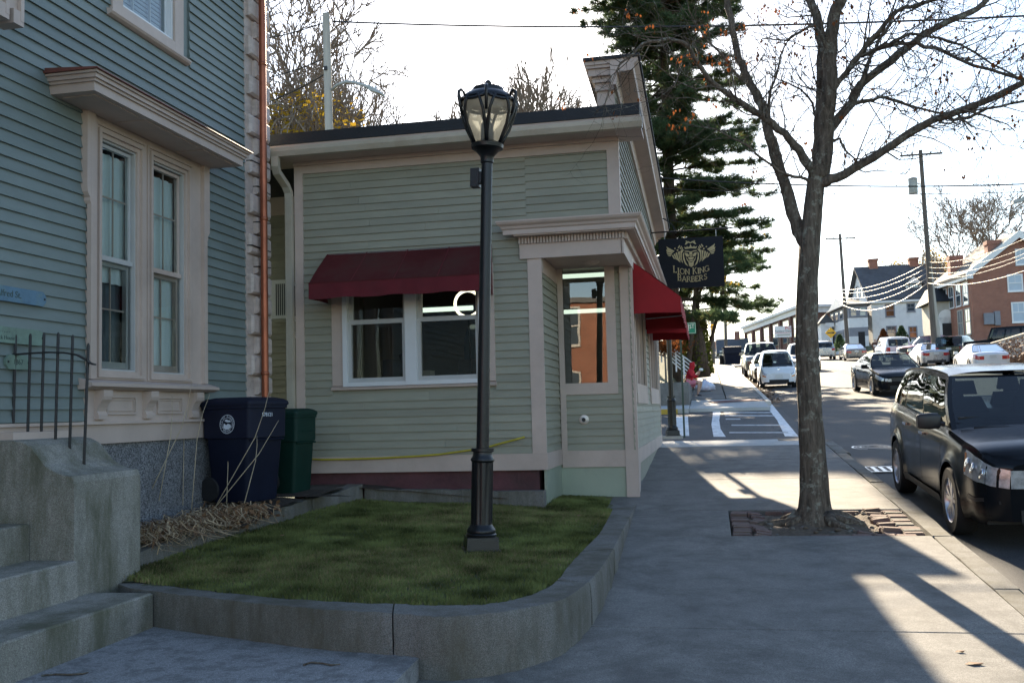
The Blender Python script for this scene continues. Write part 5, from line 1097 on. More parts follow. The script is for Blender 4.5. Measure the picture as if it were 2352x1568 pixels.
# ================================================================== LAMP POSTS
def lamp_post(label):
    t = thing('lamp_post', label, 'lamp post')
    IR = 'black_iron'
    b = MB(); q = [(-.145, -.145), (.145, -.145), (.145, .145), (-.145, .145)]; b.hexa([(x*1.04, y*1.04, -.05) for x, y in q], [(x*1.04, y*1.04, .02) for x, y in q]); b.hexa([(x*.92, y*.92, .021) for x, y in q], [(x*.88, y*.88, .12) for x, y in q]); b.build('base_plate', IR, t, local=True)
    MB().lathe([(.125, .12), (.128, .14), (.118, .15), (.122, .165), (.115, .185), (.098, .205), (.092, .22)], n=28).build('base_moulding', IR, t, True, 40, True)
    b = MB(); rows = []; n = 72
    for z in (.22, .25, .70, .73):
        rows.append([((.090-(.008 if .24 < z < .72 else 0)*max(0, math.sin(k*2*PI/n*9))**.6)*math.cos(k*2*PI/n), (.090-(.008 if .24 < z < .72 else 0)*max(0, math.sin(k*2*PI/n*9))**.6)*math.sin(k*2*PI/n), z) for k in range(n)])
    b.grid(rows, True); b.build('fluted_shaft', IR, t, True, 30, True)
    MB().lathe([(.088, .73), (.100, .745), (.100, .755), (.086, .775), (.080, .80), (.080, .815), (.096, .82), (.096, .845), (.06, .846)], n=28).build('collar', IR, t, True, 35, True)
    MB().lathe([(.054, .84), (.047, 3.28)], n=24).build('pole', IR, t, True, 50, True)
    MB().lathe([(.047, 3.26), (.056, 3.27), (.056, 3.31), (.066, 3.33), (.100, 3.37), (.135, 3.39), (.140, 3.42), (.12, 3.435), (.02, 3.436)], n=28).build('fitter', IR, t, True, 40, True)
    gl = MB().lathe([(.112, 3.437), (.145, 3.50), (.185, 3.58), (.213, 3.68), (.219, 3.74), (.213, 3.80)], n=28, caps=False).build('glass_globe', 'lamp_glass', t, True, None, True)
    b = MB(); b.lathe([(.04, 3.437), (.055, 3.45), (.055, 3.60), (.03, 3.66), (.0, 3.67)], n=16); b.build('bulb_cover', 'decal_white', gl, True, None, True)
    MB().lathe([(.222, 3.785), (.236, 3.80), (.23, 3.82), (.195, 3.855), (.152, 3.875), (.137, 3.878), (.137, 3.90), (.13, 3.915), (.07, 3.93), (.03, 3.935), (.026, 3.95), (.030, 3.965), (.020, 3.985), (.004, 3.995), (0, 3.996)], n=28).build('roof_cap', IR, t, True, 35, True)
    for k in range(6):
        a = 2*PI*k/6+.35; c, s = math.cos(a), math.sin(a); b = MB()
        for da in (-.16, .16):
            P = []
            for r, z, f in ((.127, 3.43, 0), (.160, 3.50, .15), (.202, 3.58, .4), (.235, 3.68, .8), (.243, 3.75, 1.4), (.236, 3.80, 2.)): aa = a+da*f; P.append((r*math.cos(aa), r*math.sin(aa), z))
            b.tube(P, [.017, .016, .015, .013, .013, .012], 6)
        P = [(r*c, r*s, z) for r, z in ((.24, 3.66), (.264, 3.74), (.278, 3.80), (.277, 3.845), (.258, 3.865), (.232, 3.85), (.22, 3.81))]; b.tube(P, [.012, .014, .014, .014, .014, .012, .012], 6)
        b.build('cage_strap', IR, t, True, None, True)
        b = MB(); P = [(.234*math.cos(a+q), .234*math.sin(a+q), 3.80-.03*math.sin((q)/(PI/3)*PI)) for q in [PI/3*j/6 for j in range(7)]]; b.tube(P, .015, 6); b.build('cage_ring', IR, t, True, None, True)
    return t
lp = lamp_post('black cast iron street lamp with acorn globe standing on the lawn')
p = PZ(1105, 1262, .745); lp.location = (p.x, p.y, .735); lp.scale = (1.037, 1.037, 1.037); lp.rotation_euler = (0, math.radians(2.3), math.radians(20))
b = MB(); b.box(-.135, -.06, -.045, .045, 3.06, 3.22); b.box(-.062, -.04, -.03, .03, 3.09, 3.19); o = b.build('photocell_box', 'black_iron', lp, local=True); o.rotation_euler = (0, 0, math.radians(-25))
c2 = copy_tree(lp); c2.location = (-.80, 21.0, gz(21)); c2.scale = (1, 1, 1); c2.rotation_euler = (0, 0, .2); tag(c2, 'black street lamp post at the side street corner behind the red awnings', 'lamp post'); c2['label'] = 'black street lamp post at the side street corner behind the red awnings'
MB().box(-1.0, -.6, 20.8, 21.2, gz(21)-.06, gz(21)+.002).build('base_pad', 'concrete_new', None)
o = bpy.data.objects['base_pad']; tag(o, 'small square concrete pad under the corner lamp post', 'concrete pad')
# ================================================================== STREET SIGN
p = G(1572, 1000); t = thing('street_sign', 'green street name sign on a thin post at the corner', 'street sign', p)
top = PY(1567, 752, p.y); b = MB(); b.box(p.x-.02, p.x+.02, p.y-.015, p.y+.015, p.z-.05, top.z+.18); b.build('post', 'post_green', t)
pl = PY(1598, 740, p.y); pl2 = PY(1598, 766, p.y); MB().box(pl.x-.85, pl.x, p.y-.035, p.y-.03, pl2.z, pl.z).build('name_plate', 'street_green', t)
textmesh('lettering', 'N', .21, 'sign_white', axes(V(pl.x-.20, p.y-.037, (pl.z+pl2.z)/2), (1, 0, 0), (0, 0, 1)), t, .001, sx=.8); textmesh('lettering', 'ST', .13, 'sign_white', axes(V(pl.x-.085, p.y-.037, (pl.z+pl2.z)/2+.03), (1, 0, 0), (0, 0, 1)), t, .001, sx=.75); textmesh('lettering', 'ELTO'[-1], .21, 'sign_white', axes(V(pl.x-.33, p.y-.037, (pl.z+pl2.z)/2), (1, 0, 0), (0, 0, 1)), t, .001, sx=.8)
b = MB(); z0, z1 = pl2.z+.012, pl.z-.012
for a in ((pl.x-.84, pl.x-.01, z0, z0+.006), (pl.x-.84, pl.x-.01, z1-.006, z1), (pl.x-.016, pl.x-.01, z0, z1)): b.box(a[0], a[1], p.y-.0375, p.y-.0355, a[2], a[3])
b.build('border', 'sign_white', t)

# ================================================================== STREET TREE
TX, TY = 1.07, 11.0
tree = thing('street_tree', 'bare maple street tree with few rusty dead leaves growing from the sidewalk pit', 'tree', V(TX, TY, gz(TY)))
tw = MB(); lv = MB()
def noisep(p, k, a): return V(math.sin(p.z*k+1.3)*a, math.cos(p.z*k*.8)*a, 0)
def trunk_mesh(pts, rad, n=22, rough=.10, par=tree, name='trunk'):
    rows = []; fine = []; fr = []
    for k in range(len(pts)-1):
        for j in range(6):
            f = j/6; fine.append(pts[k].lerp(pts[k+1], f)); fr.append(rad[k]+(rad[k+1]-rad[k])*f)
    fine.append(pts[-1]); fr.append(rad[-1]); b = MB()
    for k, (p, r) in enumerate(zip(fine, fr)):
        row = []
        for j in range(n):
            a = 2*PI*j/n; rr = r*(1+rough*(math.sin(a*3+p.z*2.1)*.4+math.sin(a*5-p.z*3.3)*.3+math.sin(a*9+p.z*7)*.25+math.sin(p.z*13+a*2)*.2)); row.append((p.x+rr*math.cos(a), p.y+rr*math.sin(a), p.z))
        rows.append(row)
    b.grid(rows, True); return b.build(name, 'bark', par, True)
tp = [(1870, 1196), (1870, 1165), (1869, 1120), (1866, 1050), (1862, 960), (1857, 850), (1853, 740), (1854, 640), (1860, 550), (1868, 470), (1874, 420), (1880, 380)]
tr_ = [.27, .175, .150, .138, .128, .122, .117, .113, .108, .100, .094, .09]
P = [PY(x, y, TY) for x, y in tp]; P[0].z = gz(TY)-.08; trunk_mesh(P, tr_)
for k in range(9):      # surface roots
    a = -PI+PI*2*k/9+R.uniform(-.2, .2); L = R.uniform(.35, .75); P = [V(TX+math.cos(a)*q*L*1.1, TY+math.sin(a)*q*L*.75, 0) for q in (.25, .5, .75, 1)]
    for q, p in enumerate(P): p.z = pitz(min(max(p.x, .2), 2.), min(max(p.y, PY0+.05), PY1-.05))+.05-.028*q; p.x += .05*math.sin(q*2+k)
    b = MB(); b.tube(P, [.085, .055, .038, .018], 8); b.build('root', 'bark', tree, True)
LIMB = []
def limb(px, y0, y1, r0, r1, tw_n, par=tree):
    P = [PY(x, y, y0+(y1-y0)*(k/(len(px)-1))**1.2) for k, (x, y) in enumerate(px)]
    Q = []
    for k in range(len(P)-1):
        for j in range(3):
            f = j/3; a, b_, c, d = P[max(k-1, 0)], P[k], P[k+1], P[min(k+2, len(P)-1)]; Q.append(.5*((2*b_)+(c-a)*f+(2*a-5*b_+4*c-d)*f*f+(3*b_-a-3*c+d)*f**3))
    Q.append(P[-1]); m = len(Q); rr = [r0+(r1-r0)*(k/(m-1))**.8 for k in range(m)]
    for q in Q[1:]: q += V(R.uniform(-.012, .012), R.uniform(-.02, .02), R.uniform(-.012, .012))
    b = MB(); b.tube(Q, [r*(1+R.uniform(-.06, .06)) for r in rr], 9); b.build('limb', 'bark', par, True)
    LIMB.append((Q, rr, tw_n))
limb([(1860, 560), (1848, 556), (1836, 530), (1821, 490), (1800, 420), (1779, 350), (1762, 297), (1748, 238), (1730, 203), (1709, 168), (1692, 115), (1678, 42), (1664, -40), (1650, -120)], 11, 11.7, .088, .03, 24)
limb([(1880, 395), (1884, 320), (1886, 210), (1888, 105), (1874, 35), (1850, -40), (1835, -120)], 11, 11.3, .088, .035, 18)
limb([(1884, 410), (1893, 340), (1900, 270), (1906, 200), (1908, 110), (1915, 40), (1935, -20), (1945, -110)], 11, 10.6, .10, .06, 16)
limb([(1872, 440), (1870, 402), (1842, 357), (1814, 322), (1772, 283), (1741, 262), (1692, 231), (1643, 196), (1605, 147), (1580, 105), (1535, 91), (1476, 101), (1447, 130), (1420, 150)], 11, 9.9, .06, .009, 34)
limb([(1885, 420), (1905, 414), (1961, 388), (2031, 346), (2101, 301), (2171, 266), (2259, 234), (2352, 189), (2450, 140)], 11, 10.2, .062, .026, 34)
limb([(1895, 310), (1912, 290), (1954, 238), (1979, 192), (2049, 140), (2101, 94), (2154, 63), (2241, 21), (2300, -30), (2380, -70)], 11, 11.6, .062, .026, 30)
limb([(1905, 215), (1916, 199), (1961, 147), (1996, 98), (2059, 28), (2110, 12), (2180, -10)], 10.9, 10.5, .04, .016, 22)
limb([(1940, 255), (1962, 240), (1996, 231), (2035, 224), (2084, 241), (2154, 261), (2241, 255), (2352, 234)], 11.1, 11.9, .028, .008, 26)
limb([(1979, 128), (2010, 115), (2049, 101), (2101, 101), (2171, 119), (2241, 150), (2352, 185), (2420, 200)], 10.8, 10.0, .028, .012, 30)
limb([(1965, 214), (1985, 170), (2000, 130), (2030, 70), (2060, 30)], 11, 11.4, .03, .012, 16)
limb([(1866, 425), (1850, 412), (1804, 399), (1762, 371), (1699, 325), (1646, 300), (1610, 290)], 11, 10.4, .024, .005, 26)
limb([(1905, 330), (1928, 318), (1940, 345), (1965, 362), (2000, 368)], 11, 11.1, .018, .007, 7)
limb([(2160, 268), (2210, 275), (2270, 250), (2352, 232)], 10.6, 10.4, .022, .010, 14)
limb([(2040, 105), (2090, 78), (2160, 88), (2240, 120), (2352, 190)], 10.6, 10.1, .02, .008, 18)
limb([(1762, 290), (1770, 210), (1790, 150), (1810, 90), (1860, 60)], 11.3, 11.8, .02, .006, 16)
limb([(1880, 290), (1866, 240), (1838, 205), (1790, 185), (1760, 165)], 11.2, 11.9, .018, .005, 14)
limb([(2200, 250), (2260, 265), (2300, 280), (2330, 300)], 10.3, 10.0, .014, .004, 12)
limb([(1906, 140), (1870, 60), (1830, 80), (1795, 95), (1750, 90)], 10.8, 10.3, .022, .005, 14)
limb([(1730, 200), (1690, 170), (1650, 120), (1600, 60), (1580, 10)], 11.5, 11.2, .022, .006, 14)
def leaf(p, s):
    d = V(R.uniform(-.6, .6), R.uniform(-.6, .6), -1).normalized()*s; u = d.orthogonal().normalized(); u = Matrix.Rotation(R.uniform(0, 6.28), 3, d) @ u*s*.32
    lv.quad(p, p+d*.5+u, p+d, p+d*.5-u)
def twig(p, d, L, r, lev, mb=tw, up=.16, leafp=.075, kids=(2, 4), wig=.28):
    n = 4; pts = [p]; q = p.copy(); dd = d.copy()
    for k in range(n):
        dd = (dd+V(R.gauss(0, wig), R.gauss(0, wig), R.gauss(0, wig)+up*.5)).normalized(); q = q+dd*L/n; pts.append(q.copy())
    mb.tube(pts, [r, r*.8, r*.65, r*.5, r*.3], 4 if r > .006 else 3, cap=False)
    if lev > 0:
        for _ in range(R.randint(*kids)):
            k = R.randint(1, n); s = dd.cross(V(R.gauss(0, 1), R.gauss(0, 1), R.gauss(0, 1))).normalized(); twig(pts[k], (dd*.55+s*.8).normalized(), L*R.uniform(.4, .72), r*.55, lev-1, mb, up, leafp, kids, wig)
    elif R.random() < leafp:
        for _ in range(R.randint(2, 7)): leaf(pts[-1]+V(R.gauss(0, .03), R.gauss(0, .03), R.gauss(0, .03)), R.uniform(.025, .058))
for Q, rr, n in LIMB:
    m = len(Q)
    for _ in range(n):
        k = R.randint(max(1, int(m*.22)), m-1); d = (Q[min(k+1, m-1)]-Q[max(k-1, 0)]).normalized(); s = d.cross(V(R.gauss(0, 1), R.gauss(0, 1), R.gauss(0, 1))).normalized()
        twig(Q[k], (d*R.uniform(.3, .9)+s*.8+V(0, 0, .15)).normalized(), R.uniform(.35, 1.0), min(rr[k]*.5, R.uniform(.006, .012)), 2)
o = struct(tw.build('twigs', 'bark', tree), 'stuff'); o = struct(lv.build('dead_leaves', 'leaf_dead', tree), 'stuff')

# ================================================================== BARE BACKGROUND TREES
def baretree(seed, H, spread=.5, levels=5, leafm=None, leafp=0, trunkr=None, fork=.3, rmin=.012):
    rs = random.Random(seed); tb, cb, lb = MB(), MB(), MB(); tr = trunkr or H*.016
    def go(p, d, L, r, lev, mb):
        n = 3; pts = [p]; q = p.copy(); dd = d.copy()
        for k in range(n): dd = (dd+V(rs.gauss(0, .16), rs.gauss(0, .16), rs.gauss(0, .10)+.06)).normalized(); q = q+dd*L/n; pts.append(q.copy())
        mb.tube(pts, [r, r*.88, r*.76, r*.62], 6 if lev > 3 else (4 if lev > 1 else 3), cap=False)
        if lev <= 0:
            if leafm and rs.random() < leafp:
                for _ in range(3):
                    s = rs.uniform(.05, .12); c = pts[-1]+V(rs.gauss(0, .3), rs.gauss(0, .3), rs.gauss(0, .3)); u = V(rs.gauss(0, 1), rs.gauss(0, 1), rs.gauss(0, 1)).normalized()*s; v = u.orthogonal().normalized()*s*.7; lb.quad(c-u, c-v, c+u, c+v)
            return
        for i in range(3):
            s = dd.cross(V(rs.gauss(0, 1), rs.gauss(0, 1), rs.gauss(0, 1))).normalized(); k = n if i < 2 else rs.randint(1, n)
            go(pts[k], (dd+s*spread*rs.uniform(.6, 1.4)).normalized(), L*rs.uniform(.62, .86), max(rmin, r*(.68 if i == 0 else .5)), lev-1, cb)
    go(V(0, 0, -.3), V(0, 0, 1), H*fork, tr, levels, tb); return tb, cb, lb
def mesh_of(mb, name, m):
    me = bpy.data.meshes.new(name); me.from_pydata(mb.v, [], mb.f); me.materials.append(MATS[m]); me.update(); return me
KIND = []
for sd_, sp, lp_, fk, lv_, rm_ in ((11, .45, .0, .28, 7, .012), (23, .6, 0, .22, 7, .012), (37, .4, .32, .25, 7, .012), (51, .36, 0, .30, 6, .022), (63, .42, 0, .26, 6, .022)):
    tb, cb, lb = baretree(sd_, 10, sp, lv_, 'leaf_gold', lp_, .14, fk, rm_); zmax = max(q[2] for q in cb.v)/9.2
    for mb_ in (tb, cb, lb): mb_.v = [(q[0]/zmax, q[1]/zmax, q[2]/zmax) for q in mb_.v]
    KIND.append((mesh_of(tb, 'trunk', 'bark_far'), mesh_of(cb, 'crown', 'bark_far'), mesh_of(lb, 'leaves', 'leaf_gold') if lb.v else None))
def place_tree(k, x, ytop, Yd, label, wide=1., rz=0, group='bare trees behind the shop roof', base=None):
    tp_ = PY(x, ytop, Yd); g = terr(tp_.x, Yd) if base is None else base; H = tp_.z-g; t = thing('bare_tree', label, 'tree', V(tp_.x, Yd, g), rz, group); s = H/9.2; t.scale = (s*wide, s*wide, s)
    for nm, me in zip(('trunk', 'crown', 'leaves'), KIND[k]):
        if me: o = link(nm, me, t, True); 
        if me and nm == 'leaves': struct(o, 'stuff')
    return t
place_tree(1, 622, -40, 44, 'tallest bare tree beside the teal house corner', .85, .3)
place_tree(0, 690, 80, 50, 'bare tree left of the pale utility pole', .7, 1.7)
place_tree(2, 650, 185, 40, 'golden leaved tree low behind the copper downspout', 1.15, .9)
place_tree(4, 820, 172, 56, 'bare tree just right of the pale utility pole', .9, 2.2)
place_tree(3, 915, 158, 60, 'slender forked bare tree right of the street light arm', .8, 4.0)
place_tree(4, 1040, 155, 62, 'bare tree behind the roof left of the lamp globe', .9, 5.1)
place_tree(3, 1165, 158, 62, 'bare tree behind the roof right of the lamp globe', .6, .6)
place_tree(4, 1245, 150, 60, 'bare tree nearest the parapet behind the roof', .6, 3.3)
place_tree(3, 795, 205, 48, 'low bare tree behind the street light arm', .8, 4.4)
place_tree(0, 2205, 420, 118, 'tall gnarled bare tree behind the brick house chimneys', 1.15, .5, 'bare trees behind the brick house'); place_tree(1, 2262, 415, 121, 'twin crowned bare tree right behind the brick house', 1.1, 2.5, 'bare trees behind the brick house'); place_tree(2, 2075, 590, 138, 'golden leaved tree peeking over the white house roof', 1.4, 1.2, 'bare trees behind the brick house'); place_tree(2, 2160, 575, 128, 'yellowing tree between white house and brick house', 1.2, 3.2, 'bare trees behind the brick house')

# ================================================================== PINE
PXx, PYy = PY(1536, 500, 46).x, 46.
pine = thing('pine_tree', 'tall dark green pine tree rising behind the barber shop', 'pine tree', V(PXx, PYy, gz(46)))
pb = MB(); nb = MB(); nd_ = MB()
H = 28.; b = MB(); b.tube([(PXx, PYy, gz(46)-.5), (PXx+.05, PYy, 10), (PXx+.1, PYy, 20), (PXx+.1, PYy, gz(46)+H)], [.36, .30, .19, .04], 12); b.build('trunk', 'bark_pine', pine, True)
def lit(p, mg=0.):
    # shadow hits the pavement strip?  boughs there are left out to let sun through
    k = (p.z-.6)/SUND.z; q = p-SUND*k; return (11-mg < q.y < 14.25+mg*.6 and .05-mg < q.x < 2.15+mg) or (4.5 < q.y <= 11 and 1.2-mg < q.x < 2.3+mg)
def tuft(mb, p, d, n, L):
    if lit(p, .12) and R.random() < .97: return
    for _ in range(n):
        u = (d*.7+V(R.gauss(0, .7), R.gauss(0, .7), R.gauss(0, .55)+.15)).normalized(); s = u.orthogonal().normalized(); s = Matrix.Rotation(R.uniform(0, 6.28), 3, u) @ s*R.uniform(.011, .021); ll = L*R.uniform(.7, 1.2); mb.tri(p-s, p+s, p+u*ll)
def proj2(p):
    v = p-C0; z = v.dot(FW); return 1176+FP*v.dot(RT)/z, 784-FP*v.dot(UP)/z
# silhouette limits (view x) of the crown by height, hidden left widened for shade
LIM_Y = [-200, 0, 60, 110, 170, 220, 262, 285, 700, 730, 790]
LIM_L = [1330, 1305, 1320, 1375, 1300, 1380, 1390, 1200, 1200, 1490, 1490]
LIM_R = [1740, 1715, 1720, 1735, 1730, 1735, 1740, 1745, 1800, 1745, 1690]
z = 6.2
while z < H+1.5:
    hh = min(.97, (z-6)/(H-2.)); Lm = 6.6*(1-hh)**.6+.6
    for k in range(R.randint(7, 9)):
        a = R.uniform(0, 6.28); L = Lm*R.uniform(.65, 1.15); p = V(PXx+.08, PYy, z+R.uniform(-.2, .2)); d = V(math.cos(a), math.sin(a), R.uniform(-.05, .25)); pts = [p]; n = 6; q = p.copy(); dd = d.copy()
        for j in range(n): dd = (dd+V(R.gauss(0, .07), R.gauss(0, .07), .02 if j > 3 else -.045)).normalized(); q = q+dd*L/n; pts.append(q.copy())
        ok = True
        for cut in range(2, n+1):
            x_, y_ = proj2(pts[cut]);
            if lit(pts[cut], .05) or not (np.interp(y_, LIM_Y, LIM_L) < x_ < np.interp(y_, LIM_Y, LIM_R)): n = cut-1; break
        pts = pts[:n+1]
        pb.tube(pts, [.055*(1-.8*i/max(1, n)) for i in range(n+1)], 5, cap=False)
        for j in range(2, n+1):
            for _ in range(5):
                f = R.random(); c = pts[j-1].lerp(pts[j], f); sd_ = V(-d.y, d.x, 0)*R.choice((-1, 1)); sL = R.uniform(.3, 1.0)*(1.15-j/7); e = c+(dd*.6+sd_*.9+V(0, 0, R.uniform(-.1, .25))).normalized()*sL; 
                if lit(c, .1) or lit(e, .1): continue
                pb.tube([c, e], [.012, .006], 3, cap=False)
                for g in range(int(4+sL*6)):
                    cc = c.lerp(e, R.uniform(.15, 1.05)); tuft(nb if R.random() < .9 else nd_, cc+V(R.gauss(0, .07), R.gauss(0, .07), R.gauss(0, .05)), (e-c).normalized(), 14, .36)
        tuft(nb, pts[-1], dd, 30, .3)
    z += R.uniform(.5, .85)
pb.build('branches', 'bark_pine', pine); struct(nb.build('needles', 'needles', pine), 'stuff'); struct(nd_.build('dry_needles', 'needles_dry', pine), 'stuff')
p2_ = PY(1548, 600, 74); pine2 = copy_tree(pine); pine2.location = (p2_.x, 74, gz(74)-.2); pine2.scale = (1.05, 1.05, 1.05); pine2.rotation_euler = (0, 0, 2.1); pine2['label'] = 'second pine added behind the nearer tall pine'  # copy of the pine added behind it to shade the road
# many-stemmed trees and ivy-clad trunk on the bank below the pine
def stemtree(x, y, Yd, label, xt, yt, r, lean, lp_=.35):
    a = PY(x, y, Yd); e = PY(xt, yt, Yd+1); t = thing('bank_tree', label, 'tree', a, 0, 'thin trees on the bank below the pine'); b = MB(); P = [a-V(0, 0, .6), a.lerp(e, .3)+V(lean, 0, 0), a.lerp(e, .65)+V(lean*.7, 0, 0), e]; b.tube(P, [r, r*.8, r*.6, r*.3], 8); b.build('trunk', 'bark_pine', t, True)
    c, l = MB(), MB(); rs = R
    for k in range(16):
        f = rs.uniform(.25, 1); q = P[0].lerp(P[3], f); d = V(rs.gauss(0, 1), rs.gauss(0, 1), .6).normalized(); L = rs.uniform(.8, 2.4); pts = [q, q+d*L*.5+V(0, 0, .1), q+d*L+V(0, 0, .3)]; c.tube(pts, [.03, .018, .007], 3, cap=False)
        for j in range(5):
            q2 = pts[1].lerp(pts[2], rs.random()); d2 = V(rs.gauss(0, 1), rs.gauss(0, 1), rs.gauss(.3, .8)).normalized(); c.tube([q2, q2+d2*.7], [.01, .004], 3, cap=False)
            if rs.random() < lp_:
                for _ in range(4): s = rs.uniform(.05, .12); pc = q2+d2*rs.uniform(.2, .8)+V(rs.gauss(0, .12), rs.gauss(0, .12), rs.gauss(0, .12)); u = V(rs.gauss(0, 1), rs.gauss(0, 1), rs.gauss(0, 1)).normalized()*s; v = u.orthogonal().normalized()*s*.7; l.quad(pc-u, pc-v, pc+u, pc+v)
    c.build('branches', 'bark_pine', t)
    if l.v: struct(l.build('leaves', 'leaf_gold', t), 'stuff')
stemtree(1578, 830, 46, 'leaning thin tree with yellow leaves nearest the green street sign', 1600, 600, .13, .1)
stemtree(1600, 830, 47, 'straight thin tree above the seated person', 1602, 560, .12, 0)
stemtree(1612, 830, 48, 'thin tree leaning right over the far sidewalk', 1680, 560, .11, .2, .5)
stemtree(1590, 830, 50, 'thin bare tree at the back of the bank', 1630, 540, .10, -.1, .2)
iv = PY(1608, 852, 47); t = thing('ivy_stump', 'ivy covered trunk and hedge mound at the edge of the far sidewalk', 'hedge', iv); b = MB(); b.tube([iv-V(0, 0, .3), iv+V(-.1, 0, 1.4), iv+V(-.2, 0, 2.8)], [.5, .38, .2], 8); b.build('trunk', 'bark_pine', t, True); l = MB()
for k in range(5200):
    h = R.random(); a = R.uniform(0, 6.28); r = (1.0-.35*h)*R.uniform(.5, 1.1)*.75; p = iv+V(r*math.cos(a)*1.15-.25, r*math.sin(a)*2.2+1., h*2.9-.1); s = R.uniform(.04, .10); u = V(R.gauss(0, 1), R.gauss(0, 1), R.gauss(0, 1)).normalized()*s; v = u.orthogonal().normalized()*s*.8; l.quad(p-u, p-v, p+u, p+v)
struct(l.build('leaves', 'vine', t), 'stuff')

# ================================================================== UTILITY POLES AND WIRES
def upole(label, base, top, r0, r1, m, arm=None, armw=2.4, extra=None):
    t = thing('utility_pole', label, 'utility pole', base); b = MB(); b.tube([base, base.lerp(top, .5), top], [r0, (r0+r1)/2, r1], 14); b.build('pole', m, t, True, 50)
    if arm:
        z = top.z-arm[0]; c = V(top.x, top.y-.18, z); d = V(math.cos(arm[1]), math.sin(arm[1]), arm[2])*armw/2; up = V(0, 0, .06); n = V(-d.y, d.x, 0).normalized()*.05; b = MB(); b.obox(c, d, n, up); b.build('crossarm', m, t); 
        for s in (-.92, -.45, .45, .92): MB().lathe([(.03, 0), (.05, .05), (.03, .09), (.05, .13), (.02, .17)], c+d*s+up, 8).build('insulator', 'transformer', t, True)
        b = MB(); b.tube([c+d*.45-V(0, 0, .04), V(top.x, top.y, z-.6)], .02, 5); b.tube([c-d*.45-V(0, 0, .04), V(top.x, top.y, z-.6)], .02, 5); b.build('brace', m, t)
    return t
Yp = 29.; base = V(PY(757, 300, Yp).x, Yp, gz(Yp)-.2); top = PY(749, 32, Yp)
base.x += .1
t = upole('pale weathered utility pole with street light behind the shop roof', base, top, .17, .115, 'wood_pole')
P = [PY(x, y, Yp-.1*k) for k, (x, y) in enumerate(((762, 207), (775, 195), (795, 188), (815, 190), (835, 196), (848, 202)))]; b = MB(); b.tube(P, .05, 8); arm_ = b.build('light_arm', 'transformer', t, True)
q = P[-1]; d = (PY(880, 216, Yp-.7)-q); b = MB(); sd_ = V(0, .18, 0); up = V(0, 0, .085); b.hexa([q-sd_*.5-up, q+sd_*.5-up, q+d+sd_-up*.6, q+d-sd_-up*.6], [q-sd_*.5+up, q+sd_*.5+up, q+d+sd_*.7+up*.1, q+d-sd_*.7+up*.1]); b.build('lamp_head', 'transformer', t); MB().lathe([(.035, 0), (.035, .09), (.02, .1)], q+d*.45+V(0, 0, .04), 8).build('photocell', 'white_vinyl', t, True)
for f, m_ in ((.62, 'rail_iron'), (.70, 'rail_iron'), (.86, 'rail_iron')): c = base.lerp(top, f); MB().box(c.x-.05, c.x+.05, c.y-.19, c.y-.13, c.z-.06, c.z+.06).build('bolt_plate', m_, t)
def wire(name, label, a, b_, sag, r, m='wire_black', n=14):
    P = [a.lerp(b_, k/n)-V(0, 0, sag*4*(k/n)*(1-k/n)) for k in range(n+1)]; mb = MB(); mb.tube(P, r, 5); return tag(mb.build(name, m, None, True), label, 'wire')
a = PY(765, 50, Yp); wire('overhead_wire', 'thin overhead wire from the pale pole across the sky to upper right', a, PY(2420, 34, 27), .25, .028, 'wire_black')
for k in range(8): c = a+V(.04+.085*k, 0, -.0035*k); MB().lathe([(.01, -.015), (.045, 0), (.01, .015)], c, 8, Matrix.Rotation(PI/2, 3, 'Y')).build('insulator_disc', 'rail_iron', t)
for (x0, y0, x1, y1, lab) in ((745, 52, 560, 95, 'top guy wire running left from the pale pole'), (745, 135, 560, 190, 'middle guy wire running left from the pale pole'), (748, 170, 560, 255, 'lower guy wire running left from the pale pole')): wire('overhead_wire', lab, PY(x0, y0, Yp), PY(x1, y1, Yp+1), .1, .02)
Y2 = 70.; base2 = PY(2147, 800, Y2); base2.z = gz(Y2); top2 = PY(2114, 345, Y2); p2 = upole('tall wooden utility pole with transformer in front of the brick house', base2, top2, .19, .13, 'wood_dark', (.35, .1, .02), 2.8)
b = MB(); c = base2.lerp(PY(2124, 600, Y2), .0); b.tube([base2+V(.36, .1, 0), PY(2131, 600, Y2)+V(.06, .1, 0)], [.19, .17], 12); b.build('stub_pole', 'wood_pole', p2, True, 50)
c = PY(2097, 427, Y2-.3); MB().lathe([(.0, -.55), (.27, -.55), (.30, -.5), (.30, .45), (.33, .46), (.33, .50), (.22, .56), (0, .57)], c, 18).build('transformer', 'transformer', p2, True, 40); MB().tube([c+V(.2, 0, .2), PY(2118, 425, Y2)], .04, 6).build('transformer_bracket', 'steel', p2)
Y1 = 100.; base1 = PY(1947, 790, Y1); base1.z = gz(Y1); top1 = PY(1929, 537, Y1); upole('far wooden utility pole standing before the white house', base1, top1, .2, .13, 'wood_dark', (.5, .1, .0), 2.9)
for i, (x, yy0, yy1) in enumerate(((1637, 850, 715), (1667, 850, 700))):
    Yq = 88+6*i; bs = PY(x+2, 850, Yq); bs.z = gz(Yq); upole(('slim wooden pole left of the far bin', 'slim wooden pole behind the far bin')[i], bs, PY(x-3, 640, Yq), .17, .13, 'wood_dark')
pairs = [((2131, 602), (1925, 665), .6, .016), ((2131, 614), (1926, 672), .6, .013), ((2131, 626), (1927, 682), .7, .016), ((2131, 638), (1928, 690), .8, .016), ((2131, 650), (1929, 697), 1.2, .026)]
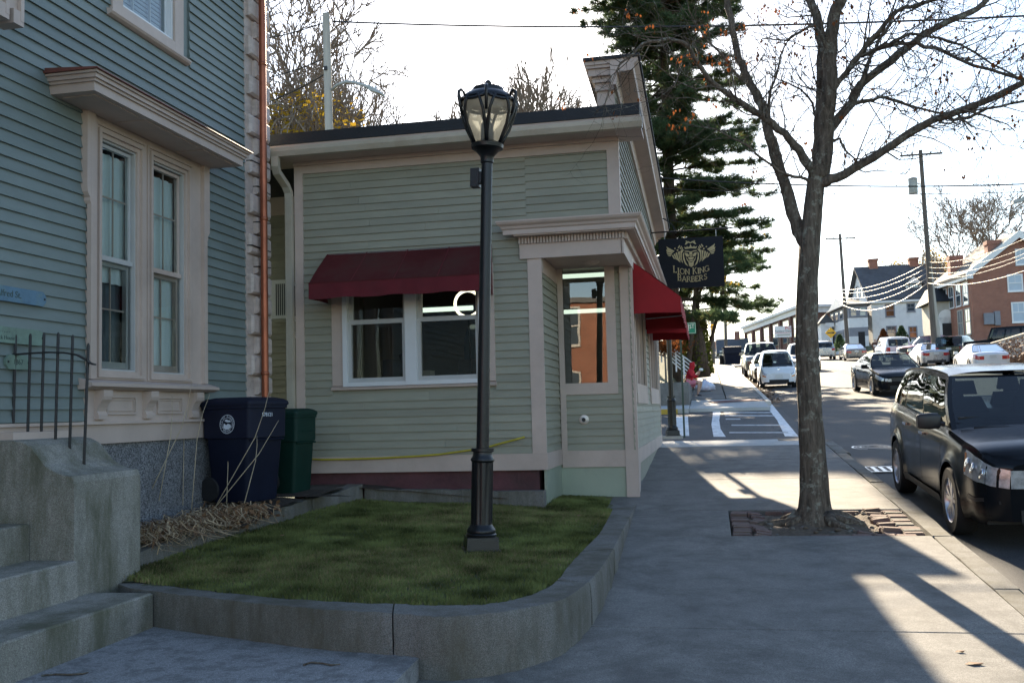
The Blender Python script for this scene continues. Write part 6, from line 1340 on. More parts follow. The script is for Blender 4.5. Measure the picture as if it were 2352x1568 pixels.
for i, (q0, q1, sag, r) in enumerate(pairs):
    lab = ['highest', 'second highest', 'middle', 'second lowest', 'lowest and thickest'][i]
    wire('overhead_wire', lab+' pale cable sagging between the two poles over the white house', PY(*q0, Y2), PY(*q1, Y1), sag, r, 'wire_pale'); wire('overhead_wire', lab+' pale cable rising right from the big pole past the brick house', PY(*q0, Y2), PY(2420, (515, 538, 552, 560, 596)[i], 45), .5, r*.7, 'wire_pale')
wire('overhead_wire', 'upper black cable crossing behind the street tree trunk', PY(1505, 408, 40), PY(2420, 420, 44), .25, .03); wire('overhead_wire', 'lower thin black cable crossing behind the street tree trunk', PY(1505, 432, 40), PY(2420, 438, 44), .2, .016)
c = PY(2345, 460, 45); b = MB(); b.obox(c, (.35, 0, .08), (0, .15, 0), (0, 0, .07)); b.tube([c, c+V(1.8, 0, .35), c+V(2.6, .5, .2), c+V(2.6, .5, -12)], [.04, .04, .12, .17], 6); tag(b.build('street_light', 'transformer'), 'street light head poking in at the right edge of the sky', 'street light')
# ================================================================== FAR BUILDINGS
def wall_map(a, b_):
    """map along the wall a->b (xy), outward normal to the right of the walk"""
    d = V(b_[0]-a[0], b_[1]-a[1], 0); L = d.length; d.normalize(); n = V(d.y, -d.x, 0)
    return (lambda u, k, z: V(a[0], a[1], 0)+d*u+n*k+V(0, 0, z)), L
def far_window(par, W, u, z, w_, h, fm='sign_white', gm='far_glass', t=.10, muntins=True, cols=2):
    b = MB(); frame(b, W, u-w_/2-t, u+w_/2+t, z-t, z+h+t, t, .0, .06); f = b.build('window', fm, par)
    MB().quad(W(u-w_/2, .025, z), W(u+w_/2, .025, z), W(u+w_/2, .025, z+h), W(u-w_/2, .025, z+h)).build('pane', gm, f)
    b = MB(); wbox(b, W, u-w_/2, u+w_/2, .026, .055, z+h/2-.035, z+h/2+.035)
    if muntins:
        for k in range(1, cols): x = u-w_/2+w_*k/cols; wbox(b, W, x-.02, x+.02, .026, .045, z+h/2+.035, z+h)
    b.build('sash_bar', fm, f); wb('sill', fm, f, W, u-w_/2-t-.04, u+w_/2+t+.04, .061, .12, z-t-.06, z-t)
    return f
def siding(par, W, L, z0, z1, m, h=.12, skip=()):
    b = MB(); z = z0
    while z < z1: b.hexa([W(0, 0, z), W(L, 0, z), W(L, .022, z), W(0, .022, z)], [W(0, 0, min(z+h, z1)), W(L, 0, min(z+h, z1)), W(L, .003, min(z+h, z1)), W(0, .003, min(z+h, z1))]); z += h
    return b.build('siding', m, par)
# white house
A = PY(2001, 691, 118); base = gz(118)+.2; EZ = A.z; RZ = PY(2060, 609, 122).z
wh = thing('white_house', 'white clapboard house with grey roof, dormer and two brick chimneys', 'house', V(A.x+3, 120, base))
XR = PY(2150, 700, 118).x+2; B_ = PY(1951, 700, 129)
Wc, Lc = wall_map((A.x, 118), (XR, 118)); Ws, Ls = wall_map((B_.x, 129), (A.x, 118))
siding(wh, Wc, Lc, base, EZ, 'white_siding', .2); siding(wh, Ws, Ls, base, EZ, 'white_siding', .2)
md = Ws(Ls/2, 0, 0); b = MB(); b.prism([Ws(0, -.02, EZ), Ws(Ls, -.02, EZ), V(md.x, md.y, RZ-.1)], (.1, 0, 0)); b.build('gable', 'white_siding', wh)
ov = .5; b = MB(); e0, e1 = V(A.x-ov, 118-ov, EZ-.1), V(XR, 118-ov, EZ-.1); r_0, r1_ = V(md.x-ov, md.y, RZ), V(XR, md.y, RZ); k0, k1 = V(B_.x-ov, 129+ov, EZ-.1), V(XR, 129+ov, EZ-.1)
b.hexa([e0, e1, r1_, r_0], [e0+V(0, 0, .22), e1+V(0, 0, .22), r1_+V(0, 0, .22), r_0+V(0, 0, .22)]); b.hexa([k0, k1, r1_, r_0], [k0+V(0, 0, .2), k1+V(0, 0, .2), r1_+V(0, 0, .2), r_0+V(0, 0, .2)]); rf = b.build('roof', 'roof_grey', wh)
wb('eave_board', 'sign_white', wh, Wc, -ov, Lc, .0, ov-.01, EZ-.32, EZ-.1)
for x, y0 in ((2005, 600), (2098, 597)):
    p = PY(x, 612, md.y); q = PY(x, y0, md.y); b = MB(); b.box(p.x-.5, p.x+.5, md.y-.5, md.y+.5, RZ-.4, q.z); b.box(p.x-.58, p.x+.58, md.y-.58, md.y+.58, q.z, q.z+.25); b.build('chimney', 'brick_red', rf)
# dormer
d0 = PY(2082, 688, 119.2); d1 = PY(2117, 650, 119.2); dm = MB(); zt = PY(2100, 640, 119.2).z; dm.box(d0.x, d1.x, 119.2, 123, EZ+.2, d1.z); dor = dm.build('dormer', 'white_siding', wh); b = MB(); mx_ = (d0.x+d1.x)/2
b.prism([(d0.x-.3, 118.9, d1.z-.1), (d1.x+.3, 118.9, d1.z-.1), (mx_, 118.9, zt+.5)], (0, 4.5, 0)); b.build('dormer_roof', 'roof_grey', dor); b = MB(); b.prism([(d0.x+.05, 118.86, d1.z), (d1.x-.05, 118.86, d1.z), (mx_, 118.86, zt+.25)], (0, .03, 0)); b.build('dormer_gable', 'white_siding', dor)
Wd, _ = wall_map((d0.x, 119.2), (d1.x, 119.2)); far_window(dor, Wd, (d1.x-d0.x)/2, EZ+.75, .85, 1.35, 'grey_trim', 'far_glass', .14)
def disp_win(par, W, origin_x, Yp_, x0, x1, y0, y1, fm, gm='far_glass', t=.12):
    p, q = PY(x0, y1, Yp_), PY(x1, y0, Yp_); return far_window(par, W, (p.x+q.x)/2-origin_x, p.z, q.x-p.x, q.z-p.z, fm, gm, t)
mat('glass_orange', (.22, .10, .05), .1, .5, 1.5, spec=.8, coat=1)  # panes coloured orange, tone varied at random
for a in ((2036, 2052, 700, 726, 'grey_trim', 'glass_orange'), (2085, 2099, 698, 714, 'grey_trim', 'far_glass'), (2039, 2057, 750, 776, 'grey_trim', 'far_glass'), (2090, 2104, 751, 775, 'grey_trim', 'glass_orange')): disp_win(wh, Wc, A.x, 118, *a)
for a in ((1.6, EZ-2.6), (Ls-2.2, EZ-2.6), (Ls*.42, EZ+1.0), (Ls*.62, EZ+1.0)): far_window(wh, Ws, a[0], a[1], .9, 1.4, 'grey_trim')
# enclosed two-storey porch
p0 = PY(1949, 710, 115.5); p1 = PY(1992, 710, 115.5); q0 = PY(1906, 715, 124); pz1 = p0.z+.4; pz0 = gz(115)+.3
Wp, Lp = wall_map((p0.x, 115.5), (p1.x, 115.5)); Wq, Lq = wall_map((q0.x, 124), (p0.x, 115.5)); zm = (pz0+pz1)/2
for W, L in ((Wp, Lp), (Wq, Lq)):
    siding(wh, W, L, pz0, zm-.9, 'white_siding', .2); siding(wh, W, L, zm+.1, zm+1.2, 'white_siding', .2); wb('porch_band', 'grey_trim', wh, W, 0, L, -.02, .01, zm-.9, zm+.1); wb('porch_band', 'grey_trim', wh, W, 0, L, -.02, .012, zm+1.2, pz1)
    n = 2 if L < 4 else 4
    for k in range(n):
        u = L*(k+.5)/n; far_window(wh, W, u, zm+1.45, L/n*.55, pz1-zm-1.75, 'grey_trim', 'glass_orange' if L < 4 and k == 0 else 'far_glass', .1)
        if not (L < 4): far_window(wh, W, u, pz0+.9, L/n*.5, 1.5, 'grey_trim', 'far_glass', .1)
wb('porch_door', 'cloth_dark', wh, Wp, Lp*.45, Lp*.8, .013, .05, pz0, pz0+2.2)
b = MB(); c = V((p0.x+p1.x)/2-.4, 120, pz1+1.3); pr_ = [V(p0.x-.4, 115.1, pz1), V(p1.x+.4, 115.1, pz1), V(p1.x+.4, 125, pz1), V(q0.x-.4, 124.4, pz1)]; b.hexa(pr_, [p+V(0, 0, .15) for p in pr_])
for k in range(4): b.tri(pr_[k]+V(0, 0, .151), pr_[(k+1) % 4]+V(0, 0, .151), c)
b.build('porch_roof', 'roof_grey', wh)
b = MB(); b.prism([V(q0.x-.3, 123.5, pz1+.1), V(p0.x-.45, 115.3, pz1+.1), V((q0.x+p0.x)/2-.38, 119.4, pz1+1.35)], (.1, 0, 0)); b.build('porch_gable', 'white_siding', wh)
MB().box(A.x, XR, 118.1, 129, base-1, EZ-.3).build('core', 'dark_room', wh)
# brick house with two chimneys
gx0, gx1, gxa = PY(2230, 640, 92).x, PY(2230, 640, 92).x+8.4, PY(2337, 541, 92).x; ez = PY(2232, 632, 92).z; az = PY(2337, 541, 92).z; bz = terr(gx0, 92)-.3
bk = PZ(2146, 660, ez); bh = thing('brick_house', 'red brick gabled house with two tall chimneys at the right edge', 'house', V(gx0+3, 94, bz)); gx1 = 2*gxa-gx0
Wg, Lg = wall_map((gx0, 92), (gx1, 92)); Wb, Lb = wall_map((bk.x, bk.y), (gx0, 92))
b = MB(); b.poly([Wg(0, 0, bz), Wg(Lg, 0, bz), Wg(Lg, 0, ez), Wg(Lg/2, 0, az), Wg(0, 0, ez)]); b.quad(Wb(0, 0, bz), Wb(Lb, 0, bz), Wb(Lb, 0, ez), Wb(0, 0, ez)); b.build('wall', 'brick_red', bh)
dv = V(bk.x-gx0, bk.y-92, 0); b = MB(); e = V(gx0-.5, 91.6, ez-.1); r = V(gxa, 91.6, az+.1); g = V(gx1+.5, 91.6, ez-.1); up = V(0, 0, .25)
for q in (e, g): b.hexa([q, r, r+dv*1.02, q+dv*1.02], [q+up, r+up, r+dv*1.02+up, q+dv*1.02+up])
brf = b.build('roof', 'roof_tan', bh)
b = MB()
for q in (e, g): d = V(0, -.12, 0); b.hexa([q+d-V(0, 0, .35), r+d-V(0, 0, .35), r-V(0, 0, .35), q-V(0, 0, .35)], [q+d+up*1.1, r+d+up*1.1, r+up*1.1, q+up*1.1])
b.build('rake_board', 'sign_white', bh); wb('eave_board', 'sign_white', bh, Wb, 0, Lb+.5, .0, .5, ez-.35, ez-.05)
for x0, x1, y0, y1, f in ((2267, 2294, 553, 610, .22), (2181, 2207, 588, 640, .72)):
    c = r+dv*f*.9; p, q = PY(x0, y1, c.y), PY(x1, y0, c.y); w2 = (q.x-p.x)/2; cx = (p.x+q.x)/2; b = MB(); b.box(cx-w2, cx+w2, c.y-w2, c.y+w2, p.z-2.5, q.z); b.box(cx-w2*1.12, cx+w2*1.12, c.y-w2*1.12, c.y+w2*1.12, q.z-.35, q.z); b.build('chimney', 'brick_red', brf)
for a in ((2336, 2352, 574, 606, 'sign_white', 'blind_blue'), (2318, 2345, 632, 667, 'sign_white', 'blind_blue'), (2328, 2350, 696, 738, 'sign_white', 'blind_blue')):
    if a[0] < 2352: disp_win(bh, Wg, gx0, 92, *a)
for k in range(5): far_window(bh, Wb, Lb*(k+.5)/5.3, ez-2.4, 1.0, 1.9, 'sign_white', 'far_glass', .08)
for k in (3, 4): far_window(bh, Wb, Lb*(k+.6)/5.3, bz+1.3, 1.0, 2.2, 'stone_pale', 'far_glass', .1)
b = MB(); p, q = PY(2262, 745, 91.7), PY(2294, 714, 91.7); b.box(p.x+.0, p.x+.8, 91.7, 92, p.z, p.z+1.0); b.box(p.x+.85, q.x+.1, 91.65, 92, p.z-.1, q.z); b.build('meter_box', 'grey_trim', bh)
# entrance wing
w0 = PY(2152, 760, 97); w1 = PY(2218, 690, 97); ew = MB(); ew.box(w0.x, w1.x, 97, 103, bz, w1.z); eo = ew.build('entrance_wing', 'stone_pale', bh); b = MB(); b.hexa([(w0.x-.6, 96.6, w1.z), (w1.x+.2, 96.6, w1.z), (w1.x+.2, 103, w1.z), (w0.x-.6, 103, w1.z)], [(w0.x, 98.5, w1.z+1.5), (w1.x-.6, 98.5, w1.z+1.5), (w1.x-.6, 101, w1.z+1.5), (w0.x, 101, w1.z+1.5)]); b.build('wing_roof', 'roof_black', eo)
b = MB(); x = w0.x+.9; b.box(x-.7, x+.7, 96.9, 97, bz, bz+3.2); b.lathe([(.7, -.05), (.7, .05)], (x, 96.95, bz+3.2), 18, Matrix.Rotation(PI/2, 3, 'X')); dr = b.build('door', 'sign_white', eo); MB().box(x-.42, x+.42, 96.85, 96.9, bz, bz+2.6).build('door_leaf', 'cloth_dark', eo)
# long brick commercial building
c0 = PY(1842, 700, 132); zt = c0.z; c1 = PZ(1712, 750, zt); gb_ = gz(140)-.5; cb_ = thing('brick_commercial_building', 'long dark brick commercial building with tall windows and white cornice uphill', 'building', V(c0.x, 140, gb_))
Wl, Ll = wall_map((c1.x, c1.y), (c0.x, 132)); Wr, Lr = wall_map((c0.x, 132), (c0.x+14, 132+4))
b = MB(); b.quad(Wl(0, 0, gb_), Wl(Ll, 0, gb_), Wl(Ll, 0, zt), Wl(0, 0, zt)); b.quad(Wr(0, 0, gb_), Wr(Lr, 0, gb_), Wr(Lr, 0, zt), Wr(0, 0, zt)); b.build('wall', 'brick_dark', cb_)
for W, L in ((Wl, Ll), (Wr, Lr)):
    b = MB(); wbox(b, W, -.4, L+.4, 0, .35, zt-1.05, zt-.35); wbox(b, W, -.7, L+.7, 0, .7, zt-.35, zt); b.build('cornice', 'white_siding', cb_)
b = MB(); b.poly([Wl(0, .5, zt+.01), Wl(Ll, .5, zt+.01), Wr(Lr, 0, zt+.01), Wr(Lr, -12, zt+.01)]); b.build('roof', 'roof_grey', cb_)
n = 6
for k in range(n+1): u = Ll*k/n; wb('pilaster', 'brick_dark', cb_, Wl, max(0, u-.5), min(Ll, u+.5), 0, .25, gb_, zt-1.1)
for k in range(n):
    u = Ll*(k+.5)/n; w_ = Ll/n*.55; far_window(cb_, Wl, u, zt-4.3, w_, 2.9, 'post_green', 'far_glass', .12, True, 3); far_window(cb_, Wl, u, zt-7.6, w_, 2.1, 'stone_pale', 'far_glass', .12, True, 3)
for k in range(4): far_window(cb_, Wr, Lr*(k+.5)/4, zt-3.4, 2.4, 1.9, 'brick_dark', 'glass_orange', .12, True, 3); far_window(cb_, Wr, Lr*(k+.5)/4, zt-6.4, 2.4, 1.9, 'brick_dark', 'glass_orange', .12, True, 3)
# glass shop signboard
p, q = PY(1780, 775, 112), PY(1817, 748, 112); t = thing('shop_signboard', 'white roadside signboard with red initials before the brick commercial building', 'sign', V((p.x+q.x)/2, 112, gz(112)))
MB().box(p.x, q.x, 112, 112.2, p.z, q.z).build('board', 'sign_white', t)
for x in (p.x+.4, q.x-.4): MB().box(x-.07, x+.07, 112.05, 112.2, gz(112)-.3, p.z).build('post', 'wood_dark', t)
w_ = q.x-p.x; h_ = q.z-p.z; mx_ = (p.x+q.x)/2
textmesh('lettering', 'PG', h_*.42, 'sign_redtext', axes(V(q.x-w_*.2, 111.98, q.z-h_*.2), (1, 0, 0), (0, 0, 1)), t, .005); textmesh('lettering', 'Portland Glass.', h_*.25, 'sign_dark', axes(V(mx_+w_*.02, 111.98, q.z-h_*.45), (1, 0, 0), (0, 0, 1)), t, .005, sx=.95)
MB().box(p.x+.05, q.x-.05, 111.985, 111.995, p.z+h_*.38, p.z+h_*.41).build('rule', 'sign_redtext', t); MB().box(p.x+w_*.15, q.x-w_*.08, 111.985, 111.995, p.z+h_*.15, p.z+h_*.27).build('faded_line', 'stone_pale', t)
# small garage, crest houses
p = PY(1912, 765, 122); t = thing('white_garage', 'small white gabled garage half hidden by the tree trunk', 'garage', V(p.x, 124, gz(122))); g0 = PY(1886, 760, 122); g1 = PY(1912, 760, 122); zt_ = PY(1900, 742, 122).z; zr = PY(1899, 728, 122).z; b = MB(); b.box(g0.x, g1.x, 122, 130, gz(122)-.3, zt_); b.build('wall', 'white_siding', t); b = MB(); b.prism([(g0.x-.3, 121.7, zt_), (g1.x+.3, 121.7, zt_), ((g0.x+g1.x)/2, 121.7, zr+.4)], (0, 8.5, 0)); b.build('roof', 'roof_grey', t); wb('gable', 'white_siding', t, wall_map((g0.x, 121.65), (g1.x, 121.65))[0], .5, 1.5, 0, .03, zt_-.5, zt_)
def crest_house(label, x0, x1, ye, yr, Yd, wallm, roofm):
    a, c = PY(x0, ye, Yd), PY(x1, ye, Yd); g = gz(Yd)-.3; zr = PY(x0, yr, Yd+4).z; t = thing('crest_house', label, 'house', V((a.x+c.x)/2, Yd, g), 0, 'small houses at the crest of the street'); MB().box(a.x, c.x, Yd, Yd+8, g, a.z).build('wall', wallm, t); b = MB(); b.prism([(a.x-.4, Yd-.4, a.z), (a.x-.4, Yd+4, zr), (a.x-.4, Yd+8.4, a.z)], (c.x-a.x+.8, 0, 0)); rf = b.build('roof', roofm, t)
    W, L = wall_map((a.x, Yd), (c.x, Yd))
    for k in range(3): far_window(t, W, L*(k+.5)/3, g+1.3, 1., 1.2)
    cx = c.x-L*.3; MB().box(cx-.4, cx+.4, Yd+3.6, Yd+4.4, zr-.5, zr+1.1).build('chimney', 'brick_red', rf)
crest_house('small house with broad grey roof right of the far wooden poles', 1652, 1716, 812, 779, 150, 'white_siding', 'roof_grey'); crest_house('low white house at the very end of the street', 1610, 1655, 812, 800, 165, 'white_siding', 'roof_tan')
# yellow crossing sign
p = PY(1908, 764, 96); t = thing('warning_sign', 'yellow diamond warning sign in front of the white house', 'road sign', V(p.x, 96, gz(96))); s = .52; b = MB(); b.prism([(p.x-s, 96, p.z), (p.x, 96, p.z-s), (p.x+s, 96, p.z), (p.x, 96, p.z+s)], (0, .02, 0)); b.build('plate', 'sign_yellow', t); MB().box(p.x-.04, p.x+.04, 96.021, 96.08, gz(96)-.2, p.z+s).build('post', 'steel', t)
b = MB(); b.box(p.x-.30, p.x+.30, 95.985, 95.997, p.z-.05, p.z+.05); b.prism([(p.x+.2, 95.985, p.z-.1), (p.x+.36, 95.985, p.z), (p.x+.2, 95.985, p.z+.1)], (0, .011, 0)); b.build('symbol', 'sign_dark', t)

# ================================================================== brick block behind the viewer, seen mirrored in the shop window
FY = -22.; bm = thing('brick_block', 'sunlit orange brick block mirrored in the shop plate window', 'building', V(-12, FY, -2)); W, L = wall_map((-3.2, FY), (-24, FY))
hz = PY(1340, 695, YR).z; zt = CZ+(hz-CZ)/YR*(YR+(YR-FY)) ; b = MB(); b.quad(W(0, 0, -3), W(L, 0, -3), W(L, 0, zt), W(0, 0, zt)); b.quad((-3.2, FY, -3), (-3.2, FY-12, -3), (-3.2, FY-12, zt), (-3.2, FY, zt)); b.build('wall', 'brick_orange', bm); MB().box(-24.2, -3.05, FY-12, FY+.15, zt, zt+.25).build('coping', 'sign_dark', bm)
for k in range(7):
    for z in (-1.2, 2.0, 5.2): far_window(bm, W, 3.6+k*3.0, z, 1.1, 1.7, 'stone_pale', 'far_glass', .1)

# ================================================================== bank, retaining wall, white railing beyond the side street
rw = thing('retaining_wall', 'low rough concrete retaining wall at the corner of the far lawn', 'wall', V(-.95, 36, gz(36)))
b = MB(); rows = []
for y in (31.4, 33, 35, 37, 38.4): rows.append([(-.63, y, gz(y)-.2), (-.65, y, gz(36)+.42), (-.95, y, gz(36)+.42)])
b.grid(rows); b.f = [q[::-1] for q in b.f]; b.hexa([(-9, 31.35, gz(31)-.3), (-.632, 31.35, gz(31)-.3), (-.632, 31.65, gz(31)-.3), (-9, 31.65, gz(31)-.3)], [(-9, 31.37, gz(36)+.42), (-.652, 31.37, gz(36)+.42), (-.652, 31.65, gz(36)+.42), (-9, 31.65, gz(36)+.42)]); b.build('wall', 'concrete', rw)
b = MB(); rows = []
for j in range(12):
    y = 31.6+j*2.2; rows.append([(x, y, (gz(36)+.38 if y < 39 else gz(y)-.02)+min(3.2, max(0, (-x-1.2))*.42)+min(1.2, max(0, y-31.6)*.06)*(1 if x < -1.5 else 0)+R.uniform(-.04, .04)) for x in (-.7, -1.4, -2.4, -3.4, -5, -7, -10, -14, -20)])
b.grid(rows); struct(b.build('grass_bank', 'grass_slope', None, True))
def bl(): y = R.uniform(40, 62); x = -.6-abs(R.gauss(0, .5)); return x, y, gz(y)+.05+max(0, -x-1.2)*.42+R.uniform(0, .1)
struct(leaves('leaf_pile', 900, bl, 'leaf_litter', .09), 'stuff')
wr = thing('white_stair_railing', 'white metal stair railing climbing the grass bank', 'railing', PY(1588, 850, 40)); b = MB()
RYd = 41.; top = [PY(x, y, RYd) for x, y in ((1510, 785), (1534, 792), (1588, 832))]; bot = [PY(x, y, RYd) for x, y in ((1510, 812), (1534, 822), (1588, 868))]
for f in (0, .25, .5, .75, 1): MB().tube([a.lerp(c, f) for a, c in zip(top, bot)], .028, 6).build('rail', 'white_rail', wr, True)
for k in range(7):
    f = k/6*2; i = min(int(f), 1); a = top[i].lerp(top[i+1], f-i); c = bot[i].lerp(bot[i+1], f-i); MB().box(a.x-.03, a.x+.03, a.y-.03, a.y+.03, c.z-.3, a.z+.03).build('post', 'white_rail', wr)
p = PY(1527, 798, 40.5); t = thing('orange_leaf_shrub', 'small orange leaved shrub beside the white stair railing', 'shrub', p-V(0, 0, .8)); MB().tube([p-V(0, 0, 1.5), p], [.05, .03], 6).build('stem', 'bark_far', t); l = MB()
for k in range(900): c = p+V(R.gauss(0, .38), R.gauss(0, .4), R.gauss(.05, .14)); s = R.uniform(.04, .09); u = V(R.gauss(0, 1), R.gauss(0, 1), R.gauss(0, 1)).normalized()*s; v = u.orthogonal().normalized()*s*.7; l.quad(c-u, c-v, c+u, c+v)
struct(l.build('leaves', 'leaf_dead', t), 'stuff')
# right-hand bank: fence in front of the parking lot, shrubs by the white house
fn = thing('chain_link_fence', 'low wire fence with top rail before the raised parking lot', 'fence', V(16.8, 58, gz(58)+.8)); P = [PY(x, y, Yd) for x, y, Yd in ((2196, 792, 66), (2268, 791, 61), (2352, 766, 52), (2420, 745, 46))]
MB().tube(P, .05, 6).build('top_rail', 'wood_pole', fn, True)
for k in range(10):
    f = k/9*3; i = min(int(f), 2); a = P[i].lerp(P[i+1], f-i); MB().tube([a-V(0, 0, 1.2), a], .03, 5).build('post', 'steel', fn)
b = MB()
for k in range(120):
    f = k/119*3; i = min(int(f), 2); a = P[i].lerp(P[i+1], f-i); f2 = min(3, f+.16); i2 = min(int(f2), 2); c = P[i2].lerp(P[i2+1], f2-i2); b.tube([a, c-V(0, 0, 1.1)], .008, 3, cap=False); b.tube([c, a-V(0, 0, 1.1)], .008, 3, cap=False)
b.build('mesh_wire', 'steel', fn)
l = MB()
for k in range(5200):
    f = R.random()*3; i = min(int(f), 2); a = P[i].lerp(P[i+1], f-i); c = a+V(R.gauss(.2, .25), R.gauss(.4, .4), -R.uniform(.12, 1.35)); s = R.uniform(.04, .11); u = V(R.gauss(0, 1), R.gauss(0, 1), R.gauss(0, 1)).normalized()*s; v = u.orthogonal().normalized()*s*.7; l.quad(c-u, c-v, c+u, c+v)
struct(tag(l.build('fence_brush', 'leaf_litter'), 'brown brush and fallen leaves tangled along the wire fence', 'brush'), 'stuff')
def shrub(label, x, y, Yd, wd, ht, m):
    p = PY(x, y, Yd); t = thing('shrub', label, 'shrub', p, 0, 'shrubs before the white house'); MB().tube([p-V(0, 0, .4), p+V(0, 0, ht*.5)], [.06, .03], 6).build('stem', 'bark_far', t); l = MB()
    for k in range(1300): h = R.random(); r = wd*(1-h*.85)*R.uniform(.4, 1); a = R.uniform(0, 6.28); c = p+V(r*math.cos(a), r*math.sin(a), h*ht); s = R.uniform(.05, .12); u = V(R.gauss(0, 1), R.gauss(0, 1), R.gauss(0, 1)).normalized()*s; v = u.orthogonal().normalized()*s*.7; l.quad(c-u, c-v, c+u, c+v)
    struct(l.build('leaves', m, t), 'stuff')
shrub('brown conical shrub below the orange window', 2030, 790, 108, .9, 1.6, 'leaf_dead'); shrub('dark green conical shrub right of the brown shrub', 2072, 785, 108, 1., 1.7, 'needles'); shrub('dark green shrub at the foot of the enclosed porch', 1930, 806, 104, 1., 1.7, 'needles')
# ================================================================== CARS
def lerpT(T, t): return float(np.interp(t, [q[0] for q in T], [q[1] for q in T]))
def smoothT(T, t):
    xs_ = [q[0] for q in T]; return sum(lerpT(T, t+d) for d in (-.10, -.05, 0, .05, .10))/5
WHEEL = {}
def wheel_meshes(r, style):
    k = (round(r, 3), style)
    if k in WHEEL: return WHEEL[k]
    M = Matrix.Rotation(PI/2, 3, 'Y'); wd = .105
    a = MB().lathe([(r*.66, -wd), (r*.93, -wd), (r*.985, -wd*.8), (r, -wd*.45), (r, wd*.45), (r*.985, wd*.8), (r*.93, wd), (r*.66, wd)], n=36, M=M, caps=False)
    b = MB().lathe([(r*.67, wd*.95), (r*.64, wd*.98), (r*.60, wd*.7), (r*.60, -wd*.6)], n=36, M=M, caps=False); b.lathe([(0, wd*.80), (r*.13, wd*.8), (r*.15, wd*.62), (r*.15, .0)], n=16, M=M)
    for s in range(5):
        a0 = 2*PI*s/5+.3
        for da in ((-.16, .16) if style else (0,)):
            aa = a0+da; c, sn = math.cos(aa), math.sin(aa); c2, s2 = math.cos(a0+da*1.6), math.sin(a0+da*1.6); d = V(0, -sn, c); n_ = .028 if style else .055
            p, q = V(0, c*r*.12, sn*r*.12), V(0, c2*r*.62, s2*r*.62); b.hexa([p-d*n_*.7+V(wd*.45, 0, 0), p+d*n_*.7+V(wd*.45, 0, 0), q+d*n_+V(wd*.5, 0, 0), q-d*n_+V(wd*.5, 0, 0)], [p-d*n_*.6+V(wd*.78, 0, 0), p+d*n_*.6+V(wd*.78, 0, 0), q+d*n_*.8+V(wd*.86, 0, 0), q-d*n_*.8+V(wd*.86, 0, 0)])
    c_ = MB().lathe([(0, wd*.15), (r*.62, wd*.15), (r*.62, -wd*.7), (0, -wd*.7)], n=24, M=M)
    out = []
    for mb, nm, m in ((a, 'tyre', 'rubber'), (b, 'rim', 'rim'), (c_, 'brake_disc', 'rim_dark')):
        me = bpy.data.meshes.new(nm); me.from_pydata(mb.v, [], mb.f); me.update(); me.polygons.foreach_set('use_smooth', [True]*len(me.polygons)); me.set_sharp_from_angle(angle=math.radians(35)); me.materials.append(MATS[m]); out.append(me)
    WHEEL[k] = out; return out
